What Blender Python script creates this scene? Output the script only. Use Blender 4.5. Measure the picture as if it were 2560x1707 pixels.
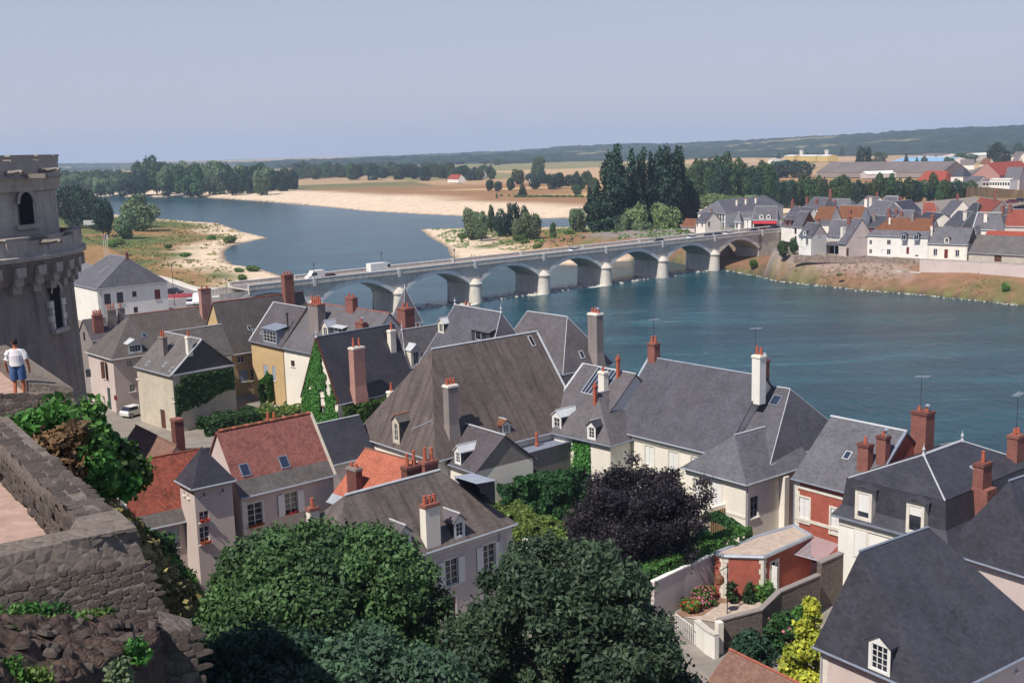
import bpy, math, random
import numpy as np
from mathutils import Vector, Matrix, noise as mnoise
SC = bpy.context.scene
for o in list(bpy.data.objects): bpy.data.objects.remove(o)
COL = SC.collection
R = math.radians
# ---------------------------------------------------------------- camera
CAMZ, FPX, PITCH, ROLL = 41.0, 2800.0, 0.1716, -0.0272
_f = np.array([0, math.cos(PITCH), -math.sin(PITCH)]); _r = np.array([1., 0, 0]); _u = np.array([0, math.sin(PITCH), math.cos(PITCH)])
CF = _f; CRT = math.cos(ROLL)*_r + math.sin(ROLL)*_u; CUP = -math.sin(ROLL)*_r + math.cos(ROLL)*_u
cam_d = bpy.data.cameras.new('camera'); cam = bpy.data.objects.new('camera', cam_d); COL.objects.link(cam)
cam_d.sensor_width = 36; cam_d.lens = 36*FPX/2560; cam_d.clip_start = .5; cam_d.clip_end = 40000
M = Matrix.Identity(4)
for i in range(3):
    M[i][0] = CRT[i]; M[i][1] = CUP[i]; M[i][2] = -CF[i]
M[2][3] = CAMZ
cam.matrix_world = M
SC.camera = cam
SC.render.resolution_x, SC.render.resolution_y = 1024, 682
# ---------------------------------------------------------------- sky, sun, exposure
SUN_AZ, SUN_EL = 229.0, 54.0          # degrees, counter-clockwise from +X
W = bpy.data.worlds.new('World'); SC.world = W; W.use_nodes = True
wn, wl = W.node_tree.nodes, W.node_tree.links
wn.clear()
sky = wn.new('ShaderNodeTexSky'); sky.sky_type = 'NISHITA'; sky.sun_disc = False
sky.sun_elevation = R(SUN_EL); sky.sun_rotation = R(90-SUN_AZ)
sky.altitude = 0; sky.air_density = 1.0; sky.dust_density = 0.4; sky.ozone_density = 1.6
tint = wn.new('ShaderNodeMix'); tint.data_type = 'RGBA'; tint.blend_type = 'MULTIPLY'; tint.inputs[0].default_value = 1
tint.inputs[7].default_value = (0.95, 0.93, 1.05, 1)
wtc = wn.new('ShaderNodeTexCoord'); wsep = wn.new('ShaderNodeSeparateXYZ'); wrp = wn.new('ShaderNodeValToRGB')     # summer haze whitening the lower sky all the way round
wl.new(wtc.outputs['Generated'], wsep.inputs[0]); wl.new(wsep.outputs['Z'], wrp.inputs[0])
e = wrp.color_ramp.elements; e[0].position, e[0].color = 0.0, (.92,.92,.92,1); e[1].position, e[1].color = .62, (0,0,0,1)
e.new(.22).color = (.62,.62,.62,1)
hz = wn.new('ShaderNodeMix'); hz.data_type = 'RGBA'; hz.inputs[7].default_value = (4.75, 5.0, 6.2, 1)
bg = wn.new('ShaderNodeBackground'); bg.inputs[1].default_value = 0.096
wo = wn.new('ShaderNodeOutputWorld')
wl.new(sky.outputs[0], tint.inputs[6]); wl.new(tint.outputs[2], hz.inputs[6]); wl.new(wrp.outputs[0], hz.inputs[0]); wl.new(hz.outputs[2], bg.inputs[0]); wl.new(bg.outputs[0], wo.inputs[0])
sl = bpy.data.lights.new('sun', 'SUN'); sl.energy = 4.9; sl.angle = R(.53); sl.color = (1, .94, .85)
sun = bpy.data.objects.new('sun', sl); COL.objects.link(sun)
sd = Vector((math.cos(R(SUN_AZ))*math.cos(R(SUN_EL)), math.sin(R(SUN_AZ))*math.cos(R(SUN_EL)), math.sin(R(SUN_EL))))
sun.rotation_euler = sd.to_track_quat('Z', 'Y').to_euler(); sun.location = sd*300
vs = SC.view_settings; vs.view_transform = 'Standard'; vs.look = 'None'; vs.exposure = 0.13; vs.gamma = 1; vs.use_curve_mapping = False
SC.cycles.max_bounces = 6; SC.cycles.diffuse_bounces = 2; SC.cycles.glossy_bounces = 3; SC.cycles.transmission_bounces = 3
SC.cycles.volume_bounces = 1; SC.cycles.transparent_max_bounces = 6; SC.cycles.use_denoising = True
SC.cycles.caustics_reflective = False; SC.cycles.caustics_refractive = False
# ---------------------------------------------------------------- where a point seen in the photograph stands, given its height
CROPS = {'R1':(0,340,.27211),'R2':(640,340,.27211),'R3':(1280,340,.27211),'R4':(1920,300,.29726),'R5':(0,700,.27211),'R6':(640,680,.27211),
 'R7':(1280,760,.27211),'R8':(1920,760,.27211),'S1':(0,1000,.4510),'S2':(300,1000,.26786),'S3':(780,1100,.28058),'S4':(1180,1080,.27211),
 'S5':(1600,1240,.29787),'S6':(1960,1100,.3871),'S7':(480,1280,.27234),'S8':(960,1350,.35714),'X':(0,0,1.),
 'T1':(1960,470,.13605),'T2':(2240,470,.13605),'T3':(1680,470,.13605),'T4':(2160,330,.17007),'T5':(1100,360,.17007),'T6':(0,820,.15306)}
def ray(t, x, y):
    a, b, s = CROPS[t]; u, v = a+x*s, b+y*s
    return CF + (u-1280)/FPX*CRT - (v-853.5)/FPX*CUP
def at(t, x, y, z):
    q = ray(t, x, y); k = (z-CAMZ)/q[2]
    return Vector((q[0]*k, q[1]*k, z))
def aty(t, x, y, Y):
    q = ray(t, x, y); k = Y/q[1]
    return Vector((q[0]*k, Y, CAMZ+q[2]*k))
# ---------------------------------------------------------------- mesh collector
class MB:
    def __init__(s): s.v = []; s.f = []; s.m = []; s.uv = []
    def face(s, pts, mi=0, uv=None):
        n = len(s.v); s.v += [tuple(p) for p in pts]; s.f.append(tuple(range(n, n+len(pts)))); s.m.append(mi)
        if uv is None:
            p = [Vector(q) for q in pts]
            nn = Vector((0,0,0))
            for i in range(len(p)):
                a, b = p[i], p[(i+1) % len(p)]
                nn += Vector(((a.y-b.y)*(a.z+b.z), (a.z-b.z)*(a.x+b.x), (a.x-b.x)*(a.y+b.y)))
            if nn.length < 1e-9: nn = Vector((0,0,1))
            nn.normalize()
            ux = Vector((0,0,1)).cross(nn)
            ux = Vector((1,0,0)) if ux.length < .05 else ux.normalized()
            vx = nn.cross(ux)
            uv = [(q.dot(ux), q.dot(vx)) for q in p]
        s.uv += uv
    def box(s, x0, y0, z0, x1, y1, z1, mi=0, skip=''):
        a, b, c, d = (x0,y0,z0), (x1,y0,z0), (x1,y1,z0), (x0,y1,z0)
        e, f, g, h = (x0,y0,z1), (x1,y0,z1), (x1,y1,z1), (x0,y1,z1)
        for k, q in (('f',(a,b,f,e)), ('r',(b,c,g,f)), ('b',(c,d,h,g)), ('l',(d,a,e,h)), ('t',(e,f,g,h)), ('d',(d,c,b,a))):
            if k not in skip: s.face(q, mi)
    def prism(s, pts, z0, z1, mi=0, bottom=False, top=True):
        n = len(pts)
        for i in range(n):
            a, b = pts[i], pts[(i+1) % n]
            s.face([(a[0],a[1],z0), (b[0],b[1],z0), (b[0],b[1],z1), (a[0],a[1],z1)], mi)
        if top: s.face([(p[0],p[1],z1) for p in pts], mi)
        if bottom: s.face([(p[0],p[1],z0) for p in reversed(pts)], mi)
    def tube(s, pts, r, n=6, mi=0, caps=True):
        pts = [Vector(p) for p in pts]; rings = []
        rr = r if isinstance(r, (list, tuple)) else [r]*len(pts)
        for i, p in enumerate(pts):
            d = (pts[min(i+1, len(pts)-1)]-pts[max(i-1, 0)]).normalized()
            a = d.orthogonal().normalized() if abs(d.z) > .95 else d.cross(Vector((0,0,1))).normalized()
            b = d.cross(a)
            rings.append([p+(a*math.cos(t)+b*math.sin(t))*rr[i] for t in [2*math.pi*k/n for k in range(n)]])
        for i in range(len(rings)-1):
            for k in range(n):
                s.face([rings[i][k], rings[i+1][k], rings[i+1][(k+1) % n], rings[i][(k+1) % n]], mi)
        if caps:
            s.face(rings[0], mi); s.face(list(reversed(rings[-1])), mi)
    def lathe(s, prof, n=12, c=(0,0), mi=0, a0=0, a1=2*math.pi, caps=True):
        full = abs(a1-a0-2*math.pi) < 1e-6
        A = [a0+(a1-a0)*k/n for k in range(n+1)]
        for i in range(len(prof)-1):
            (r0, z0), (r1, z1) = prof[i], prof[i+1]
            for k in range(n):
                q = [(c[0]+r*math.cos(a), c[1]+r*math.sin(a), z) for r, z, a in ((r0,z0,A[k]), (r0,z0,A[k+1]), (r1,z1,A[k+1]), (r1,z1,A[k]))]
                s.face(q, mi, [(A[k]*max(r0,.1), z0), (A[k+1]*max(r0,.1), z0), (A[k+1]*max(r0,.1), z1), (A[k]*max(r0,.1), z1)])
        if caps and full and prof[-1][0] > 1e-3:
            s.face([(c[0]+prof[-1][0]*math.cos(a), c[1]+prof[-1][0]*math.sin(a), prof[-1][1]) for a in A[:-1]], mi)
    def mesh(s, name, mats, smooth=False):
        me = bpy.data.meshes.new(name)
        me.from_pydata(s.v, [], s.f)
        for m in (mats if isinstance(mats, (list, tuple)) else [mats]): me.materials.append(m)
        if any(s.m): me.polygons.foreach_set('material_index', s.m)
        ul = me.uv_layers.new(name='UVMap')
        ul.data.foreach_set('uv', [c for q in s.uv for c in q])
        if smooth: me.polygons.foreach_set('use_smooth', [True]*len(s.f))
        me.update()
        return me
    def build(s, name, mats, parent=None, smooth=False):
        o = bpy.data.objects.new(name, s.mesh(name, mats, smooth)); COL.objects.link(o); o.parent = parent
        return o
def npmesh(name, V, F, mats, attrs=None, smooth=False):
    """fast mesh from arrays; F is (n,4) or (n,3); attrs: name -> per-face or per-vertex float/colour"""
    me = bpy.data.meshes.new(name); nv, nf, k = len(V), len(F), F.shape[1]
    me.vertices.add(nv); me.vertices.foreach_set('co', np.ascontiguousarray(V, dtype=np.float32).ravel())
    me.loops.add(nf*k); me.loops.foreach_set('vertex_index', np.ascontiguousarray(F, dtype=np.int32).ravel())
    me.polygons.add(nf); me.polygons.foreach_set('loop_start', np.arange(0, nf*k, k, dtype=np.int32))
    me.polygons.foreach_set('loop_total', np.full(nf, k, dtype=np.int32))
    for m in (mats if isinstance(mats, (list, tuple)) else [mats]): me.materials.append(m)
    for n, (dom, a) in (attrs or {}).items():
        if a.ndim == 1:
            at_ = me.attributes.new(n, 'FLOAT', dom); at_.data.foreach_set('value', a.astype(np.float32))
        else:
            at_ = me.attributes.new(n, 'FLOAT_COLOR', dom)
            at_.data.foreach_set('color', np.c_[a, np.ones(len(a))].astype(np.float32).ravel())
    if smooth: me.polygons.foreach_set('use_smooth', np.ones(nf, dtype=bool))
    me.update(calc_edges=True); me.validate()
    return me
def link(name, me, parent=None, loc=None):
    o = bpy.data.objects.new(name, me); COL.objects.link(o); o.parent = parent
    if loc is not None: o.location = loc
    return o
def tag(o, label, cat, group=None, kind=None):
    if label: o['label'] = label
    if cat: o['category'] = cat
    if group: o['group'] = group
    if kind: o['kind'] = kind
    return o
def empty(name, loc, rz=0., label=None, cat=None, group=None):
    o = bpy.data.objects.new(name, None); COL.objects.link(o); o.location = loc; o.rotation_euler = (0, 0, rz); o.empty_display_size = .5
    return tag(o, label, cat, group)
def struct(o): o['kind'] = 'structure'; return o
def copy_tree(o, parent=None):
    c = o.copy(); COL.objects.link(c); c.parent = parent
    for ch in list(o.children): copy_tree(ch, c)
    return c
# ---------------------------------------------------------------- materials
def hexc(h): # sRGB hex -> linear
    return tuple(((int(h[i:i+2],16)/255+.055)/1.055)**2.4 if int(h[i:i+2],16) > 10 else int(h[i:i+2],16)/255/12.92 for i in (0,2,4))+(1,)
def C(*c): return tuple(c)+(1,)
class NT:
    def __init__(s, name):
        s.mat = bpy.data.materials.new(name); s.mat.use_nodes = True; s.t = s.mat.node_tree; s.n = s.t.nodes; s.n.clear()
        s.out = s.n.new('ShaderNodeOutputMaterial'); s.p = s.n.new('ShaderNodeBsdfPrincipled'); s.t.links.new(s.p.outputs[0], s.out.inputs[0])
        s.tc = s.n.new('ShaderNodeTexCoord')
    def L(s, a, b): s.t.links.new(a, b)
    def map(s, src='Object', scale=(1,1,1), rot=(0,0,0)):
        m = s.n.new('ShaderNodeMapping'); s.L(s.tc.outputs[src], m.inputs[0]); m.inputs['Scale'].default_value = scale; m.inputs['Rotation'].default_value = rot
        return m.outputs[0]
    def noise(s, vec, scale, detail=4, rough=.55, dist=0):
        n = s.n.new('ShaderNodeTexNoise'); s.L(vec, n.inputs['Vector']); n.inputs['Scale'].default_value = scale; n.inputs['Detail'].default_value = detail
        n.inputs['Roughness'].default_value = rough; n.inputs['Distortion'].default_value = dist
        return n.outputs['Fac']
    def ramp(s, fac, stops):
        r = s.n.new('ShaderNodeValToRGB'); s.L(fac, r.inputs[0]); e = r.color_ramp.elements
        e[0].position, e[0].color = stops[0]; e[1].position, e[1].color = stops[-1]
        for p, c in stops[1:-1]:
            k = e.new(p); k.color = c
        return r.outputs[0]
    def mix(s, fac, a, b, mode='MIX'):
        m = s.n.new('ShaderNodeMix'); m.data_type = 'RGBA'; m.blend_type = mode
        for i, v in ((0, fac), (6, a), (7, b)):
            if hasattr(v, 'is_linked') or hasattr(v, 'links'): s.L(v, m.inputs[i])
            else: m.inputs[i].default_value = v
        return m.outputs[2]
    def math(s, op, a, b=None):
        m = s.n.new('ShaderNodeMath'); m.operation = op
        for i, v in enumerate((a, b)):
            if v is None: continue
            if hasattr(v, 'links'): s.L(v, m.inputs[i])
            else: m.inputs[i].default_value = v
        return m.outputs[0]
    def bump(s, h, strength=.3, dist=.05):
        b = s.n.new('ShaderNodeBump'); s.L(h, b.inputs['Height']); b.inputs['Strength'].default_value = strength; b.inputs['Distance'].default_value = dist
        s.L(b.outputs[0], s.p.inputs['Normal'])
    def done(s, col, rough=.8, spec=.3, metal=0):
        if hasattr(col, 'links'): s.L(col, s.p.inputs['Base Color'])
        else: s.p.inputs['Base Color'].default_value = col
        if hasattr(rough, 'links'): s.L(rough, s.p.inputs['Roughness'])
        else: s.p.inputs['Roughness'].default_value = rough
        s.p.inputs['Specular IOR Level'].default_value = spec; s.p.inputs['Metallic'].default_value = metal
        return s.mat
def g1(t): return ((0, C(t,t,t)))
def scalec(c, k): return (min(1,c[0]*k), min(1,c[1]*k), min(1,c[2]*k), 1)
def m_plain(name, c, rough=.6, var=.18, scale=3., spec=.3, metal=0, bump=0):
    n = NT(name); f = n.noise(n.map(), scale, 5)
    col = n.ramp(f, [(.3, scalec(c, 1-var)), (.7, scalec(c, 1+var))])
    if bump: n.bump(n.noise(n.map(), scale*6, 4), bump, .02)
    return n.done(col, rough, spec, metal)
def m_stucco(name, c, stain=.35, scol=None, scale=.35):
    n = NT(name); o = n.map(); f = n.noise(o, scale, 6, .6); g = n.noise(n.map(scale=(2.2,2.2,.25)), 1.3, 5, .6)
    col = n.ramp(f, [(.35, scalec(c, .9)), (.65, scalec(c, 1.06))])
    col = n.mix(n.math('MULTIPLY', n.ramp(g, [(.52, C(0,0,0)), (.8, C(1,1,1))]), stain), col, scol or scalec(c, .5))
    col = n.mix(.25, col, n.ramp(n.noise(o, 14, 3), [(.3, scalec(c,.75)), (.7, scalec(c,1.1))]))
    n.bump(n.noise(o, 25, 4), .25, .02)
    return n.done(col, .9, .15)
def m_slate(name, c, streak=.3, scol=None, rough=.55, lich=.15, row=.17, wid=.26, spec=.35):
    n = NT(name); uv = n.map('UV')
    b = n.n.new('ShaderNodeTexBrick'); n.L(uv, b.inputs['Vector']); b.offset = .5
    b.inputs['Color1'].default_value = scalec(c, 1.35); b.inputs['Color2'].default_value = scalec(c, .65); b.inputs['Mortar'].default_value = scalec(c, .3)
    b.inputs['Scale'].default_value = 1; b.inputs['Mortar Size'].default_value = .007; b.inputs['Brick Width'].default_value = wid; b.inputs['Row Height'].default_value = row; b.inputs['Bias'].default_value = 0
    col = b.outputs['Color']
    col = n.mix(.5, col, n.ramp(n.noise(n.map(), .55, 7, .65), [(.3, scalec(c, .6)), (.7, scalec(c, 1.45))]))
    st = n.noise(n.map('UV', scale=(1.6, .16, 1)), 1., 6, .6)
    col = n.mix(n.math('MULTIPLY', n.ramp(st, [(.46, C(0,0,0)), (.72, C(1,1,1))]), streak), col, scol or hexc('5a4a42'))
    s2 = n.noise(n.map('UV', scale=(2.6, .12, 1)), 1.7, 5, .65); col = n.mix(n.math('MULTIPLY', n.ramp(s2, [(.52, C(0,0,0)), (.75, C(1,1,1))]), streak*.55), col, scalec(c, 1.7))
    li = n.noise(n.map(), 3.2, 6, .7)
    col = n.mix(n.math('MULTIPLY', n.ramp(li, [(.6, C(0,0,0)), (.75, C(1,1,1))]), lich), col, hexc('8d8a74'))
    oi = n.n.new('ShaderNodeObjectInfo'); hs = n.n.new('ShaderNodeHueSaturation'); n.L(col, hs.inputs['Color']); n.L(n.math('ADD', n.math('MULTIPLY', oi.outputs['Random'], .38), .74), hs.inputs['Value']); n.L(n.math('ADD', n.math('MULTIPLY', oi.outputs['Random'], -.5), 1.15), hs.inputs['Saturation']); col = hs.outputs[0]
    n.bump(b.outputs['Fac'], -.35, .015)
    rr = n.ramp(n.noise(n.map(), 2.5, 3), [(.3, C(rough-.1,)*1 if False else C(rough-.08, rough-.08, rough-.08)), (.7, C(rough+.12, rough+.12, rough+.12))])
    return n.done(col, rr, spec)
def m_tile(name, c, c2, lich=.3, lcol='8a7f62', row=.17, wid=.2):
    n = NT(name); uv = n.map('UV')
    b = n.n.new('ShaderNodeTexBrick'); n.L(uv, b.inputs['Vector']); b.offset = .5
    b.inputs['Color1'].default_value = c; b.inputs['Color2'].default_value = c2; b.inputs['Mortar'].default_value = scalec(c2, .35)
    b.inputs['Scale'].default_value = 1; b.inputs['Mortar Size'].default_value = .01; b.inputs['Brick Width'].default_value = wid; b.inputs['Row Height'].default_value = row; b.inputs['Bias'].default_value = 0
    col = b.outputs['Color']
    v = n.noise(n.map(), 1.1, 7, .7)
    col = n.mix(.35, col, n.ramp(v, [(.3, scalec(c2, .7)), (.5, c), (.72, scalec(c, 1.25))]))
    li = n.noise(n.map(), 2.7, 7, .75)
    col = n.mix(n.math('MULTIPLY', n.ramp(li, [(.53, C(0,0,0)), (.7, C(1,1,1))]), lich), col, hexc(lcol))
    n.bump(b.outputs['Fac'], -.6, .02)
    return n.done(col, .85, .15)
def m_brick(name, c, c2, mortar, row=.075, wid=.22, msize=.008):
    n = NT(name); uv = n.map('UV')
    b = n.n.new('ShaderNodeTexBrick'); n.L(uv, b.inputs['Vector'])
    b.inputs['Color1'].default_value = c; b.inputs['Color2'].default_value = c2; b.inputs['Mortar'].default_value = mortar
    b.inputs['Scale'].default_value = 1; b.inputs['Mortar Size'].default_value = msize; b.inputs['Brick Width'].default_value = wid; b.inputs['Row Height'].default_value = row
    col = n.mix(.35, b.outputs['Color'], n.ramp(n.noise(n.map(), 1.7, 6, .65), [(.3, scalec(c2,.55)), (.7, scalec(c,1.15))]))
    n.bump(b.outputs['Fac'], -.5, .012)
    return n.done(col, .9, .1)
def m_rubble(name, c, c2, scale=3., joint='6f675c', moss=.25):
    n = NT(name); o = n.map()
    v = n.n.new('ShaderNodeTexVoronoi'); n.L(o, v.inputs['Vector']); v.inputs['Scale'].default_value = scale; v.feature = 'F1'
    d = n.n.new('ShaderNodeTexVoronoi'); n.L(o, d.inputs['Vector']); d.inputs['Scale'].default_value = scale; d.feature = 'DISTANCE_TO_EDGE'
    sep = n.n.new('ShaderNodeSeparateColor'); n.L(v.outputs['Color'], sep.inputs[0])
    col = n.ramp(sep.outputs[0], [(0, c2), (1, c)])
    col = n.mix(.4, col, n.ramp(n.noise(o, 7, 6, .7), [(.3, scalec(c2,.6)), (.7, scalec(c,1.2))]))
    e = n.ramp(d.outputs['Distance'], [(.02, C(1,1,1)), (.08, C(0,0,0))])
    col = n.mix(n.math('MULTIPLY', e, .55), col, hexc(joint))
    col = n.mix(n.math('MULTIPLY', n.ramp(n.noise(o, .9, 7, .7), [(.5, C(0,0,0)), (.7, C(1,1,1))]), moss), col, hexc('4d4a3a'))
    n.bump(d.outputs['Distance'], .7, .06)
    return n.done(col, .92, .1)
def m_ashlar(name, c, bw=.7, rh=.35, stain=.4, mort=.75):
    n = NT(name); uv = n.map('UV')
    b = n.n.new('ShaderNodeTexBrick'); n.L(uv, b.inputs['Vector'])
    b.inputs['Color1'].default_value = scalec(c, 1.08); b.inputs['Color2'].default_value = scalec(c, .9); b.inputs['Mortar'].default_value = scalec(c, mort)
    b.inputs['Scale'].default_value = 1; b.inputs['Mortar Size'].default_value = .012; b.inputs['Brick Width'].default_value = bw; b.inputs['Row Height'].default_value = rh
    col = n.mix(.4, b.outputs['Color'], n.ramp(n.noise(n.map(), .8, 7, .65), [(.3, scalec(c,.7)), (.7, scalec(c,1.15))]))
    g = n.noise(n.map(scale=(1.2,1.2,.16)), 1., 6, .65)
    col = n.mix(n.math('MULTIPLY', n.ramp(g, [(.45, C(0,0,0)), (.72, C(1,1,1))]), stain), col, scalec(c, .38))
    n.bump(b.outputs['Fac'], -.3, .015)
    return n.done(col, .92, .1)
def m_leaf(name, dark, light, trans=.22, rough=.6, spec=.3):
    n = NT(name); a = n.n.new('ShaderNodeAttribute'); a.attribute_name = 'var'
    oi = n.n.new('ShaderNodeObjectInfo')
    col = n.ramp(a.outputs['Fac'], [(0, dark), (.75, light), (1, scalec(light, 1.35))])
    h = n.n.new('ShaderNodeHueSaturation'); n.L(col, h.inputs['Color'])
    n.L(n.math('ADD', n.math('MULTIPLY', oi.outputs['Random'], .05), .475), h.inputs['Hue'])
    n.L(n.math('ADD', n.math('MULTIPLY', oi.outputs['Random'], .4), .8), h.inputs['Value'])
    n.done(h.outputs[0], rough, spec)
    t = n.n.new('ShaderNodeBsdfTranslucent'); n.L(h.outputs[0], t.inputs[0])
    ms = n.n.new('ShaderNodeMixShader'); ms.inputs[0].default_value = trans
    n.L(n.p.outputs[0], ms.inputs[1]); n.L(t.outputs[0], ms.inputs[2]); n.L(ms.outputs[0], n.out.inputs[0])
    return n.mat
MT = {}
MT['slate'] = m_slate('slate_grey', hexc('5c575b'), .4)
MT['slate_dark'] = m_slate('slate_dark', hexc('43434c'), .12, lich=.08, rough=.5)
MT['slate_blue'] = m_slate('slate_blue', hexc('58575f'), .25, lich=.1)
MT['slate_brown'] = m_slate('slate_brown', hexc('625753'), .9, hexc('40332f'), lich=.3, rough=.7)
MT['slate_old'] = m_slate('slate_old', hexc('5f5855'), .45, hexc('4f453f'), lich=.3, rough=.7)
MT['slate_far'] = m_slate('slate_far', hexc('5c5a62'), .3, row=.3, wid=.6)
MT['tile'] = m_tile('tile_plum', hexc('96625a'), hexc('68413e'), .2)
MT['tile_old'] = m_tile('tile_old_red', hexc('9c5545'), hexc('5e3431'), .3)
MT['tile_orange'] = m_tile('tile_orange', hexc('b86e58'), hexc('8e5244'), .2)
MT['tile_brown'] = m_tile('tile_brown', hexc('7d543e'), hexc('64402f'), .3, row=.2, wid=.3)
MT['tile_lichen'] = m_tile('tile_lichen', hexc('87675c'), hexc('6d5049'), .6)
MT['tile_red'] = m_tile('tile_bright_red', hexc('9c4c3c'), hexc('86443a'), .2, row=.3, wid=.4)
MT['white'] = m_stucco('white_limewash', hexc('e9e5dd'), .18, hexc('b3aa9c'))
MT['cream'] = m_stucco('cream_stone', hexc('ece4d6'), .26, hexc('ada290'))
MT['grey_stucco'] = m_stucco('grey_render', hexc('cbbfbb'), .22, hexc('8c837e'))
MT['pink_stucco'] = m_stucco('pinkish_render', hexc('cdbdb7'), .2, hexc('93847c'))
MT['yellow'] = m_stucco('yellow_ochre_render', hexc('c7ab80'), .35, hexc('94805f'))
MT['old_stucco'] = m_stucco('old_grey_render', hexc('8d8480'), .6, hexc('575250'))
MT['stone'] = m_ashlar('pale_ashlar', hexc('c9bfae'), .6, .3, .25)
MT['stone_clean'] = m_plain('white_tuffeau', hexc('dad3c6'), .85, .1, 2, .15)
MT['stone_dark'] = m_ashlar('castle_ashlar', hexc('8c837b'), .8, .4, .9)
MT['stone_up'] = m_ashlar('castle_ashlar_pale', hexc('b3a99f'), .8, .4, .6)
MT['stone_bridge'] = m_ashlar('bridge_stone', hexc('cec6bb'), .9, .4, .45)
MT['stone_ring'] = m_ashlar('arch_stone', hexc('e9e5df'), .5, .8, .2, .85)
MT['stone_pier'] = m_ashlar('pier_stone', hexc('d6cec2'), .8, .45, .35, .85)
MT['rubble'] = m_rubble('rubble_wall', hexc('80756e'), hexc('625852'), 6.)
MT['rubble_far'] = m_rubble('rubble_embankment', hexc('a59488'), hexc('7f6d66'), 1.1, moss=.4)
MT['rubble_white'] = m_rubble('white_rubble', hexc('d0c8bc'), hexc('b2a799'), 2.6, '8a8073', .1)
MT['brick'] = m_brick('red_brick', hexc('93594e'), hexc('74443d'), hexc('a08a80'))
MT['brick_pink'] = m_brick('pink_brick', hexc('b98a80'), hexc('a87870'), hexc('b5a198'))
MT['brick_wall'] = m_brick('bright_red_brick', hexc('b05a48'), hexc('984a3c'), hexc('b0867a'))
MT['brick_dark'] = m_brick('dark_brick', hexc('7a4a44'), hexc('623a36'), hexc('7d6a64'))
MT['zinc'] = m_plain('zinc', hexc('a9afb8'), .45, .12, 1.5, .5, .3)
MT['zinc_white'] = m_plain('bright_zinc', hexc('b9bbbf'), .55, .12, 2, .4)
MT['lead'] = m_plain('grey_lead', hexc('7d8492'), .5, .12, 2, .4)
MT['pot'] = m_plain('terracotta_pot', hexc('ac5e48'), .8, .2, 4)
MT['wood_white'] = m_plain('white_paint', hexc('e2e0dc'), .55, .05, 3)
MT['wood_grey'] = m_plain('grey_shutter', hexc('9aa3b2'), .6, .08, 3)
MT['wood_brown'] = m_plain('brown_wood', hexc('5a3a30'), .7, .2, 4)
MT['wood_red'] = m_plain('dark_red_paint', hexc('6e2a28'), .6, .12, 4)
MT['wood_green'] = m_plain('dark_green_paint', hexc('39504c'), .6, .12, 4)
MT['steel'] = m_plain('dark_steel', hexc('4a4a4e'), .5, .15, 4, .5, .5)
MT['dark'] = m_plain('dark_interior', hexc('1c1b20'), .9, .1, 4, .1)
MT['chrome'] = m_plain('metal_cowl', hexc('c8ccd2'), .3, .05, 4, .6, .7)
n = NT('window_glass'); MT['glass'] = n.done(n.ramp(n.noise(n.map(), 1.2, 2), [(.3, hexc('14161c')), (.75, hexc('3c4250'))]), .08, .6)
n = NT('blue_glass'); MT['glass_blue'] = n.done(hexc('30384a'), .12, .6)
# ---------------------------------------------------------------- value noise on arrays
def vnoise(x, y, seed=0):
    xi = np.floor(x).astype(np.int64); yi = np.floor(y).astype(np.int64); fx = x-xi; fy = y-yi
    fx = fx*fx*(3-2*fx); fy = fy*fy*(3-2*fy)
    def hsh(a, b):
        h = (a*374761393 + b*668265263 + seed*1442695041) & 0xFFFFFFFF
        h = ((h ^ (h >> 13))*1274126177) & 0xFFFFFFFF
        return ((h ^ (h >> 16)) & 0xFFFF)/65535.
    return (hsh(xi,yi)*(1-fx)+hsh(xi+1,yi)*fx)*(1-fy) + (hsh(xi,yi+1)*(1-fx)+hsh(xi+1,yi+1)*fx)*fy
def fbm(x, y, seed=0, oct=4):
    s = 0; a = .5; t = 0
    for k in range(oct): s = s + a*vnoise(x*2**k, y*2**k, seed+k*7); t += a; a *= .5
    return s/t
def sstep(a, b, x): t = np.clip((x-a)/(b-a), 0, 1); return t*t*(3-2*t)
BTH = R(39.4); BO = (-8.3, 297.2); BSTEP = 24.4
WATER = [(205,-72),(-62,246),(-64,262),(-70,300),(-72,340),(-76,376),(-84,393),(-93,410),(-105,424),(-112,443),(-122,479),(-127,513),(-119,557),(-143,605),(-178,690),(-208,723),
 (-236,758),(-290,830),(-350,930),(-430,1060),(-560,1260),(-800,1600),(-1300,2300),(-1180,2300),(-700,1560),(-470,1255),(-345,1155),(-318,1145),(-222,997),(-155,886),(-100,783),(-57,725),
 (-24,687),(20,647),(34,641),(62,630),(88,612),(86,590),(62,566),(30.5,573),(15.6,577),(-24,585),(-47,587),(-38,532),(-27,476),(-22.7,431),(-16,404),(2,392),(19,388),(27,385),(33,392),
 (39.5,397),(48,397),(57,389),(62,373),(69.4,361),(72.5,354),(78,338),(79.4,328),(96,303.5),(108,291),(124,268),(250,120),(420,-80)]
UPPER = [(-62.5,246),(-60,284),(-64.6,283.5),(-72.6,276.5),(-79,280.5),(-88.6,296.5),(-97,308.5),(-135,395),(-190,500),(-330,700),(-700,1100),(-1600,2000),(-3000,2000),(-3000,-200),(205,-200),(205,-72)]
BWALL = [(79,342),(82.5,337),(86.1,334.6),(103.1,324.3),(114.,311.),(134.,291.5),(190,232),(300,110)]
BEHIND = BWALL+[(700,110),(700,700),(84,360)]
def inside(P, x, y):
    r = np.zeros(x.shape, bool); j = len(P)-1
    for i in range(len(P)):
        (xi, yi), (xj, yj) = P[i], P[j]
        c = ((yi > y) != (yj > y)) & (x < (xj-xi)*(y-yi)/((yj-yi) if yj != yi else 1e-9)+xi); r ^= c; j = i
    return r
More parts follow.
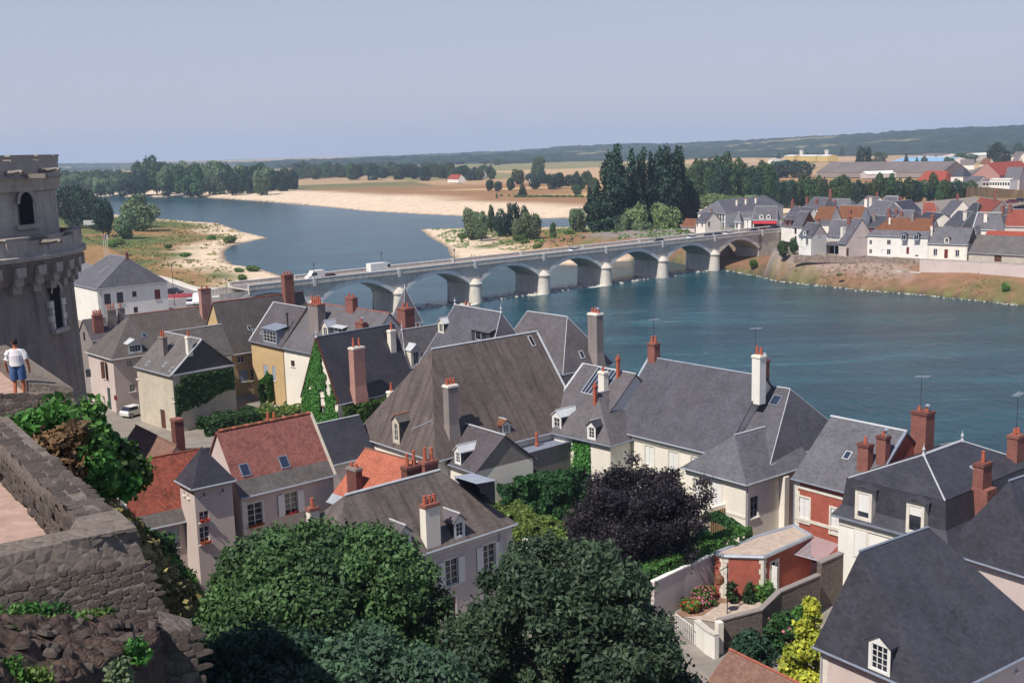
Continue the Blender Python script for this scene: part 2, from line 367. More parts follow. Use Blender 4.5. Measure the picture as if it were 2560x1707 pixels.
def pdist(P, x, y, closed=True):
    d = np.full(x.shape, 1e9); n = len(P)
    for i in range(n if closed else n-1):
        ax, ay = P[i]; bx, by = P[(i+1) % n]; ex, ey = bx-ax, by-ay
        t = np.clip(((x-ax)*ex+(y-ay)*ey)/(ex*ex+ey*ey), 0, 1); d = np.minimum(d, np.hypot(x-ax-t*ex, y-ay-t*ey))
    return d
def ground_z(x, y):
    x = np.atleast_1d(np.asarray(x, float)); y = np.atleast_1d(np.asarray(y, float))
    iw = inside(WATER, x, y); d = pdist(WATER, x, y); up = inside(UPPER, x, y) & ~iw
    al = (x-BO[0])*math.cos(BTH)+(y-BO[1])*math.sin(BTH); cr = -(x-BO[0])*math.sin(BTH)+(y-BO[1])*math.cos(BTH)
    hi = np.where(cr < 12, sstep(55, 70, al), sstep(98, 116, al))*(1-sstep(80, 125, cr))
    lowz = np.minimum(.25+d*.035, 1.6+1.2*fbm(x/40, y/40, 3)) + np.where(y > 900, 1.0, 0)
    dl = (d-12*fbm(x/9, y/9, 21)*.4)
    z = np.where(hi > .01, np.minimum(7*hi+lowz*(1-hi), np.maximum(d, 0)*(np.interp(x,[78,90,102,114,134],[.95,.62,.46,.36,.33])*hi+.05*(1-hi))+.05), lowz)
    z = np.where(hi > .01, z, np.minimum(z, d*.25))
    bh = inside(BEHIND, x, y); dwl = pdist(BWALL, x, y, False); rb_ = (cr < 12) & (hi > .3); z = np.where(rb_ & ~iw, np.where(bh, 7., 6.9*d/(d+dwl+.01)), z)
    # castle hill
    dp = (x+6.4)*.83+(y-17.6)*.56
    z = np.where(up, 8+22*(1-sstep(1+2*sstep(40, 62, y), 9+13*sstep(42, 64, y), dp)), z)
    return np.where(iw, -np.minimum(d*.35, 1.8), z), iw, d, up, hi
nr, nc = 460, 420
yy = 12*(9000/12)**(np.arange(nr)/(nr-1)); rr = np.linspace(-1.05, 1.0, nc)
GY, GX = np.meshgrid(yy, rr, indexing='ij'); GX = GX*(GY+6)
gx, gy = GX.ravel(), GY.ravel()
gz, iw, gd, up, hi = ground_z(gx, gy)
n1 = fbm(gx/14, gy/14, 11, 5); n2 = fbm(gx/60, gy/60, 5, 4); n3 = fbm(gx/3.5, gy/3.5, 17, 3)
gz = gz + np.where(~iw & ~up, (n1-.5)*.5*np.minimum(gd/8, 1), 0)
def cc(h): return np.array(hexc(h)[:3])
col = np.zeros((len(gx), 3))
sand = cc('d6c0a6')[None]*(.86+.28*n3[:,None]); wet = cc('8f7a68')[None]
dry = cc('93744f')[None]*(.8+.4*n1[:,None]); grs = cc('59663a')[None]*(.75+.5*n3[:,None]); strw = cc('c4a678')[None]
def mixv(a, b, t): return a*(1-t[:,None])+b*t[:,None]
col = mixv(np.broadcast_to(wet, sand.shape), sand, sstep(.5, 3.5, gd))
# left spit: dry grass and green behind the sandy rim
pen = (gx < -60) & (gy < 575-.9*gx) & ~up
gt = np.where(pen, sstep(10, 28, gd+14*(n2-.5)), 0); col = mixv(col, dry, gt)
col = mixv(col, grs, np.where(pen, sstep(.42, .56, n2*.6+n1*.4)*sstep(8, 22, gd), 0))
# far sand bank: brown heath at its back
far = (gy > 600) & (gx > -330) & ~iw
bk = np.where(far, sstep(70, 120, gd+40*(n2-.5)), 0); col = mixv(col, cc('93704f')[None]*(.85+.35*n1[:,None]), bk)
col = mixv(col, np.broadcast_to(strw, col.shape), np.where(far, sstep(.55, .7, fbm(gx/120, gy/50, 31))*sstep(120, 170, gd), 0))
col = mixv(col, grs*.9, np.where(far, .6*sstep(.6, .7, fbm(gx/45, gy/45, 41))*sstep(260, 380, gd), 0))
# island near the bridge
isl = (gx > -60) & (gy < 600) & (gy > 370) & ~up & ~iw
col = mixv(col, dry, np.where(isl, sstep(14, 40, gd+20*(n1-.5)), 0)); col = mixv(col, grs, np.where(isl, sstep(.5, .62, n2*.5+n1*.5)*sstep(6, 16, gd), 0))
# right embankment
hb = hi > .3
col = mixv(col, cc('866650')[None]*(.8+.4*n1[:,None]), np.where(hb, sstep(.2, .8, gd), 0))
col = mixv(col, grs, np.where(hb, sstep(.6, .7, n1)*.6, 0)); col = mixv(col, grs, np.where(hb, (1-sstep(1.5, 4, gd))*sstep(.4, .55, n2)*.7, 0))
pavd = np.where(hb & (gx < 112) & (gy < 345), sstep(2.2, 3.6, gz+1.5*(n1-.5))*(1-sstep(108, 112, gx)), 0)
col = mixv(col, cc('958278')[None]*(.75+.5*n3[:,None]), pavd*(1-.6*sstep(.6,.7,n1)))
col = mixv(col, np.broadcast_to(cc('8a8079')[None], col.shape), np.where(hb, sstep(6.7, 6.95, gz), 0))
# plain
fx_, fy_ = gx*.9+gy*.2, gy*.9-gx*.2
cell = vnoise(np.floor(fx_/170)*3.7+.5, np.floor(fy_/420)*5.3+.5, 77)
pal = np.array([cc('c0a27a'), cc('a98f6e'), cc('857f58'), cc('726f4c'), cc('b89a76'), cc('ad8e6a')])
fc = pal[np.minimum((cell*6).astype(int), 5)]
col = mixv(col, fc*(.9+.2*n1[:,None]), np.where(~up & ~iw & (gx > -330), sstep(1120, 1250, gy+200*(n2-.5)), 0))
col = mixv(col, fc*(.9+.2*n1[:,None]), np.where(~iw & (gx <= -330), sstep(1250, 1500, gy), 0))
# town and castle slope
col = np.where(up[:,None], cc('8b837b')[None]*(.85+.3*n3[:,None]), col)
slope = up & (gz > 8.6) & (gx < 10); col = np.where(slope[:,None], mixv(cc('7a6a4c')[None]*(.7+.6*n3[:,None]), grs*.9, sstep(.4,.6,n1)), col)
lawn = up & (gx < -92) & (gy > 255); col = np.where(lawn[:,None], mixv(dry, grs, sstep(.42,.58,n2)), col)
col = np.where(iw[:,None], cc('4a4a3e')[None], col)
idx = np.arange(nr*nc).reshape(nr, nc)
F = np.stack([idx[:-1,:-1], idx[:-1,1:], idx[1:,1:], idx[1:,:-1]], -1).reshape(-1, 4)
n = NT('ground_soil'); a = n.n.new('ShaderNodeAttribute'); a.attribute_name = 'tone'
k1 = n.ramp(n.noise(n.map(), .35, 5, .7), [(.25, C(.72,.72,.72)), (.75, C(1.25,1.25,1.25))])
cl = n.mix(1., a.outputs['Color'], k1, 'MULTIPLY'); n.bump(n.noise(n.map(), 1.3, 3, .7), .5, .25); MT['ground'] = n.done(cl, .95, .1)
ground = struct(link('ground', npmesh('ground', np.c_[gx, gy, gz], F, MT['ground'], {'tone': ('POINT', np.clip(col, 0, 1))}, True)))
# ---------------------------------------------------------------- river
n = NT('river_water'); o = n.map()
w1 = n.noise(n.map(scale=(1., .55, 1), rot=(0,0,R(40))), .55, 5, .6, .3); w2 = n.noise(n.map(scale=(1,.6,1), rot=(0,0,R(40))), 2.1, 4, .6); w3 = n.noise(n.map(scale=(.5,1.6,1), rot=(0,0,R(-28))), .035, 5, .6, 1.2)
hgt = n.math('ADD', n.math('MULTIPLY', w1, .75), n.math('MULTIPLY', w2, .25))
bp = n.n.new('ShaderNodeBump'); n.L(hgt, bp.inputs['Height']); bp.inputs['Strength'].default_value = .8; bp.inputs['Distance'].default_value = .5
n.L(bp.outputs[0], n.p.inputs['Normal'])
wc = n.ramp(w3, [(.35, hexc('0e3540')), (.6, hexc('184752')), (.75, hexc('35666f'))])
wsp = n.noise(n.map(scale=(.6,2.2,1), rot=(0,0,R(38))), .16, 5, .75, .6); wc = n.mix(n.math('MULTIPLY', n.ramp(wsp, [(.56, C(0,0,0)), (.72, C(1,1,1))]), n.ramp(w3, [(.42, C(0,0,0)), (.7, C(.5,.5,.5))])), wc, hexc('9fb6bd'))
n.p.inputs['IOR'].default_value = 1.33
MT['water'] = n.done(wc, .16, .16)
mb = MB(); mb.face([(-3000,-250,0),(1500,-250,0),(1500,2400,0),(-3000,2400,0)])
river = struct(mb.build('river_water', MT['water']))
# ---------------------------------------------------------------- hills on the horizon
n = NT('distant_forest'); a = n.n.new('ShaderNodeAttribute'); a.attribute_name = 'tone'
k1 = n.ramp(n.noise(n.map(scale=(1,.45,1)), .04, 4, .75), [(.3, C(.35,.35,.35)), (.7, C(1.6,1.6,1.6))])
MT['forest_far'] = n.done(n.mix(1., a.outputs['Color'], k1, 'MULTIPLY'), .95, .05)
def hill(name, prof, base, crest, seed, cols):
    us = np.linspace(prof[0][0], prof[-1][0], 420); vsx = np.interp(us, [p[0] for p in prof], [p[1] for p in prof])
    nt = 46; V = []; 
    dirs = np.array([CF+(u-1280)/FPX*CRT-(v-853.5)/FPX*CUP for u, v in zip(us, vsx)])
    hd = np.hypot(dirs[:,0], dirs[:,1])
    for k in range(nt+4):
        t = k/nt; b = np.interp(us, [0, 1280, 2560], base); c = np.interp(us, [0, 1280, 2560], crest)
        dist = b+(c-b)*min(t, 1.2); zc = CAMZ+dirs[:,2]/hd*c
        x, y = dirs[:,0]/hd*dist, dirs[:,1]/hd*dist
        z = 3+(zc-3)*(sstep(0, 1, min(t, 1))*.55+min(t,1)*.45) if t <= 1 else 3+(zc-3)*(1-(t-1)*6)
        z = z + (fbm(x/22, y/60, seed, 3)-.55)*14*min(1, t*4)*(1 if t <= 1 else 0)
        V.append(np.c_[x, y, z])
    V = np.concatenate(V); m = len(us); idx = np.arange(m*(nt+4)).reshape(nt+4, m)
    F = np.stack([idx[:-1,:-1], idx[:-1,1:], idx[1:,1:], idx[1:,:-1]], -1).reshape(-1, 4)
    a = fbm(V[:,0]/30, V[:,1]/70, seed+3, 5); b2 = fbm(V[:,0]/260, V[:,1]/150, seed+9, 3)
    tone = cc(cols[0])[None]*(.25+1.1*a[:,None]); tone = mixv(tone, np.broadcast_to(cc(cols[1])[None], tone.shape), sstep(.66, .72, b2))
    o = struct(link(name, npmesh(name, V, F, MT['forest_far'], {'tone': ('POINT', np.clip(tone, 0, 1))}, True)))
    return o
hill('wooded_hill', [(-300,415),(140,409),(400,408),(640,404),(830,397),(1048,386),(1280,377),(1340,373),(1402,366),(1550,360),(1700,358),(1920,347),(2158,334),(2366,321),(2560,313),(2900,296)],
     (3600,2700,2350), (7200,5000,3900), 5, ('31443a', '7f7a58'))
hill('far_hill', [(600,408),(720,402),(900,394),(1048,390),(1150,388),(1300,385),(1402,383)], (3300,2600,2500), (4200,3300,3000), 15, ('2c4036', '2c4036'))
# ---------------------------------------------------------------- stone bridge
YF, YB = 1.8, 11.6
BR = empty('stone_bridge', (BO[0], BO[1], 0), BTH, 'long grey stone arch bridge crossing the river on pale round-nosed piers', 'bridge')
bc, bs = math.cos(BTH), math.sin(BTH)
def bl(w): dx, dy = w[0]-BO[0], w[1]-BO[1]; return Vector((dx*bc+dy*bs, -dx*bs+dy*bc, w[2]))
def bw(x, y, z): return Vector((BO[0]+x*bc-y*bs, BO[1]+x*bs+y*bc, z))
XA, XB = -3*BSTEP, 5*BSTEP; HS, SPR, CRN, DK = 10.5, 5.2, 9.0, 10.0
RAD = (HS*HS+(CRN-SPR)**2)/(2*(CRN-SPR))
def arcz(x, extra=0): return math.sqrt(max((RAD+extra)**2-x*x, 0))-(RAD-(CRN-SPR))+SPR
N_ = 20
for k in range(-3, 5):
    xc = (k+.5)*BSTEP; xs = [-HS+2*HS*i/N_ for i in range(N_+1)]
    mb = MB()
    for i in range(N_):
        a, b = xs[i], xs[i+1]; mb.face([(xc+b,YF,arcz(b)),(xc+a,YF,arcz(a)),(xc+a,YB,arcz(a)),(xc+b,YB,arcz(b))])
    mb.build('arch_vault', MT['stone_bridge'], BR)
    for y, sg in ((YF,-1),(YB,1)):
        mb = MB()
        for i in range(N_):
            a, b = xs[i], xs[i+1]; f = [(xc+a,y,arcz(a)),(xc+b,y,arcz(b)),(xc+b,y,DK),(xc+a,y,DK)]; mb.face(f if sg < 0 else list(reversed(f)))
        for x0, x1 in ((xc-BSTEP/2, xc-HS), (xc+HS, xc+BSTEP/2)):
            f = [(x0,y,SPR-.5),(x1,y,SPR-.5),(x1,y,DK),(x0,y,DK)]; mb.face(f if sg < 0 else list(reversed(f)))
        mb.build('spandrel_wall', MT['stone_bridge'], BR)
        mb = MB(); y2 = y+sg*.07
        for i in range(N_):
            a, b = xs[i], xs[i+1]; k1 = RAD; k2 = RAD+.95
            zc = SPR-(RAD-(CRN-SPR))
            P = lambda x, r: (xc+x*r/RAD, y2, zc+math.sqrt(max(RAD*RAD-x*x,0))*r/RAD)
            P0 = lambda x, r: (xc+x*r/RAD, y, zc+math.sqrt(max(RAD*RAD-x*x,0))*r/RAD)
            mb.face([P(a,k1),P(b,k1),P(b,k2),P(a,k2)]); mb.face([P(a,k2),P(b,k2),P0(b,k2),P0(a,k2)]); mb.face([P0(a,k1),P0(b,k1),P(b,k1),P(a,k1)])
        mb.build('arch_ring', MT['stone_ring'], BR)
for k in range(-2, 5):
    x = k*BSTEP; mb = MB(); mb.box(x-1.7,YF,-1.5,x+1.7,YB,SPR); o = mb.build('pier', MT['stone_pier'], BR)
    for y, a0 in ((YF, math.pi), (YB, 0)):
        mb = MB(); mb.lathe([(1.95,-1.5),(1.88,.2),(1.68,SPR-.25)], 14, (x,y), a0=a0, a1=a0+math.pi); mb.build('cutwater', MT['stone_pier'], o)
        mb = MB(); mb.lathe([(1.7,SPR-.25),(1.92,SPR-.2),(1.95,SPR+.15),(1.7,SPR+.25),(1.2,SPR+.9),(.3,SPR+1.5)], 14, (x,y), a0=a0, a1=a0+math.pi); mb.build('cutwater_cap', MT['stone_bridge'], o)
    mb = MB(); random.seed(k+9)
    pts = [(x+(2.7+random.random()*.8)*math.cos(t)*1.0, (YF+YB)/2+(YB-YF)/2*math.sin(t)*1.35+random.uniform(-.4,.4)) for t in [2*math.pi*i/14 for i in range(14)]]
    mb.prism(pts, -1.5, .28); mb.build('footing', MT['stone_bridge'], o)
XE = -66.
for x0, x1 in ((XB, XB+55),):
    mb = MB(); mb.box(x0-1.7,YF,-1.5,x1,YB,DK); mb.build('abutment', MT['stone_bridge'], BR)
x0, x1 = XE, XB+55
mb = MB(); mb.box(x0,YF-.35,DK+.001,x1,YB+.35,DK+.3); mb.build('deck', MT['stone_bridge'], BR)
for y in (YF-.3, YB-.1):
    mb = MB(); mb.box(x0,y,DK+.301,x1,y+.4,DK+1.2); o = mb.build('parapet', MT['stone_bridge'], BR)
    mb = MB(); mb.box(x0,y-.05,DK+1.201,x1,y+.45,DK+1.34); mb.build('coping', MT['stone_ring'], o)
for k in range(-2, 6):
    for y in (YF-.42, YB-.22):
        mb = MB(); mb.box(k*BSTEP-.4,y,DK-.6,k*BSTEP+.4,y+.64,DK+1.4); mb.build('parapet_pier', MT['stone_ring'], BR)
n = NT('asphalt'); MT['asphalt'] = n.done(n.ramp(n.noise(n.map(), .8, 5, .7), [(.3, hexc('6e6a6c')), (.7, hexc('85807f'))]), .9, .2)
MT['pave'] = m_plain('pavement', hexc('b3a8a0'), .9, .12, 1.)
MT['paint'] = m_plain('road_paint', hexc('e6e4de'), .8, .05, 2)
mb = MB(); mb.box(x0,YF+1.3,DK+.302,x1,YB-1.3,DK+.345); struct(mb.build('bridge_road', MT['asphalt'], BR)); 
for y in (YF+.101, YB-1.299):
    mb = MB(); mb.box(x0,y,DK+.302,x1,y+1.198,DK+.46); mb.build('bridge_pavement', MT['pave'], BR)
# ---------------------------------------------------------------- streets at the bridgehead
RZ = 8.35
ker = [at('R1',x,y,9.2) for x, y in ((1440,1283),(1530,1305),(1620,1330),(1700,1360),(1790,1388),(1880,1398),(2000,1398),(2150,1383),(2352,1358))]+[at('R2',200,1318,10.6), bw(XE,YB+.1,11.2)]
near = [bw(XE,YF-.1,11.2), at('R2',200,1378,10.), at('R2',0,1398,9.6), at('R1',2290,1412,9.4), at('R1',2230,1440,9.2), at('R1',2212,1468,9.)]
mb = MB()
rd = [(p.x,p.y) for p in ker]+[(near[0].x,near[0].y)]+[(p.x,p.y) for p in near[1:]]+[(-60,250),(-58,236),(-75,225),(-95,255),(-125,300),(-180,420),(-172,424),(-120,330)]
mb.face([(x,y,RZ) for x,y in rd]); struct(mb.build('road', MT['asphalt']))
def wallrun(name, label, pts, h, t, mat, cop=None, cat='wall', zb=None, above=False):
    """a wall that follows points on its top edge"""
    root = empty(name, (pts[0].x, pts[0].y, (zb if zb is not None else pts[0].z-h)), 0, label, cat); o3 = root.location
    nrm = []
    for i in range(len(pts)):
        d = (pts[min(i+1,len(pts)-1)]-pts[max(i-1,0)]); d.z = 0; d.normalize(); nrm.append(Vector((-d.y,d.x,0))*t/2)
    mb = MB(); mc = MB()
    for i in range(len(pts)-1):
        a, b, m, n_ = pts[i]-o3, pts[i+1]-o3, nrm[i], nrm[i+1]
        za, zb_ = (a.z-h, b.z-h) if zb is None else (0, 0)
        lo = lambda p, z: Vector((p.x,p.y,z))
        for s_ in (1,-1):
            f = [lo(a+m*s_,za), lo(b+n_*s_,zb_), b+n_*s_, a+m*s_]; mb.face(f if s_ < 0 else list(reversed(f)))
        mb.face([a-m, b-n_, b+n_, a+m])
        if i == 0: mb.face([lo(a+m,za), lo(a-m,za), a-m, a+m])
        if i == len(pts)-2: mb.face([lo(b-n_,zb_), lo(b+n_,zb_), b+n_, b-n_])
        if cop:
            u = Vector((0,0,.1)); k = 1.25; up0 = Vector((0,0,.005))
            A = [a-m*k+up0, b-n_*k+up0, b+n_*k+up0, a+m*k+up0]; B_ = [p+u for p in A]
            mc.face(B_)
            for q in range(4): mc.face([A[q],A[(q+1)%4],B_[(q+1)%4],B_[q]])
    mb.build('wall', MT[mat], root)
    if cop: mc.build('coping', MT[cop], root)
    return root
wallrun('river_parapet', 'low white parapet curving along the road above the river spit', ker, 1.1, .5, 'white', 'stone_clean')
wallrun('curved_parapet', 'curved grey approach wall where the near side of the bridge begins', near, 2.2, .5, 'stone_bridge', 'stone_clean')
for i in range(11):   # zebra crossing
    a = at('R1',1955+i*26,1480-i*1.6,RZ+.004); b = at('R1',1980+i*26,1458-i*1.6,RZ+.004); d = (b-a); w_ = Vector((.28,.1,0))
    mb = MB(); mb.face([a-w_,a+w_,b+w_,b-w_]); struct(mb.build('crossing_stripe', MT['paint']))
p = at('R1',1645,1480,RZ); mb = MB(); mb.lathe([(4.2,.004),(4.2,.2),(3.9,.22)], 28); o = mb.build('flower_roundel', MT['pave']); o.location = p; tag(o, 'oval bed of red flowers on the road island beside the white townhouse', 'flower bed')
mb = MB(); mb.lathe([(3.7,.2),(3.6,.45),(2.5,.6)], 28); mb.build('flower_mound', MT['petal_bed'] if 'petal_bed' in MT else m_plain('red_bedding', hexc('8e3a42'), .8, .4, 12), o)
# ---------------------------------------------------------------- lamps
def lamp(name, label, p, ht=4.2, group='street lamps along the bridge'):
    r = empty(name, p, 0, label, 'street lamp', group); mb = MB(); mb.lathe([(.16,0),(.14,.5),(.07,.6),(.05,ht-.7)], 8); mb.build('post', MT['steel'], r)
    mb = MB(); mb.lathe([(.1,ht-.7),(.2,ht-.3),(.22,ht-.25)], 6); mb.build('lantern', MT['glass_blue'], r); mb = MB(); mb.lathe([(.27,ht-.249),(.12,ht-.05),(.03,ht+.1)], 6); mb.build('lantern_cap', MT['steel'], r)
for t, x, y, far, lb in (('R2',697,1330,0,'lamp post on the bridge just behind the white van'), ('R2',1187,1200,1,'lamp post on the far parapet right of the white lorry'), ('R2',1932,1180,0,'lamp post on the bridge above the second visible pier'), ('R3',650,1060,0,'lamp post on the bridge right of the poplars’ gap over the fourth pier'), ('R3',1550,985,0,'lamp post on the bridge beside the white saloon'), ('R3',2330,890,0,'lamp post at the island end of the bridge')):
    q = bl(at(t,x,y,11.3)); lamp('street_lamp', lb, bw(q.x, YB+.05 if far else YF-.1, DK+.5 if far else DK+.5), 4.6)
lamp('street_lamp', 'tall lamp post at the corner of the white townhouse', at('R1',1605,1560,8.2), 9.5, 'street lamps on the quay')
lamp('street_lamp', 'dark lamp post behind the zebra crossing', at('R1',2088,1500,8.4), 5, 'street lamps on the quay')
# ---------------------------------------------------------------- vehicles
PAINT = {}
def paint(c):
    if c not in PAINT:
        n = NT('paint_'+c); PAINT[c] = n.done(n.ramp(n.noise(n.map(), 1.5, 3), [(.3, scalec(hexc(c),.92)), (.7, scalec(hexc(c),1.05))]), .3, .5)
    return PAINT[c]
MT['rubber'] = m_plain('tyre', hexc('1e1e20'), .8, .1)
def vehicle(name, label, cat, p, rz, c, kind='saloon', group=None, sc=1.):
    r = empty(name, p, rz, label, cat, group); r.scale = (sc,)*3
    if kind == 'van': prof = [(-2.3,.35),(2.3,.35),(2.35,.8),(2.2,1.1),(1.55,1.2),(1.0,2.0),(.9,2.35),(-2.2,2.4),(-2.35,2.2)]; cab = [(1.5,1.25),(1.02,1.92),(-.2,1.92),(-.2,1.25)]; w = .92
    elif kind == 'lorry': prof = [(-2.9,.7),(2.9,.7),(2.9,2.6),(1.6,2.75),(-2.9,2.75)]; cab = [(2.92,1.5),(2.92,2.3),(2.1,2.3),(2.1,1.5)]; w = 1.1
    elif kind == 'camper': prof = [(-2.6,.4),(2.5,.4),(2.6,1.0),(2.2,1.4),(2.0,2.6),(-2.6,2.7)]; cab = [(2.2,1.45),(2.05,2.1),(1.2,2.1),(1.2,1.45)]; w = 1.05
    elif kind == 'hatch': prof = [(-1.8,.3),(1.85,.3),(1.9,.7),(1.0,.88),(-1.75,.95),(-1.85,.7)]; cab = [(.95,.88),(.35,1.38),(-1.3,1.4),(-1.72,.95)]; w = .8
    else: prof = [(-2.1,.3),(2.15,.3),(2.2,.65),(1.1,.85),(-1.5,.9),(-2.15,.82)]; cab = [(1.1,.85),(.4,1.36),(-.9,1.38),(-1.5,.9)]; w = .85
    def ext(mb, pr, w, ins=0):
        n_ = len(pr); A = [(x,-w,z) for x, z in pr]; B_ = [(x,w,z) for x, z in pr]
        if ins:
            zm = min(z for _, z in pr); A = [(x,-w+ins*(z-zm),z) for x, z in pr]; B_ = [(x,w-ins*(z-zm),z) for x, z in pr]
        mb.face(A); mb.face(list(reversed(B_)))
        for i in range(n_): mb.face([A[(i+1)%n_], A[i], B_[i], B_[(i+1)%n_]])
    mb = MB(); ext(mb, prof, w); mb.build('body', paint(c), r)
    if kind in ('saloon','hatch'):
        mb = MB(); ext(mb, cab, w-.04, .25); mb.build('windows', MT['glass'], r)
        mb = MB(); x0, x1 = cab[1][0]-.05, cab[2][0]+.05; z = cab[1][1]; mb.box(x1,-w+.16,z-.03,x0,w-.16,z+.03); mb.build('car_roof', paint(c), r)
        for x in (.05,): 
            for sg in (-1,1): mb = MB(); mb.box(x-.05,sg*(w-.1)-.05,.88,x+.05,sg*(w-.1)+.05,1.36); mb.build('pillar', paint(c), r)
    else:
        mb = MB(); ext(mb, cab, w+.01); mb.build('cab_windows', MT['glass'], r)
    wr = .32 if kind in ('saloon','hatch') else .4; xs = (1.3,-1.3) if kind in ('saloon','hatch') else (1.6,-1.5)
    for x in xs:
        for sg in (-1,1):
            mb = MB(); mb.tube([(x,sg*(w-.18),wr),(x,sg*(w+.01),wr)], wr, 12); o = mb.build('wheel', MT['rubber'], r)
            mb = MB(); mb.tube([(x,sg*(w+.011),wr),(x,sg*(w+.025),wr)], wr*.55, 10); mb.build('rim', MT['chrome'], o)
    if kind == 'lorry':
        mb = MB(); mb.box(-2.85,-w,.4,2.85,w,.7); mb.build('chassis', MT['steel'], r)
    return r
DZ = DK+.345
def onbridge(t, x, y, lane, zz=DZ): q = bl(at(t,x,y,DZ)); return bw(q.x, lane, zz)
near_l, far_l = 4.9, 8.5
vehicle('van','white van with black windows driving towards the left on the bridge','van',onbridge('R2',545,1325,near_l+.6),BTH+math.pi,'e6e3dc','van')
vehicle('car','maroon car half hidden by the parapet behind the white van','car',onbridge('R2',700,1312,near_l),BTH,'6a2028','saloon')
vehicle('lorry','plain white box lorry on the left part of the bridge','lorry',onbridge('R2',1110,1262,near_l),BTH,'e8e6e0','lorry')
for t, x, y, ln, c, kd, lb in (('R3',380,1052,near_l,'dedede','hatch','small white car crossing the middle of the bridge'),('R3',1232,975,near_l,'22242c','saloon','black saloon on the bridge in front of the willows'),('R3',1562,945,near_l,'e8e8e4','saloon','long white car on the bridge below the roadside villa'),('R3',1735,930,near_l,'3a3c48','hatch','dark grey car behind the white one on the bridge'),
  ('R3',1835,922,near_l,'2a2c38','saloon','dark blue car midway among the cars nearest the island'),('R3',1950,912,near_l,'ececea','saloon','white car close to the island end of the bridge'),('R3',2205,888,near_l,'34363e','saloon','charcoal car entering the bridge from the island'),('R3',2322,880,near_l,'7a2228','hatch','dark red car entering the bridge from the island'),('T3',2060,770,far_l,'262832','saloon','black car at the last stretch of bridge before the stone gate house')):
    vehicle('car',lb,'car',onbridge(t,x,y,ln),BTH+(math.pi if ln > 6 else 0),c,kd)
q = onbridge('R3',35,1090,YF+.6,DK+.46)
vehicle('car','black car turning on the quay road beside the townhouse','car',at('R1',1600,1448,RZ),R(-18),'23252e','saloon')
vehicle('car','white car stopped by the flower roundel, facing the viewer','car',at('R1',1750,1552,RZ),R(-78),'e6e6e4','hatch'); vehicle('camper','white van parked behind the small white car on the quay','van',at('R1',1818,1545,RZ),R(-80),'e4e2dd','van')
vehicle('car','white hatchback parked in the lane below the long hipped house','car',at('R5',1245,1242,8.02),R(60),'e2e2e0','hatch')
vehicle('camper','white camper van parked by the trees left of the river spit','van',at('R1',820,825,8.),R(20),'e8e6e2','camper')
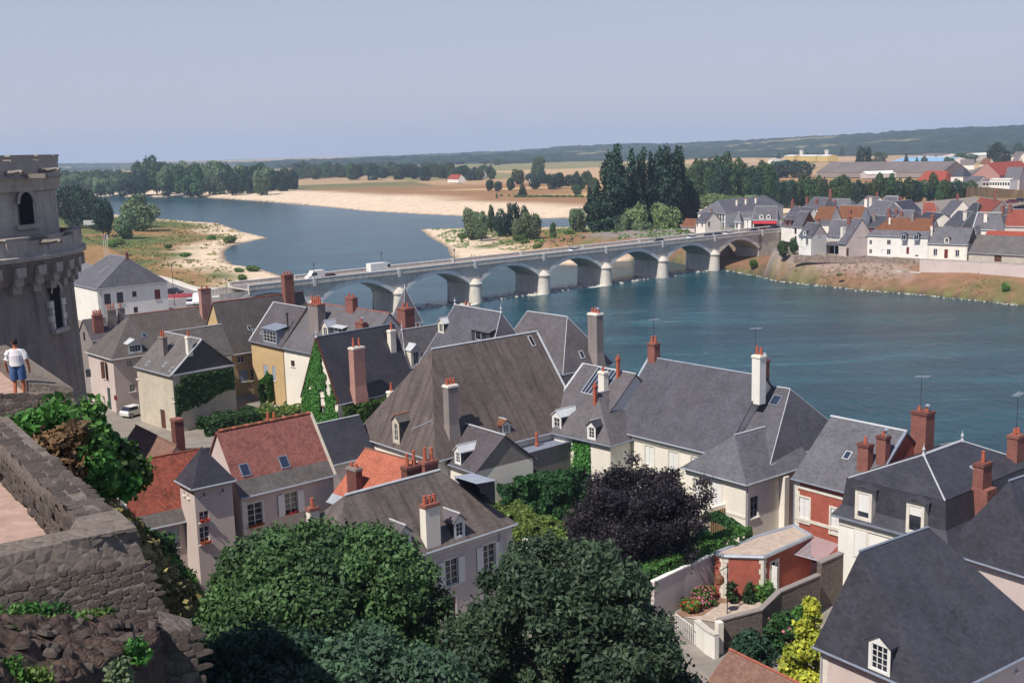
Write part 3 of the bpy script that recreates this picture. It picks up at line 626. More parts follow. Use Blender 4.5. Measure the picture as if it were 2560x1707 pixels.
# ---------------------------------------------------------------- houses
class House:
    def __init__(s, name, label, x0, y0, th, L, D, ze, h, a=0., b=0., r=.5, zg=8., wall='grey_stucco', roof='slate', ov=.28, og=.14, cap='zinc_white', caphip=True,
                 gutter='zinc', band=None, verge=None, group=None, cat='house', lod=0, gablemat=None, root=None, capr=.07, wh=None):
        s.L, s.D, s.h, s.a, s.b, s.r, s.zg, s.ze = L, D, h, a, b, r, zg, ze-zg
        s.th = R(th); s.lod = lod; s.ov = ov; s.og = og; s.wallm = MT[wall]; s.roofm = MT[roof]; s.gm = MT[gablemat or wall]; s.wh = wh
        if root is None:
            s.root = empty(name, (x0, y0, zg), s.th, label, cat, group); s.off = None
        else:
            s.root = root; s.off = (x0, y0, zg, s.th)
        s.x0, s.y0 = x0, y0
        s.c, s.s_ = math.cos(s.th), math.sin(s.th)
        s.open = {'F': [], 'R': [], 'B': [], 'L': []}
        s._roof(cap, caphip, gutter, band, verge, capr)
    def _b(s, mb, name, mats, parent=None, smooth=False):
        o = mb.build(name, mats, parent or s.root, smooth)
        if s.off is not None and parent is None:
            p = s.root.matrix_basis if False else None
            rx, ry, rz = s.root.location; ra = s.root.rotation_euler.z
            dx, dy = s.x0-rx, s.y0-ry
            o.location = (dx*math.cos(-ra)-dy*math.sin(-ra), dx*math.sin(-ra)+dy*math.cos(-ra), s.zg-rz); o.rotation_euler = (0, 0, s.th-ra)
        return o
    def loc(s, w): # world -> local
        dx, dy = w[0]-s.x0, w[1]-s.y0
        return Vector((dx*s.c+dy*s.s_, -dx*s.s_+dy*s.c, w[2]-s.zg))
    def hit(s, face, t, x, y):
        """local point where the sight line through a photo point meets a wall or roof plane"""
        q = ray(t, x, y); o = s.loc((0, 0, CAMZ)); d = Vector((q[0]*s.c+q[1]*s.s_, -q[0]*s.s_+q[1]*s.c, q[2]))
        k = s.slope(face.upper()) if face.islower() else 0
        if face == 'F': n, p = Vector((0,1,0)), s.ov
        elif face == 'B': n, p = Vector((0,1,0)), s.D-s.ov
        elif face == 'L': n, p = Vector((1,0,0)), (s.ov if s.a else s.og)
        elif face == 'R': n, p = Vector((1,0,0)), s.L-(s.ov if s.b else s.og)
        elif face == 'f': n, p = Vector((0,-k,1)), s.ze
        elif face == 'b': n, p = Vector((0,k,1)), s.ze+k*s.D
        elif face == 'l': n, p = Vector((-k,0,1)), s.ze
        elif face == 'r': n, p = Vector((k,0,1)), s.ze+k*s.L
        kk = (p-o.dot(n))/d.dot(n)
        return o+d*kk
    def slope(s, f): return {'F': s.h/(s.D*s.r), 'B': s.h/(s.D*(1-s.r)), 'L': s.h/s.a if s.a else 0, 'R': s.h/s.b if s.b else 0}[f]
    def zr(s, x, y):
        z = min(s.ze+y*s.slope('F'), s.ze+(s.D-y)*s.slope('B'))
        if s.a: z = min(z, s.ze+x*s.slope('L'))
        if s.b: z = min(z, s.ze+(s.L-x)*s.slope('R'))
        return z
    def _roof(s, cap, caphip, gutter, band, verge, capr):
        L, D, ze, h, a, b = s.L, s.D, s.ze, s.h, s.a, s.b; yr = D*s.r; T = .14
        V = Vector; E00, E10, E11, E01 = V((0,0,ze)), V((L,0,ze)), V((L,D,ze)), V((0,D,ze)); R0, R1 = V((a,yr,ze+h)), V((L-b,yr,ze+h))
        mb = MB(); dn = V((0,0,-T))
        def side(p, q): mb.face([p+dn, q+dn, q, p])
        def slab(pts): mb.face(pts); mb.face([p+dn for p in reversed(pts)])
        if band:
            t = band[0]; P0, P1 = E00.lerp(R0, t), E10.lerp(R1, t)
            mb.face([P0, P1, R1, R0]); mb.face([E00, E10, P1, P0], 1); mb.face([p+dn for p in (R0, R1, E10, E00)])
        elif (R1-R0).length < .02: slab([E00, E10, R1])
        else: slab([E00, E10, R1, R0])
        if (R1-R0).length < .02: slab([E11, E01, R0])
        else: slab([E11, E01, R0, R1])
        if a: slab([E01, E00, R0])
        if b: slab([E10, E11, R1])
        side(E00, E10); side(E11, E01)
        if a: side(E01, E00)
        else: side(E01, R0); side(R0, E00)
        if b: side(E10, E11)
        else: side(E10, R1); side(R1, E11)
        mats = [s.roofm] + ([MT[band[1]]] if band else [])
        s.roof = s._b(mb, 'roof', mats)
        if cap:
            mb = MB(); up = V((0,0,.02)); capm = MT[cap]
            if cap == 'tiles':
                pass
            if (R1-R0).length > .3: mb.tube([R0+up, R1+up], capr, 6)
            if caphip:
                hips = ([(R0,E00),(R0,E01)] if a else []) + ([(R1,E10),(R1,E11)] if b else [])
                for p, q in hips: mb.tube([p, q], capr*.55, 5)
            if mb.v: s._b(mb, 'ridge_cap', capm)
        if verge:
            for vs_ in verge.split():
                p, q = {'00':(E00,R0), '10':(E10,R1), '11':(E11,R1), '01':(E01,R0)}[vs_[:2]]
                mb = MB(); d = (q-p); sx = -1 if vs_[0] == '0' else 1
                w = V((-sx*.22,0,0)); u = V((0,0,.05)); o_ = V((sx*.03,0,0))
                A, B_, Cc, Dd = p+o_+u, q+o_+u, q+w+u, p+w+u
                mb.face([A,B_,Cc,Dd]); mb.face([A+dn-u, B_+dn-u, B_, A]); mb.face([Dd-u, Cc-u, Cc, Dd])
                s._b(mb, 'verge_flashing', MT[vs_[2:]] if len(vs_) > 2 else MT['zinc_white'])
        if gutter and s.lod < 2:
            edges = [(V((0,-.05,ze-.06)), V((L,-.05,ze-.06))), (V((L,D+.05,ze-.06)), V((0,D+.05,ze-.06)))]
            if a: edges.append((V((-.05,D,ze-.06)), V((-.05,0,ze-.06))))
            if b: edges.append((V((L+.05,0,ze-.06)), V((L+.05,D,ze-.06))))
            for i, (p, q) in enumerate(edges):
                mb = MB(); mb.tube([p, q], .075, 6); s._b(mb, 'gutter', MT[gutter])
    # ----- openings
    def win(s, face, cs, cz, w=1., h=1.5, px=None, sh=None, shm='wood_white', pane='glass', frame='wood_white', sur=None, sill=True, rows=3, cols=2, door=False, box=None, bars=True):
        """an opening centred at (cs, cz) along a wall (local metres, z of centre), or at the photo point px=(crop,x,y)"""
        if px:
            p = s.hit(face, *px); cs = p.x if face in 'FB' else p.y; cz = p.z
        s.open[face].append((cs-w/2, cs+w/2, cz-h/2, cz+h/2)); d = dict(face=face, cs=cs, cz=cz, w=w, h=h)
        P = s.wp(face); far = s.lod >= 1
        fw = .05; mb = MB()
        def bar(s0, s1, z0, z1, d0, d1): # box in wall coords: depth positive inwards
            q = [P(s0,z0,d0), P(s1,z0,d0), P(s1,z0,d1), P(s0,z0,d1), P(s0,z1,d0), P(s1,z1,d0), P(s1,z1,d1), P(s0,z1,d1)]
            for f in ((0,1,5,4),(1,2,6,5),(2,3,7,6),(3,0,4,7),(4,5,6,7),(3,2,1,0)): mb.face([q[i] for i in f])
        x0, x1, z0, z1 = cs-w/2, cs+w/2, cz-h/2, cz+h/2
        if sh == 'closed':
            bar(x0+.02, x1-.02, z0+.02, z1-.02, .04, .09)
            o = s._b(mb, 'shutter', MT[shm])
            if not far:
                mb = MB(); bar(cs-.012, cs+.012, z0+.05, z1-.05, .03, .045); s_ = mb.build('meeting_strip', MT['wood_grey'], o)
        elif door:
            bar(x0+.02, x1-.02, z0, z1-.02, .08, .13); o = s._b(mb, 'door', MT[frame])
            if not far:
                mb = MB(); bar(x1-.16, x1-.12, cz-.08, cz+.08, .04, .08); mb.build('handle', MT['steel'], o)
        else:
            bar(x0, x0+fw, z0, z1, .08, .14); bar(x1-fw, x1, z0, z1, .08, .14); bar(x0+fw, x1-fw, z0, z0+fw, .08, .14); bar(x0+fw, x1-fw, z1-fw, z1, .08, .14)
            if bars:
                for k in range(1, cols): c_ = x0+w*k/cols; bar(c_-.035, c_+.035, z0+fw, z1-fw, .09, .135)
                if not far:
                    for k in range(1, rows): c_ = z0+h*k/rows; bar(x0+fw, x1-fw, c_-.018, c_+.018, .10, .13)
            o = s._b(mb, 'window', MT[frame])
            mb = MB(); mb.face([P(x0,z0,.12), P(x1,z0,.12), P(x1,z1,.12), P(x0,z1,.12)]); mb.build('pane', MT[pane], o)
        if sur and s.lod < 2:
            mb = MB(); g = .16
            bar(x0-g, x0, z0-.02, z1+g, -.025, .05); bar(x1, x1+g, z0-.02, z1+g, -.025, .05); bar(x0, x1, z1, z1+g, -.025, .05)
            s._b(mb, 'window_surround', MT[sur]) if o.parent is None else mb.build('surround', MT[sur], o)
        if sill and not door:
            mb = MB(); bar(x0-.12, x1+.12, z0-.1, z0-.003, -.1, .12); mb.build('sill', MT['stone_clean'], o)
        if sh in ('open', 'half'):
            for sg in (-1, 1):
                mb = MB(); lw = w/2; e = x0 if sg < 0 else x1
                if sh == 'open': bar(min(e, e+sg*lw), max(e, e+sg*lw), z0, z1, -.09, -.045)
                else:
                    for q0, q1 in ((z0, z1),):
                        A = [P(e, q0, -.03), P(e+sg*lw*.75, q0, -.35), P(e+sg*lw*.75, q1, -.35), P(e, q1, -.03)]; B_ = [P(e+sg*.04, q0, -.0), P(e+sg*lw*.75+sg*.04, q0, -.33), P(e+sg*lw*.75+sg*.04, q1, -.33), P(e+sg*.04, q1, -.0)]
                        mb.face(A); mb.face(list(reversed(B_)))
                        for i in range(4): mb.face([A[i], A[(i+1)%4], B_[(i+1)%4], B_[i]])
                so = mb.build('shutter', MT[shm], o)
        if box:
            mb = MB(); bar(x0+.03, x1-.03, z0+.0, z0+.1, -.2, -.02); fb = mb.build('flower_box', MT['pot'], o)
            flowers(o, [P(x0+w*random.random(), z0+.08+random.random()*.14, -.28+.26*random.random()) for _ in range(30)], s)
        o_ = o
        return o
    def wp(s, face):
        ol = s.ov if s.a else s.og; orr = s.L-(s.ov if s.b else s.og)
        return {'F': lambda q, z, d: Vector((q, s.ov+d, z)), 'B': lambda q, z, d: Vector((q, s.D-s.ov-d, z)), 'L': lambda q, z, d: Vector((ol+d, q, z)), 'R': lambda q, z, d: Vector((orr-d, q, z))}[face]
    def finish(s):
        ol = s.ov if s.a else s.og; orr = s.L-(s.ov if s.b else s.og); T = .15
        ztop = s.ze+s.ov*s.slope('F')-T; ztb = s.ze+s.ov*s.slope('B')-T; mb = MB(); zb = 0. if s.wh is None else s.ze-s.wh
        for face in 'FRBL':
            P = s.wp(face); q0, q1 = (ol, orr) if face in 'FB' else (s.ov, s.D-s.ov)
            zt = ztop if face == 'F' else ztb if face == 'B' else min(ztop, ztb)
            ops = [(max(q0+.01,a), min(q1-.01,b), max(zb+.01,c), min(zt-.01,d)) for a, b, c, d in s.open[face]]
            ops = [o for o in ops if o[1] > o[0] and o[3] > o[2]]
            qs = sorted({q0, q1} | {v for o in ops for v in o[:2]}); zs = sorted({zb, zt} | {v for o in ops for v in o[2:]})
            fl = face in 'BL'
            for i in range(len(qs)-1):
                for j in range(len(zs)-1):
                    cq, cz = (qs[i]+qs[i+1])/2, (zs[j]+zs[j+1])/2
                    if any(o[0] < cq < o[1] and o[2] < cz < o[3] for o in ops): continue
                    f = [P(qs[i],zs[j],0), P(qs[i+1],zs[j],0), P(qs[i+1],zs[j+1],0), P(qs[i],zs[j+1],0)]
                    mb.face(list(reversed(f)) if fl else f)
            for a, b, c, d in ops:
                for p, q in (((a,c),(b,c)), ((b,c),(b,d)), ((b,d),(a,d)), ((a,d),(a,c))):
                    mb.face([P(*p,0), P(*q,0), P(*q,.2), P(*p,.2)])
                mb.face([P(a,c,.2), P(b,c,.2), P(b,d,.2), P(a,d,.2)], 1)
            if face in 'LR' and not (s.a if face == 'L' else s.b):
                f = [P(q0,zt,0), P(q1,zt,0)]
                if ztb > zt+.01: f.append(P(q1,ztb,0))
                f.append(P(s.D*s.r, s.ze+s.h-T, 0))
                if ztop > zt+.01: f.append(P(q0,ztop,0))
                mb.face(list(reversed(f)) if fl else f, 2)
        s.wall = s._b(mb, 'wall', [s.wallm, MT['dark'], s.gm])
        return s
    # ----- roof furniture
    def chimney(s, x, y, ztop, w=.9, d=.5, mat='brick', pots=2, potm='pot', pot_h=.5, cap='stone', px=None, f='f', cowl=False, taper=0., capm=None):
        """ztop is the height of the top above the roof there"""
        if px: p = s.hit(f, *px); x, y = p.x, p.y
        zb = min(s.zr(min(max(x+i*w/2, 0), s.L), min(max(y+j*d/2, 0), s.D)) for i in (-1,1) for j in (-1,1))-.25; zt = s.zr(min(max(x,0),s.L), min(max(y,0),s.D))+ztop
        mb = MB(); mb.box(x-w/2, y-d/2, zb, x+w/2, y+d/2, zt-.12)
        if taper:
            mb = MB(); A = [(x-w/2-taper, y-d/2-taper), (x+w/2+taper, y-d/2-taper), (x+w/2+taper, y+d/2+taper), (x-w/2-taper, y+d/2+taper)]; B_ = [(x-w/2, y-d/2), (x+w/2, y-d/2), (x+w/2, y+d/2), (x-w/2, y+d/2)]
            zm = zb+(zt-zb)*.3
            for i in range(4):
                a, b = A[i], A[(i+1)%4]; c, e = B_[(i+1)%4], B_[i]
                mb.face([(*a,zb), (*b,zb), (*c,zm), (*e,zm)])
            mb.prism(B_, zm, zt-.12)
        o = s._b(mb, 'chimney', MT[mat])
        cm = MT[capm] if capm else MT[mat]
        mb = MB(); mb.box(x-w/2-.06, y-d/2-.06, zt-.22, x+w/2+.06, y+d/2+.06, zt-.08); mb.box(x-w/2-.02, y-d/2-.02, zt-.079, x+w/2+.02, y+d/2+.02, zt)
        mb.build('chimney_cap', cm, o)
        for k in range(pots):
            t = (k+.5)/pots-.5; px_, py_ = (x+t*w, y) if w >= d else (x, y+t*d)
            ph = pot_h*(.85+.35*random.random())
            mb = MB(); mb.lathe([(.14, zt-.02), (.13, zt+ph*.5), (.1, zt+ph*.86), (.13, zt+ph*.9), (.12, zt+ph), (.05, zt+ph)], 8, (px_, py_)); mb.build('chimney_pot', MT[potm], o, True)
        if cowl:
            mb = MB(); mb.lathe([(.09, zt-.02), (.09, zt+.35), (.2, zt+.4), (.22, zt+.5), (.1, zt+.6), (.01, zt+.62)], 10, (x+(w*.28 if w >= d else 0), y+(0 if w >= d else d*.28))); mb.build('cowl', MT['chrome'], o, True)
        return o
    def dormer(s, f, w=1.2, hw=1.5, hr=.5, px=None, cs=0, dep=1., wall='wood_white', roof='slate', ridge='zinc_white', ww=None, wh=None, rows=3, cols=2, pane='glass', flat=False, cheek=None, frame='wood_white', sh=False, pan=True):
        """px: photo point at the middle of the dormer's foot on the slope f"""
        if px:
            p = s.hit(f.lower(), *px); cs, dep = {'f': (p.x, p.y), 'b': (p.x, s.D-p.y), 'l': (p.y, p.x), 'r': (p.y, s.L-p.x)}[f.lower()]
        k = s.slope(f.upper()); zb = s.ze+k*dep; T = hw/k; T2 = (hw+hr)/k
        mp = {'f': lambda q, e, z: Vector((q, e, z)), 'b': lambda q, e, z: Vector((q, s.D-e, z)), 'l': lambda q, e, z: Vector((e, q, z)), 'r': lambda q, e, z: Vector((s.L-e, q, z))}[f.lower()]
        ww = ww or w*.62; wh = wh or hw*.72; x0, x1 = cs-w/2, cs+w/2; z1 = zb+hw; mb = MB(); wz0 = zb+(hw-wh)*.45; wz1 = wz0+wh; a, b = cs-ww/2, cs+ww/2
        def fc(pts, mi=0): mb.face([mp(*p) for p in pts], mi)
        fc([(x0,dep,zb-.15),(a,dep,zb-.15),(a,dep,z1),(x0,dep,z1)]); fc([(b,dep,zb-.15),(x1,dep,zb-.15),(x1,dep,z1),(b,dep,z1)])
        fc([(a,dep,zb-.15),(b,dep,zb-.15),(b,dep,wz0),(a,dep,wz0)]); fc([(a,dep,wz1),(b,dep,wz1),(b,dep,z1),(a,dep,z1)])
        for p, q in (((a,wz0),(b,wz0)), ((b,wz0),(b,wz1)), ((b,wz1),(a,wz1)), ((a,wz1),(a,wz0))): fc([(p[0],dep,p[1]),(q[0],dep,q[1]),(q[0],dep+.12,q[1]),(p[0],dep+.12,p[1])])
        if not flat: fc([(x0,dep,z1),(x1,dep,z1),(cs,dep,z1+hr)])
        for xx in (x0, x1): fc([(xx,dep,zb-.15),(xx,dep+T,z1-.0),(xx,dep,z1)], 1)
        o = s._b(mb, 'dormer', [MT[wall], MT[cheek] if cheek else MT['slate_dark']])
        mb = MB(); e = .12
        if flat:
            fc([(x0-e,dep-e,z1+.02),(x1+e,dep-e,z1+.02),(x1+e,dep+T2,z1+.03+hr),(x0-e,dep+T2,z1+.03+hr)])
            fc([(x0-e,dep-e,z1-.08),(x1+e,dep-e,z1-.08),(x1+e,dep-e,z1+.02),(x0-e,dep-e,z1+.02)])
        else:
            sl_ = hr/(w/2); zl = z1-e*sl_+.03
            for sg in (-1, 1):
                xe = cs+sg*(w/2+e)
                fc([(xe,dep-e,zl),(cs,dep-e,z1+hr+.03),(cs,dep+T2,z1+hr+.03),(xe,dep+(hw-e*sl_)/k,zl)])
                fc([(xe,dep-e,zl-.08),(cs,dep-e,z1+hr-.05),(cs,dep-e,z1+hr+.03),(xe,dep-e,zl)])
                fc([(xe,dep-e,zl-.07),(cs,dep-e,z1+hr-.04),(cs,dep+T2,z1+hr-.04),(xe,dep+(hw-e*sl_)/k,zl-.07)])
        mb.build('dormer_roof', MT[roof], o)
        if ridge and not flat:
            mb = MB(); mb.tube([mp(cs,dep-e,z1+hr+.05), mp(cs,dep+T2,z1+hr+.05)], .06, 5); mb.build('dormer_ridge', MT[ridge], o)
        mb = MB()
        def bar(p0, p1, q0, q1, d0=.04, d1=.09):
            q = [mp(p0,dep+d0,q0), mp(p1,dep+d0,q0), mp(p1,dep+d1,q0), mp(p0,dep+d1,q0), mp(p0,dep+d0,q1), mp(p1,dep+d0,q1), mp(p1,dep+d1,q1), mp(p0,dep+d1,q1)]
            for ff in ((0,1,5,4),(1,2,6,5),(2,3,7,6),(3,0,4,7),(4,5,6,7),(3,2,1,0)): mb.face([q[i] for i in ff])
        if sh:
            bar(a, b, wz0, wz1, .05, .09); mb.build('shutter', MT['wood_white'], o)
        else:
            g = .04; bar(a,a+g,wz0,wz1); bar(b-g,b,wz0,wz1); bar(a+g,b-g,wz0,wz0+g); bar(a+g,b-g,wz1-g,wz1)
            for i in range(1, cols): c_ = a+ww*i/cols; bar(c_-.025,c_+.025,wz0+g,wz1-g,.05,.085)
            if s.lod < 1:
                for i in range(1, rows): c_ = wz0+wh*i/rows; bar(a+g,b-g,c_-.015,c_+.015,.05,.08)
            mb.build('window', MT[frame], o)
            mb = MB(); fc([(a,dep+.07,wz0),(b,dep+.07,wz0),(b,dep+.07,wz1),(a,dep+.07,wz1)]); mb.build('pane', MT[pane], o)
        return o
    def skylight(s, f, px=None, w=.8, h=1.1, frame='lead', pane='glass_blue', up=.07):
        p = s.hit(f, *px); k = s.slope(f.upper()); n_ = {'f': Vector((0,-k,1)), 'b': Vector((0,k,1)), 'l': Vector((-k,0,1)), 'r': Vector((k,0,1))}[f].normalized()
        ax = Vector((1,0,0)) if f in 'fb' else Vector((0,1,0)); ay = n_.cross(ax)
        if ay.z < 0: ay = -ay
        mb = MB()
        def quad(x0, x1, y0, y1, u): return [p+ax*x0+ay*y0+n_*u, p+ax*x1+ay*y0+n_*u, p+ax*x1+ay*y1+n_*u, p+ax*x0+ay*y1+n_*u]
        A, B_ = quad(-w/2, w/2, -h/2, h/2, -.02), quad(-w/2, w/2, -h/2, h/2, up)
        for i in range(4): mb.face([A[i], A[(i+1)%4], B_[(i+1)%4], B_[i]])
        g = .07; I = quad(-w/2+g, w/2-g, -h/2+g, h/2-g, up)
        for i in range(4): mb.face([B_[i], B_[(i+1)%4], I[(i+1)%4], I[i]])
        o = s._b(mb, 'skylight', MT[frame])
        mb = MB(); mb.face(quad(-w/2+g, w/2-g, -h/2+g, h/2-g, up-.02)); mb.build('pane', MT[pane], o)
        return o
    def quoins(s, face, end, n, z0=None, dz=.42, mat='stone_clean', w=(.5,.34)):
        P = s.wp(face); q0, q1 = ((s.ov if s.a else s.og), s.L-(s.ov if s.b else s.og)) if face in 'FB' else (s.ov, s.D-s.ov)
        z = s.ze-.15 if z0 is None else z0
        for i in range(n):
            ww = w[i % 2]; a, b = (q0-.02, q0+ww) if end == 0 else (q1-ww, q1+.02); mb = MB(); zt, zb = z-i*dz-.01, z-(i+1)*dz+.01
            q = [P(a,zb,-.03), P(b,zb,-.03), P(b,zb,.05), P(a,zb,.05), P(a,zt,-.03), P(b,zt,-.03), P(b,zt,.05), P(a,zt,.05)]
            for f in ((0,1,5,4),(1,2,6,5),(2,3,7,6),(3,0,4,7),(4,5,6,7),(3,2,1,0)): mb.face([q[k] for k in f])
            s._b(mb, 'quoin', MT[mat])
    def pipe(s, face, q, z0=0., r=.05, d=-.08):
        P = s.wp(face); mb = MB(); mb.tube([P(q,z0,d), P(q,s.ze-.15,d)], r, 6); s._b(mb, 'drainpipe', MT['zinc'])
    def boxpart(s, name, mat, x0, y0, z0, x1, y1, z1):
        mb = MB(); mb.box(x0,y0,z0,x1,y1,z1); return s._b(mb, name, MT[mat])
def flowers(parent, pts, h):
    V = []; F = []; A = []
    for p in pts:
        for k in range(2):
            c = np.array(p)+np.random.normal(0,.04,3); u = np.random.normal(0,1,3); u /= np.linalg.norm(u); v = np.cross(u, np.random.normal(0,1,3)); v /= np.linalg.norm(v)
            s_ = .05; b = len(V); V += [c-u*s_-v*s_, c+u*s_-v*s_, c+u*s_+v*s_, c-u*s_+v*s_]; F.append((b,b+1,b+2,b+3)); A.append(random.random())
    o = link('flowers', npmesh('flowers', np.array(V), np.array(F), MT['petal_red'], {'var': ('FACE', np.array(A))}), parent); o['kind'] = 'stuff'
    return o
MT['petal_red'] = m_leaf('red_flowers', hexc('4a5a2e'), hexc('c0392e'), .1)
MT['petal_pink'] = m_leaf('pink_flowers', hexc('4c6a34'), hexc('d77a86'), .1)
# ---------------------------------------------------------------- near bank houses
random.seed(4); np.random.seed(4)
H = House
def antenna(h, x, y, z0, ht, label):
    mb = MB(); mb.tube([(x,y,z0),(x,y,z0+ht)], .025, 5); o = h._b(mb, 'aerial_mast', MT['steel'])
    mb = MB(); mb.tube([(x-.5,y,z0+ht-.1),(x+.6,y+.2,z0+ht+.05)], .02, 4)
    for k in range(6):
        t = -.45+k*.19; mb.tube([(x+t,y-.28,z0+ht-.06+t*.1),(x+t,y+.28,z0+ht-.06+t*.1)], .014, 4)
    mb.build('aerial', MT['zinc'], o)
def finial(h, x, y, z, ht=.9):
    mb = MB(); mb.lathe([(.16,z-.05),(.1,z+.1),(.05,z+.25),(.12,z+.38),(.1,z+.48),(.03,z+.6),(.015,z+ht)], 8, (x,y)); h._b(mb, 'finial', MT['zinc_white'], None, True)
# white hipped townhouse by the bridgehead
h = H('townhouse', 'white hipped townhouse beside the bridge road, partly behind the round tower', -94.2,235.6,-50.6,18.96,15.02,15.5,5.61,7.09,2.61, wall='white', roof='slate_blue', cap='zinc')
for x, y, w, hh, kw in ((988,1500,1.3,2.2,dict(frame='wood_brown')), (1103,1485,1.3,2.2,dict(frame='wood_brown',pane='glass_blue')), (1235,1452,.9,1.1,dict(frame='wood_brown')), (1447,1455,1.2,2.0,dict(sh='closed',shm='wood_red'))):
    h.win('R', 0, 0, w, hh, ('R1',x,y), **kw)
for x, y, w in ((1125,305,1.2), (1250,285,.9)): h.win('R', 0, 0, w, 1.7, ('R5',x,y), frame='wood_brown')
h.pipe('R', 1.); h.skylight('f', ('R1',960,1225), .5, 2.2, 'zinc_white'); h.skylight('r', ('R1',1075,1330), .5, .7); h.chimney(0,0,1.,.5,.5,'brick',1,px=('R1',1165,1115),f='r'); h.finish()
# small house with the row of red pots, left of the long roof
p = at('R5',845,560,13.2)
h = H('narrow_house', 'narrow slate house with crowded red chimney pots, squeezed between tower and long hipped roof', p.x,p.y,41.,9,6.5,13.2,3., roof='slate', wall='old_stucco')
for x, y, w, mt, n in ((905,470,1.5,'brick',5), (1030,420,1.4,'old_stucco',3), (1118,400,.8,'old_stucco',1)): h.chimney(0,0,2.6,w,.7,mt,n,px=('R5',x,y),pot_h=.8)
h.finish()
# long hipped house
h = H('long_house', 'long brown-grey hipped slate house with a lit end wall and stop sign at its foot', -52.1,143.3,41.5,17,8.98,15.2,4.89,4.78,0, wall='pink_stucco', roof='slate_old', cap='tile_orange', caphip=False, gutter='zinc_white')
h.win('L',0,0,.85,2.3,('R5',972,830),frame='wood_white',sh='half',shm='wood_brown'); h.win('L',0,0,1.0,3.0,('R5',1005,1090),door=True,frame='wood_green')
h.win('L',0,0,.3,1.5,('R5',962,1120),sh='closed',shm='wood_brown'); h.win('F',0,0,.7,.8,('R5',1190,765),rows=2); h.win('F',0,0,.75,1.,('R5',1218,990),rows=2)
h.dormer('f',1.9,1.35,.45,('R5',1245,672),wall='wood_white',roof='zinc_white',cols=4,rows=2,ww=1.5,wh=.8,cheek='slate_old')
h.chimney(0,0,3.9,1.5,.8,'brick_pink',2,px=('R5',1895,330),pot_h=.35,capm='brick'); h.skylight('f',('R5',1325,508),.6,.7); h.finish()
# tall ochre house
h = H('ochre_house', 'tall ochre house with a steep lichen-grey slate roof above the ivy garden', -39.1,150.6,40.6,14.2,8.3,14.0,7.09,0,0,.353, wall='yellow', roof='slate_old', cap='tile_orange', gutter='zinc_white')
h.win('F',0,0,1.0,.8,('R5',2212,728),cols=2,rows=2); h.win('F',0,0,1.3,1.7,('R5',2235,880),sh='closed',shm='wood_grey'); h.win('L',0,0,.5,.9,('R5',1990,415))
h.win('F',0,0,1.0,1.6,('R5',2335,870),frame='wood_white'); h.skylight('f',('R5',2290,440),.5,.7,'zinc_white'); h.chimney(0,0,3.8,1.5,1.,'brick',3,px=('R6',300,262),pot_h=.5)
h.skylight('f',('R5',2345,500),.6,1.6,'zinc_white'); h.finish()
# corner house with the slate gable, ivy on its side
h = H('corner_house', 'stone corner house with dark slate-hung gable and a wall half buried in ivy', -47.7,138.7,-46.1,9.64,8.91,15.1,3.83, wall='stone', roof='slate_old', gablemat='slate_dark', verge='10zinc_white')
hc = h
h.boxpart('gable_flashing','zinc_white', h.L-.2,.3,h.ze-.1,h.L+.06,h.D-.2,h.ze+.08)
h.chimney(0,0,2.2,1.2,.6,'old_stucco',2,px=('R5',1505,680),pot_h=.7); h.chimney(0,0,1.9,.6,.6,'cream',1,px=('R5',1740,660),pot_h=.7)
for x, y in ((1360,765),(1515,780),(1575,820)): h.skylight('f',('R5',x,y),.4,.7,'zinc_white')
h.win('F',0,0,.5,.5,('R5',1590,1100)); h.win('F',0,0,1.2,2.6,('R5',1500,1285),door=True,frame='wood_brown'); h.win('F',0,0,.4,.4,('R5',1262,895))
h.finish()
v = H('x','x', -47.7+.5*8.91*.72-2.6*(-.69),138.7+.5*8.91*.694-2.6*.72,43.9,8.2,5.2,15.1,3.75, zg=8, wall='cream', roof='slate_old', root=h.root, gutter=None); v.finish()
# house with zinc wall dormer
h = H('dormer_house', 'ochre house with a zinc-clad wall dormer and steep plum-grey slate roof', -35.9,150.7,-48.9,8.75,8.2,16.0,4.85, wall='yellow', roof='slate', verge='00zinc_white', gutter='lead')
h.dormer('f',3.8,2.,.4,cs=5.6,dep=.12,wall='lead',roof='lead',flat=True,cols=4,rows=3,ww=3.2,wh=1.4,cheek='lead'); h.win('F',0,0,1.2,2.3,('R6',92,930),sh='closed',shm='wood_grey'); h.win('F',0,0,.9,2.,('R6',165,930),sh='closed',shm='wood_grey')
h.skylight('f',('R6',65,545),.6,.9,'zinc_white'); h.skylight('f',('R6',205,570),.6,1.,'zinc_white'); h.chimney(0,0,2.4,.16,.16,'steel',0,px=('R6',295,540)); h.finish()
# long grey roof with orange ridge
h = H('ridge_house', 'long grey slate house with an orange tiled ridge and stone dormer behind the ivy house', -30.2,144.3,-46.4,16.9,10.2,16.0,5.44, wall='cream', roof='slate', cap='tile_orange', gutter='lead')
h.chimney(0,0,3.0,2.2,1.2,'old_stucco',5,px=('R6',565,500),pot_h=.9,capm='brick'); h.chimney(0,0,1.6,1.6,.8,'brick',2,px=('R6',880,345),pot_h=.4); h.chimney(0,0,1.2,1.5,.7,'brick',1,px=('R6',968,545),cowl=True)
h.dormer('f',1.3,1.3,.7,('R6',637,590),wall='stone_clean',roof='zinc',cheek='zinc'); h.dormer('f',2.4,.7,.15,('R6',750,560),wall='slate_dark',roof='zinc_white',flat=True,cols=2,rows=1)
h.win('F',0,0,.9,.8,('R6',338,840),frame='wood_brown'); h.chimney(16.6,7.8,3.2,1.6,1.5,'brick',2,pot_h=.6); h.chimney(16.8,9.8,1.6,1.6,1.,'old_stucco',2,pot_h=1.5); h.finish()
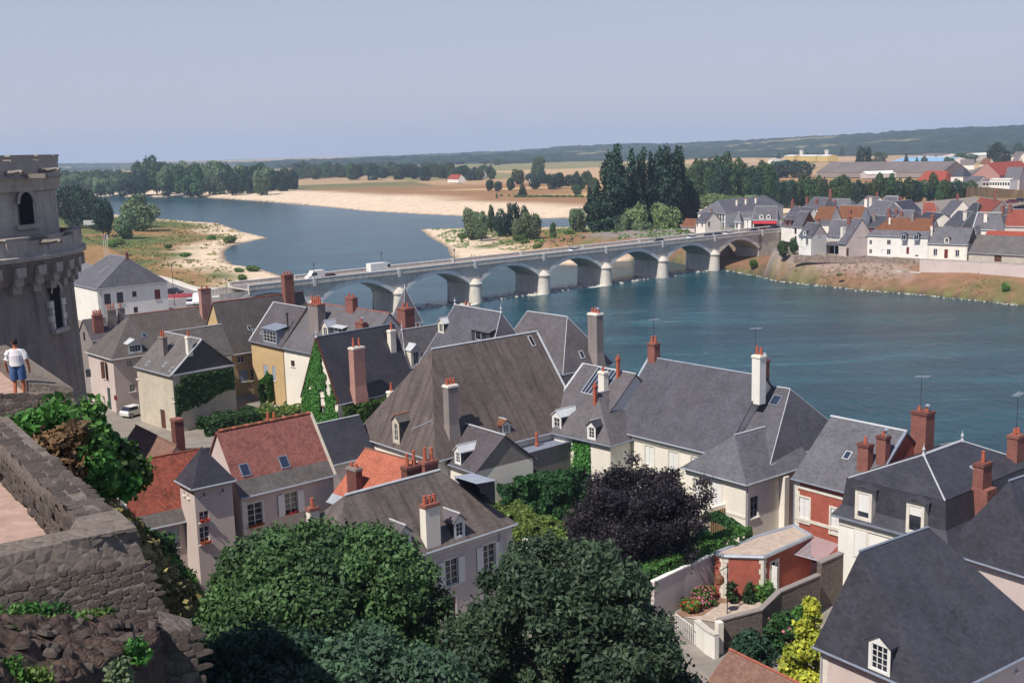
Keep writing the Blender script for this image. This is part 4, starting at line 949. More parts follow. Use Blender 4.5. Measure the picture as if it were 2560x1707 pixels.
# ivy house
h = H('ivy_house', 'steep dark slate house with ivy-covered gable and tall pale brick chimney', -18.8,117.3,46.1,11.1,6.84,14.3,7.03, wall='cream', roof='slate_dark', cap='lead', verge='00wood_brown 01wood_brown')
hi_ = h
h.chimney(0,0,5.6,1.55,.85,'brick_pink',2,px=('R6',945,1150),taper=.16,pot_h=1.,capm='stone_clean'); h.chimney(0,0,2.0,.8,.6,'cream',1,px=('R6',1250,690),pot_h=.8)
h.win('L',0,0,.9,2.2,('R6',592,1050),sh='closed',shm='wood_white',sur='stone_clean'); h.win('L',0,0,1.1,2.3,('R6',612,1330),frame='wood_white',sur='brick'); h.win('L',0,0,.8,1.8,('R6',690,1345),frame='wood_white'); finial(h,0.1,h.D*.5,h.ze+h.h,1.6); h.finish()
# white house with stone dormers
h = H('stone_dormer_house', 'white stone house with two pedimented stone dormers and zinc-capped slate roof', -12.57,130.26,41.2,8,4.3,15.5,4.3,1.1,0, wall='white', roof='slate', verge='10zinc_white')
h.dormer('l',1.5,2.1,.6,('R6',1295,872),wall='stone_clean',roof='zinc_white',cheek='stone_clean',ww=.7,wh=1.5,rows=5); h.dormer('f',1.5,2.1,.6,('R6',1475,868),wall='stone_clean',roof='zinc_white',cheek='stone_clean',ww=.75,wh=1.5,rows=5)
h.win('L',0,0,.75,1.7,('R6',1303,1035),rows=4,sur='stone_clean'); h.boxpart('cornice','stone_clean',-.02,-.02,h.ze-.55,h.L,h.D,h.ze-.3); finial(h,1.1,2.15,h.ze+h.h,1.2); h.finish()
# steep hipped roofs towards the river
h = H('river_house', 'blue-grey hipped house with white zinc ridge and finials before the bridge piers', -11.4,125.8,-53.3,13.7,9,16,7.5,2.33,2.5, wall='cream', roof='slate_blue')
finial(h,2.33,4.5,h.ze+h.h); finial(h,11.2,4.5,h.ze+h.h); h.dormer('f',3.4,1.2,.25,('R6',2065,640),wall='slate_dark',roof='slate_blue',flat=True,cols=2,rows=1); h.dormer('f',1.2,1.2,.5,('R6',1700,560),wall='stone_clean',roof='zinc_white')
h.chimney(2.,6.5,2.4,1.5,.9,'old_stucco',2,pot_h=.9); h.finish()
p = at('R6',1345,500,15)
h = H('turret_roof_house', 'small house with a pointed slate turret roof topped in white zinc', p.x,p.y+2,41.,3.6,3.6,15,5.2,1.75,1.75, wall='cream', roof='slate_blue'); finial(h,1.8,1.8,h.ze+h.h,.7); h.finish()
h = H('stone_pavilion', 'tall stone pavilion with steep hipped slate roof and a great chimney stack', -2.3,123.5,-49.5,11.58,7.6,17.5,5.3,1.86,3.2, wall='rubble_white', roof='slate', cap='zinc_white', caphip=True)
h.chimney(0,0,5.2,1.35,1.0,'old_stucco',3,px=('R7',772,520),f='r',taper=.22,cowl=True,pot_h=.5,capm='cream'); h.skylight('r',('R7',640,465),.6,.9,'zinc_white')
q = h.hit('F','R7',292,720); h.boxpart('brick_infill','brick_wall',q.x-.75,h.ov-.03,q.z-1.6,q.x+.75,h.ov+.1,q.z+1.5); h.pipe('F',h.L-.45); h.finish()
# great steep roof in the middle
h = H('great_roof_house', 'house with the huge streaked brown-grey hipped roof in the middle of the town', -7.0,95.2,40.2,18.24,13.37,14.0,8.54,4.89,0, wall='cream', roof='slate_brown', verge='10zinc_white', caphip=False, capr=.1)
hb_ = h
h.dormer('l',1.1,2.2,.5,('R6',1290,1575),wall='stone',roof='slate_old',ridge='tile_orange',cheek='slate_dark',ww=.55,wh=1.6,pane='dark'); h.chimney(0,0,4.4,1.1,.8,'old_stucco',3,px=('R6',1800,1470),taper=.12,pot_h=.5,capm='cream')
h.skylight('f',('R7',180,340),.5,1.2,'zinc_white','dark'); h.dormer('f',1.,.9,.4,('R6',2300,1480),wall='wood_white',roof='tile_brown'); h.chimney(4.,12.4,2.6,.7,.6,'cream',1,pot_h=.8)
mb = MB(); a_, b_ = h.hit('l','R6',1430,1450), h.hit('l','R6',1620,1370); mb.tube([a_+Vector((0,0,.05)), b_+Vector((0,0,.05))], .05, 5); h._b(mb,'lead_flashing',MT['zinc']); h.finish()
# glass-roof house with hipped wing
h = H('skylight_house', 'slate house with a large glazed roof light, two white dormers and ivy wall', 2.2,106.5,-51.6,7.6,12.22,14.0,5.45, wall='white', roof='slate', gutter='lead', verge='00zinc_white'); hs_ = h
h.dormer('f',1.35,1.7,.5,('R7',412,1180),roof='zinc_white',cheek='slate_dark'); o = h.skylight('f',('R7',812,715),3.0,3.3,'zinc_white','glass_blue')
g = h.hit('f','R7',812,715); k_ = h.slope('F'); ay = Vector((0,1,k_)).normalized(); nn = Vector((0,-k_,1)).normalized()
for i in range(1,6):
    mb = MB(); c_ = g+Vector((1,0,0))*(-1.5+i*.5)+nn*.08; mb.tube([c_-ay*1.62, c_+ay*1.62], .035, 4); mb.build('glazing_bar', MT['zinc_white'], o)
h.chimney(0,0,1.9,.8,.6,'cream',1,px=('R7',840,795),pot_h=.4); h.skylight('f',('R7',320,1000),.5,1.1,'zinc_white'); h.chimney(0,0,1.9,.28,.28,'pot',1,px=('R7',975,672),pot_h=.3)
v = H('x','x',8.7,98.7,43.5,8,8,14.0,3.87,2.78,0, wall='cream', roof='slate', root=h.root, gutter='lead', caphip=False, cap='zinc'); v.dormer('l',1.05,1.35,.45,('R7',730,1245),roof='slate_dark',rows=3); v.chimney(0,0,1.8,.28,.28,'pot',1,px=('R7',764,915),f='l',pot_h=.3)
v.win('F',0,0,1.2,2.2,('S4',1410,270),sh='closed'); v.finish(); h.finish()
# flat terrace annex
p = at('R7',150,1362,13.5); q = at('R7',600,1240,13.5); L_ = (q-p).length; ang = math.atan2(q.y-p.y, q.x-p.x)
an = empty('terrace_annex', (p.x,p.y,8), ang, 'flat-roofed grey annex with a lead parapet above the ivy', 'annex'); D_ = (at('R7',0,1245,13.5)-p).length
mb = MB(); mb.box(.02,.02,0,L_,D_,5.2); mb.build('wall', MT['old_stucco'], an)
mb = MB(); mb.box(-.1,-.1,5.202,L_+.05,D_+.1,5.24); mb.build('roof', MT['lead'], an)
for i, b in enumerate(((-.1,-.1,L_+.05,.14),(-.1,D_-.14,L_+.05,D_+.1),(-.1,.141,.14,D_-.141))):
    mb = MB(); mb.box(b[0],b[1],5.241,b[2],b[3],5.46); mb.build('parapet', MT['old_stucco'], an)
    mb = MB(); mb.box(b[0]-.04,b[1]-.04,5.461,b[2]+.04,b[3]+.04,5.5); mb.build('coping', MT['lead'], an)
mb = MB(); mb.lathe([(.2,5.24),(.2,5.5),(.13,5.55),(.13,6.2),(.17,6.25),(.11,6.6)], 8, (L_*.42,D_*.35)); mb.build('chimney_pot', MT['pot'], an, True)
# long slate house on the river side
h = H('long_slate_house', 'long cream house under a broad smooth slate roof with shuttered windows', 8.8,103.1,-49.9,13.95,11.5,14.5,6.1, wall='cream', roof='slate_blue', gutter='zinc', cap='zinc', verge='00zinc')
for x, y in ((1630,220),(1850,275),(2060,330)): h.win('F',0,0,1.1,1.9,('S4',x,y),sh='closed',sur='stone_clean')
h.boxpart('string_course','stone_clean',.1,h.ov-.05,h.ze-3.4,h.L-.2,h.ov+.05,h.ze-3.2); h.boxpart('cornice','stone_clean',.1,h.ov-.12,h.ze-.5,h.L-.2,h.ov+.05,h.ze-.2)
h.chimney(.7,5.75,1.5,.9,.8,'brick',2,pot_h=.6); h.chimney(13.2,6.1,1.8,1.1,.8,'brick',2,cowl=True); h.chimney(14.2,4.4,3.6,.85,.85,'white',2,pot_h=.7,capm='cream'); antenna(h,.3,6.2,h.ze+6.4,3.4,''); antenna(h,12.4,6.2,h.ze+6,4.2,''); h.finish()
h = H('hipped_slate_house', 'hipped end of slate roofs with a skylight, right of the long cream house', 14.4,97.2,-47.5,10,12.13,14.5,5.07,0,2.18, wall='grey_stucco', roof='slate_blue', gutter='zinc'); h.skylight('f',('R8',70,885),.9,1.1); h.finish()
h = H('hipped_wing', 'cream wing with a low hipped slate roof jutting into the garden', 18.5,86.6,38.6,9,7.04,13.8,2.96,2.72,0, wall='cream', roof='slate_blue', caphip=False, gutter='zinc'); hw_ = h
for x, y in ((2085,545),(2245,570)): h.win('L',0,0,1.15,2.1,('S4',x,y),sh='closed',sur='stone_clean')
h.boxpart('string_course','stone_clean',h.ov-.05,.3,h.ze-3.0,h.ov+.05,h.D-.3,h.ze-2.8); h.pipe('F',.45); h.boxpart('flue','cream',4.6,h.ov-.55,0,5.2,h.ov-.01,h.ze-.3); h.win('F',0,0,1.,1.8,('S5',960,90),frame='wood_grey'); h.finish()
# red brick house
h = H('brick_house', 'bright red brick house with white stone window surrounds and slate roof', 21.9,85.8,-51.9,6.95,10.05,14.5,4.19, wall='brick_wall', roof='slate_blue', gutter='lead', verge='10lead', capr=.11)
for x, y in ((130,450),(335,525)): h.win('F',0,0,.95,2.0,('S6',x,y),sh='closed',sur='stone_clean')
h.quoins('F',0,13); h.boxpart('cornice','stone_clean',.14,h.ov-.06,h.ze-.75,h.L-.2,h.ov+.05,h.ze-.5); h.boxpart('string_course','stone_clean',.14,h.ov-.06,h.ze-3.35,h.L-.2,h.ov+.05,h.ze-3.1)
h.chimney(0,0,1.9,.95,.7,'brick',1,px=('R8',890,1500),pot_h=.5,capm='brick_dark'); h.chimney(0,0,2.0,.8,.65,'brick',1,px=('R8',1055,1440),pot_h=.3,cowl=True,capm='brick_dark'); h.chimney(h.L+.15,6.9,2.9,1.3,1.2,'brick',2,cowl=True,pot_h=.35,capm='brick_dark')
h.skylight('f',('R8',730,1390),.6,.8,'zinc_white'); antenna(h,h.L-.2,7.1,h.ze+4.6,3.6,''); h.pipe('F',.16); h.finish()
# mansard house
U = dict(x0=29.2,y0=73.2,th=39.6,L=12.82,D=7.57,ze=16.5,h=1.76,a=3.64,b=3.75)
h = H('mansard_house', 'white house with a dark slate mansard, two white dormers and brick stacks', wall='white', roof='slate_dark', gutter=None, ov=.2, wh=0.05, capr=.1, **U); h.finish()
finial(h,3.64,3.78,h.ze+1.76,.8); finial(h,9.07,3.78,h.ze+1.76,.8)
z1, z0, e0, e1 = h.ze-.02, h.ze-2.75, .1, .85
mb = MB(); o1 = [(-e0,-e0),(h.L+e0,-e0),(h.L+e0,h.D+e0),(-e0,h.D+e0)]; o0 = [(-e1,-e1),(h.L+e1,-e1),(h.L+e1,h.D+e1),(-e1,h.D+e1)]; om = [((p[0]*.72+q[0]*.28),(p[1]*.72+q[1]*.28)) for p, q in zip(o1,o0)]
for i in range(4):
    j = (i+1)%4; zm = z1-(z1-z0)*.72
    mb.face([(*om[i],zm),(*om[j],zm),(*o1[j],z1),(*o1[i],z1)]); mb.face([(*o0[i],z0),(*o0[j],z0),(*om[j],zm),(*om[i],zm)])
h._b(mb,'mansard_slope',MT['slate_dark'])
mb = MB(); mb.prism([(p[0]*1.0,p[1]) for p in o0], z0-.18, z0-.002, bottom=True); h._b(mb,'eaves_cornice',MT['lead'])
mb = MB(); w0 = [(-.45,-.45),(h.L+.45,-.45),(h.L+.45,h.D+.45),(-.45,h.D+.45)]; mb.prism(w0, 0, z0-.18, top=False); h._b(mb,'outer_wall',MT['white'])
h.boxpart('cornice','stone_clean',-.53,-.4,z0-.75,-.44,h.D+.4,z0-.5)
for x, y, shd in ((535,445,True),(868,545,False)):
    h.a, sa = .5, h.a; ovs = h.ov; h.ov = -.3; q = h.hit('L','S6',x,y); h.a = sa; h.ov = ovs; s0 = q.y
    mb = MB(); zt = z0+2.45; mb.box(-.78,s0-.68,z0+.05,.2,s0-.45,zt); mb.box(-.78,s0+.45,z0+.05,.2,s0+.68,zt); mb.box(-.78,s0-.449,zt-.35,.2,s0+.449,zt); mb.box(-.78,s0-.449,z0+.05,.2,s0+.449,z0+.35); dm = h._b(mb,'dormer',MT['stone_clean'])
    mb = MB(); mb.face([(-.95,s0-.85,zt+.0),(-.95,s0,zt+.28),(.4,s0,zt+.28),(.4,s0-.85,zt)]); mb.face([(-.95,s0,zt+.28),(-.95,s0+.85,zt),(.4,s0+.85,zt),(.4,s0,zt+.28)]); mb.face([(-.95,s0-.85,zt),(-.95,s0+.85,zt),(-.95,s0,zt+.28)]); mb.build('dormer_roof',MT['slate_dark'],dm)
    mb = MB(); mb.face([(-.7,s0-.45,z0+.35),(-.7,s0+.45,z0+.35),(-.7,s0+.45,zt-.35),(-.7,s0-.45,zt-.35)]); mb.build('pane',MT['glass'],dm)
    mb = MB(); mb.box(-.74,s0-.44,(z0+.75 if shd else zt-1.0),-.705,s0+.44,zt-.36); mb.build('shutter',MT['wood_white'],dm)
q = h.hit('L','S6',530,655)
mb = MB(); mb.box(-.5,q.y-.6,q.z-1.1,-.452,q.y+.6,q.z+1.1); o = h._b(mb,'window_surround',MT['stone_clean']); mb = MB(); mb.box(-.53,q.y-.45,q.z-1.0,-.505,q.y+.45,q.z+.95); mb.build('shutter',MT['wood_white'],o)
h.chimney(4.3,-.35,1.9,1.25,.75,'brick',1,pot_h=.9,capm='brick_dark'); h.boxpart('chimney_breast','brick',3.62,-1.12,z0-.1,4.98,.1,h.ze+.1); h.chimney(11.6,.9,1.9,1.1,.8,'brick',2); h.skylight('f',('S6',1255,190),.9,1.0,'zinc_white'); antenna(h,12.2,1.2,h.ze+1.5,3.8,''); h.pipe('L',.2,0)
# dark roofs in the lower right corner
h = H('corner_slate_house', 'big dark slate roof in the lower right corner with a white paned dormer', 19.82,49.65,35.,10.6,7.44,14.5,5.3,1.68,3.,.8, wall='pink_stucco', roof='slate_dark', cap='lead', gutter='lead', caphip=False)
h.dormer('l',1.3,1.6,.45,('S6',612,1500),roof='slate_dark',rows=4,cols=3,ww=.95,wh=1.3,ridge=None); h.quoins('L',1,8,w=(.5,.5)); h.pipe('L',7.05); h.win('F',0,0,.2,.2,('S6',1500,1480)); h.finish()
h = H('right_edge_house', 'dark slate roof cut by the right edge of the picture above a pinkish wall', 30.2,61.1,34.6,12,6.63,15.5,4.97,1.59,0, wall='pink_stucco', roof='slate_dark', cap='lead', gutter='lead', caphip=False); h.finish()
# house with shutters, centre front
h = H('shuttered_house', 'grey rendered house with white shutters, two dormers and tall roof chimney beside the round tree', -11.6,66.4,41.7,15.56,7.89,14.5,3.96,3.76,3.77, wall='grey_stucco', roof='slate_brown', caphip=False, gutter='zinc', capr=.1); hsh = h
h.win('F',0,0,1.15,1.85,('S3',1243,1175),sh='open',sur='stone_clean',rows=4); h.win('F',0,0,1.15,1.85,('S3',1577,1040),sh='open',sur='stone_clean',rows=4); h.win('F',0,0,1.2,2.2,('S3',1222,1545),door=True,frame='wood_brown',sur='stone_clean')
h.boxpart('cornice','stone_clean',.3,h.ov-.1,h.ze-.42,h.L-.3,h.ov+.05,h.ze-.2); h.quoins('F',1,11,w=(.55,.55),dz=.5); h.pipe('F',h.L-1.5)
h.chimney(0,0,2.7,1.2,.65,'cream',3,px=('S3',1060,900),pot_h=.55,capm='brick'); h.boxpart('chimney_flashing','zinc_white',*[0]*6) if False else None
h.dormer('f',.95,1.3,.45,('S3',838,985),wall='wood_white',roof='slate',cheek='slate_dark'); h.dormer('f',.95,1.3,.45,('S3',1318,872),wall='wood_white',roof='slate',cheek='slate_dark',cols=2,rows=3)
h.chimney(11.7,5.1,1.7,1.2,.7,'brick',2,pot_h=.9); h.chimney(10.4,5.5,1.9,1.2,.7,'brick_dark',2,pot_h=.9); h.chimney(0,0,1.6,.7,.5,'cream',1,px=('S3',15,800),f='l',pot_h=.7,capm='brick')
h.dormer('r',2.4,1.7,.15,('S3',1535,535),wall='slate_dark',roof='zinc',flat=True,cheek='slate_dark',ww=.6,wh=.5); h.finish()
h = H('orange_tiled_house', 'small house with bright orange tiled roof behind the shuttered house', -14.9,84.8,-44.9,6.27,8,14.0,3.44, wall='cream', roof='tile_orange', cap='tile_lichen', band=(.14,'zinc')); h.chimney(0,0,1.9,1.2,.6,'brick_dark',2,px=('S3',385,450),pot_h=.35,capm='old_stucco'); h.finish()
h = H('gabled_slate_cottage', 'slate cottage with dark weathered gable and one white dormer', -7.9,98.5,-51.7,7.14,6.83,13.5,2.74, wall='cream', roof='slate', gablemat='old_stucco', cap='zinc_white', gutter='lead'); h.dormer('f',.95,1.25,.45,('S3',1300,215),roof='zinc_white',cheek='slate_dark'); h.win('F',0,0,.9,1.3,('S3',1300,385),sh='closed',shm='wood_grey'); h.finish()
# turreted house in front of the castle slope
h = H('turreted_house', 'pinkish house with square slate turret between plum and old red tile roofs', -20.8,81.3,40.9,8.49,6.61,15.5,4.59, zg=8, wall='pink_stucco', roof='tile', cap=None, band=(.24,'slate_old'), verge='10stone'); ht = h
for i in range(22):
    x = .2+i*8.1/22; mb = MB(); mb.lathe([(.13,0),(.15,.36)], 7, caps=False); o = h._b(mb,'ridge_tile',MT['tile_brown' if i%3 else 'tile_orange']); o.rotation_euler = (0,R(90),0); o.location = (x,h.D*.5,h.ze+h.h-.02)
h.win('F',0,0,1.25,1.85,('S2',1262,1068),rows=4,sur='stone_clean',box=True); h.win('F',0,0,1.15,1.75,('S2',1597,960),rows=4,sh='open',sur='stone_clean',box=True); h.win('F',0,0,1.2,1.2,('S2',1330,1330),frame='wood_brown')
h.skylight('f',('S2',1165,652),.78,1.05,'lead'); h.skylight('f',('S2',1530,577),.78,1.05,'lead'); h.quoins('F',0,14,w=(.45,.45),z0=h.ze-.4); h.pipe('F',.15); h.chimney(5.,4.2,1.2,.3,.3,'pot',1,pot_h=.5); h.chimney(5.6,4.3,1.2,.3,.3,'pot',1,pot_h=.5); h.finish()
v = H('x','x',-28.0,77.8,36.1,7,6.65,14.2,4.37, wall='pink_stucco', roof='tile_old', root=h.root, cap='tile_old', band=(.2,'slate_old'), verge='00stone_clean'); v.win('F',0,0,.9,1.6,('S2',497,1280),frame='wood_grey',sh='closed',shm='wood_grey'); v.finish()
v = H('x','x',-23.5,78.3,38,3.44,3.2,17.2,2.6,1.64,1.8, wall='pink_stucco', roof='slate_dark', root=h.root, caphip=False, cap=None, ov=.25); vt = v
v.win('F',0,0,.72,.8,('S2',785,1085),rows=2,box=True); v.win('F',0,0,.75,1.3,('S2',790,1258),rows=3,box=True)
for f, x, y in (('F',785,882),('F',958,845),('L',600,866),('L',640,892)): v.win(f,0,0,.22,.3,('S2',x,y),bars=False,frame='stone_clean')
v.finish()
h = H('lichen_roof_cottage', 'low cottage with lichen-crusted tile roof below the castle slope', -36.1,95.4,-52,9.5,6,14.0,3.5, wall='cream', roof='tile_lichen', cap='tile_lichen', gutter=None); h.chimney(8.9,3.4,2.6,.9,.75,'brick_dark',0,capm='brick'); h.finish()
p = at('S2',1960,612,12.8)
h = H('lean_house', 'small house with blue-black slate roof behind the plum tile roof', p.x,p.y,42.,5.2,5.2,12.8,3.4, wall='grey_stucco', roof='slate_dark', gablemat='pink_stucco'); h.finish()
h = H('tiled_outhouse', 'mossy tiled outhouse roof at the bottom edge beside the garden', 9.0,56.1,-56.2,9,6,11.0,2.5, wall='cream', roof='tile_lichen', cap='tile_orange', gutter=None); h.finish()
# ---------------------------------------------------------------- far bank town
random.seed(11)
def ph(name, label, t, p0, p1, ze, D, h, a=0., b=0., zg=7., L=None, th=None, **kw):
    t0, t1 = (t if isinstance(t, tuple) else (t, t))
    A = at(t0, *p0, ze); B_ = at(t1, *p1, ze); kw.setdefault('lod', 1)
    return House(name, label, A.x, A.y, math.degrees(math.atan2(B_.y-A.y, B_.x-A.x)) if th is None else th, L or (B_-A).length, D, ze, h, a, b, zg=zg, **kw)
def sign(h, face, txt, px, hgt, mat, w_off=0):
    cu = bpy.data.curves.new('sign_text', 'FONT'); cu.body = txt; cu.size = hgt; cu.align_x = 'CENTER'; cu.align_y = 'CENTER'; cu.extrude = .02
    to = bpy.data.objects.new('t', cu); COL.objects.link(to); dg = bpy.context.evaluated_depsgraph_get(); me = bpy.data.meshes.new_from_object(to.evaluated_get(dg)); bpy.data.objects.remove(to)
    me.materials.clear(); me.materials.append(MT[mat]); p = h.hit(face, *px)
    o = bpy.data.objects.new('lettering', me); COL.objects.link(o); o.parent = h.root; o.location = (p.x, h.ov-.06, p.z); o.rotation_euler = (R(90), 0, 0)
    mb = MB(); mb.box(p.x-hgt*2.6, h.ov-.05, p.z-hgt*.6, p.x+hgt*2.6, h.ov-.004, p.z+hgt*.6); mb.build('sign_board', MT['wood_white'], h.root)
# riverside row
h = ph('white_cottage','tall narrow white cottage with one dormer beside the covered terrace','T1',(258,882),(495,897),12.6,7.5,3.8,wall='white',roof='slate_far',gablemat='pink_stucco')
h.win('F',0,0,.8,.5,('T1',325,935)); h.win('F',0,0,.9,1.9,('T1',422,990)); h.win('F',0,0,.9,1.0,('T1',322,1035),sh='closed'); h.win('F',0,0,1.1,2.,('T1',365,1165),door=True,frame='wood_white'); h.win('R',0,0,.8,1.7,('T1',643,825)); h.dormer('f',1.2,1.3,.3,('T1',378,872),cheek='slate_far'); h.chimney(4.2,4.,1.5,.8,.6,'brick',2); h.finish()
h = ph('white_corner_house','white house end at the island bridgehead, slate roof rising behind','T1',(135,715),(325,722),13.,9,4.8,wall='white',roof='slate_far',gablemat='tile_brown'); h.win('F',0,0,.8,1.9,('T1',212,790),frame='wood_brown'); h.win('F',0,0,.8,1.6,('T1',212,930),frame='wood_brown'); h.finish()
h = ph('restaurant','grey slate restaurant with black lettering over a covered terrace','T1',(775,880),(1085,895),12.2,8,4.6,wall='pink_stucco',roof='slate_far'); hr_ = h
sign(h,'F','La Brèche',('T1',915,928),.95,'dark'); h.win('F',0,0,.5,.6,('T1',890,1015),sh='closed',shm='wood_brown')
v = ph('x','x','T1',(985,1015),(1132,1030),10.9,11.5,7.0,wall='pink_stucco',roof='slate_far',root=h.root); v.chimney(0,0,2.2,.9,1.2,'cream',0,px=('T1',1085,860)); v.chimney(0,0,1.8,1.2,.6,'brick',2,px=('T1',1195,640))
for x in (1025,1055,1085): v.win('F',0,0,.4,1.1,('T1',x,1065),bars=False)
v.win('R',0,0,.8,1.8,('T1',1385,835),frame='wood_brown'); v.win('R',0,0,.8,1.8,('T1',1475,830),frame='wood_brown'); v.win('R',0,0,.9,2.2,('T1',1170,1180),door=True,frame='wood_brown'); v.finish()
p0 = h.loc(at('T1',500,1082,9.7)); p1 = h.loc(at('T1',985,1145,9.7)); p0.y = h.ov-2.6
mb = MB(); mb.face([(p0.x,p0.y,2.7),(p1.x,p0.y,2.7),(p1.x,h.ov,3.6),(p0.x,h.ov,3.6)]); mb.face([(p0.x,p0.y,2.55),(p1.x,p0.y,2.55),(p1.x,p0.y,2.7),(p0.x,p0.y,2.7)]); h._b(mb,'terrace_roof',MT['slate_far'])
for i in range(5): x = p0.x+.15+(p1.x-p0.x-.3)*i/4; h.boxpart('post','wood_grey',x-.07,p0.y+.05,0,x+.07,p0.y+.19,2.55)
h.boxpart('terrace_back','dark',p0.x,h.ov-.08,0,p1.x,h.ov-.02,2.9); h.boxpart('terrace_wall','pink_stucco',p0.x-.2,p0.y,0,p0.x+.0,h.ov,3.0); h.finish()
A = at('T1',1500,1248,7.); B_ = at('T2',575,1302,7.)
h = House('white_river_house','long white riverside house with rust-brown tiled roof and two dark dormers',A.x,A.y,math.degrees(math.atan2(B_.y-A.y,B_.x-A.x)),(B_-A).length,9.5,13.,5.,5.,0,zg=7.,wall='white',roof='tile_brown',cap=None,band=(.32,'slate_far'),lod=1)
for t, x, y, w, hh, kw in (('T1',1592,1000,.8,1.3,{}),('T1',1590,1165,.8,1.3,{}),('T1',1925,1000,1.1,1.4,{}),('T1',1922,1175,1.1,1.5,{}),('T1',1815,1200,1.0,2.2,dict(door=True,frame='wood_white')),('T2',118,1105,1.0,2.0,dict(sh='closed')),('T2',215,1150,.8,2.0,dict(door=True,frame='wood_red')),('T2',352,1105,1.1,2.0,dict(sh='closed')),('T2',380,1245,1.,.5,dict(bars=False))): h.win('F',0,0,w,hh,(t,x,y),sill=False,**kw)
for x in (138,368): h.dormer('f',1.6,1.5,.5,('T2',x,955),wall='wood_grey',roof='slate_dark',cheek='slate_dark',ww=1.2,wh=1.2,pane='dark')
h.chimney(12.,4.,2.6,.7,.6,'old_stucco',0); h.chimney(5.6,3.2,1.6,.5,.5,'cream',0); h.chimney(h.L-.3,3.2,2.4,.7,.6,'brick',2); h.finish()
A = at('T2',560,1302,7.); B_ = at('T2',1305,1334,7.)
h = House('quoined_house','low beige house with white quoins, red door and a single round-topped dormer',A.x,A.y,math.degrees(math.atan2(B_.y-A.y,B_.x-A.x)),(B_-A).length,8.5,11.3,4.4,zg=7.,wall='cream',roof='slate_far',cap='tile_brown',gablemat='slate_dark',lod=1)
for x, y in ((722,1180),(1126,1202)): h.win('F',0,0,1.0,1.8,('T2',x,y),sur='stone_clean',pane='glass_blue')
h.win('F',0,0,.95,2.5,('T2',920,1210),door=True,frame='wood_red',sur='stone_clean'); h.dormer('f',1.4,1.5,.35,('T2',930,1012),cheek='slate_dark',wall='stone_clean',roof='slate_far')
h.quoins('F',0,9); h.quoins('F',1,9); h.chimney(.4,2.2,2.4,.6,.6,'cream',1); h.finish()
A = at('T2',1312,1336,7.); B_ = at('T2',2420,1402,7.)
h = House('riverside_barn','long low barn with dark slate roof at the right end of the river wall',A.x,A.y,math.degrees(math.atan2(B_.y-A.y,B_.x-A.x)),(B_-A).length,11,9.2,4.6,zg=7.,wall='rubble_white',roof='slate_old',cap=None,lod=1); h.win('F',0,0,2.0,1.7,('T2',1872,1300),door=True,frame='wood_brown'); h.finish()
# roofs behind
def back(label, t, p0, p1, ze, D, h, roof, a=0., b=0., wall='cream', ch=(), win=(), name='town_house', **kw):
    hh = ph(name, label, t, p0, p1, ze, D, h, a, b, wall=wall, roof=roof, **kw)
    for x, y, zt, m in ch: hh.chimney(x*hh.L, y*hh.D, zt, 1., .7, m, 2)
    for f, x, y, w, q in win: hh.win(f, 0, 0, w, q, (t, x, y))
    return hh.finish()
G = dict(group='roofs of the island town')
back('cream house with brown tiles over a slate skirt above the white cottage','T1',(508,662),(820,672),13.2,10,5.6,'tile_brown',wall='cream',cap=None,band=(.25,'slate_far'),**G)
back('white-walled house with brown tiled roof, slate at its right end','T1',(935,575),(1400,585),13.5,9,4.5,'tile_brown',wall='white',cap='zinc_white',ch=((.5,.2,1.4,'brick'),(1.,.5,2.2,'cream')),**G)
back('slate house with white wall and three red chimneys at the back left of the town','T1',(318,375),(700,395),12.5,10,4.5,'slate_far',2.,2.,wall='white',ch=((.1,.2,2.6,'brick'),(.55,.2,2.,'brick'),(.85,.6,4.,'brick')),**G)
back('slate roof running right from the three-chimney house','T1',(760,380),(1230,390),12.,9,4.,'slate_far',0,3.,ch=((.3,.15,2.,'brick'),),**G)
back('hipped slate roof with a white hip line left of the beige gable house','T1',(1405,470),(1820,520),12.5,10,5.,'slate_far',3.,3.,wall='pink_stucco',ch=((.1,.3,3.,'cream'),),**G)
back('pale slate roof in front of the trees with a white left hip','T1',(1290,350),(1560,385),12.5,9,4.6,'slate_far',3.,0,wall='cream',ch=((.8,.5,1.6,'brick'),),**G)
back('beige house with blue slate hip roof outlined in white zinc','T1',(1735,322),(2065,328),13.,8,3.6,'slate_far',1.2,1.2,wall='pink_stucco',ch=((.02,.4,2.4,'brick'),(1.,.5,3.,'brick')),capr=.2,**G)
back('dark slate roof with beige gable behind the white hips','T2',(185,455),(480,420),12.5,9,4.2,'slate_dark',wall='pink_stucco',**G)
back('small slate roofs with red pots in front of the beige house','T1',(1830,555),(2060,560),12.,7,2.6,'slate_dark',wall='pink_stucco',ch=((.2,.3,1.6,'brick'),(.8,.3,1.6,'brick')),**G)
back('low slate roof with bright ridge just above the white river house','T1',(1480,720),(1900,735),10.5,9,3.8,'slate_dark',wall='brick_dark',ch=((.25,.3,1.8,'old_stucco'),(.9,.3,1.8,'brick')),**G)
back('slate roof between two red pots behind the rust-brown tiles','T1',(2010,590),(2330,600),11.5,9,3.4,'slate_far',1.,1.,ch=((.3,.2,1.4,'brick'),),**G)
back('plum tile roof in the middle of the town with a dark slate lean-to','T2',(480,560),(790,560),12.,11,5.4,'tile_old',0,2.,ch=((.9,.1,2.4,'old_stucco'),),**G)
back('slate roof sloping away left of the plum tiles','T2',(330,600),(650,640),11.5,9,3.,'slate_dark',**G)
back('slate roof with red-brick gable chimney behind the plum tiles','T2',(790,470),(990,500),13,9,5.,'slate_far',ch=((.5,.5,1.8,'brick'),),**G)
back('small brown tile roof among the back slates','T2',(940,470),(1170,490),12.6,8,2.8,'tile_old',**G)
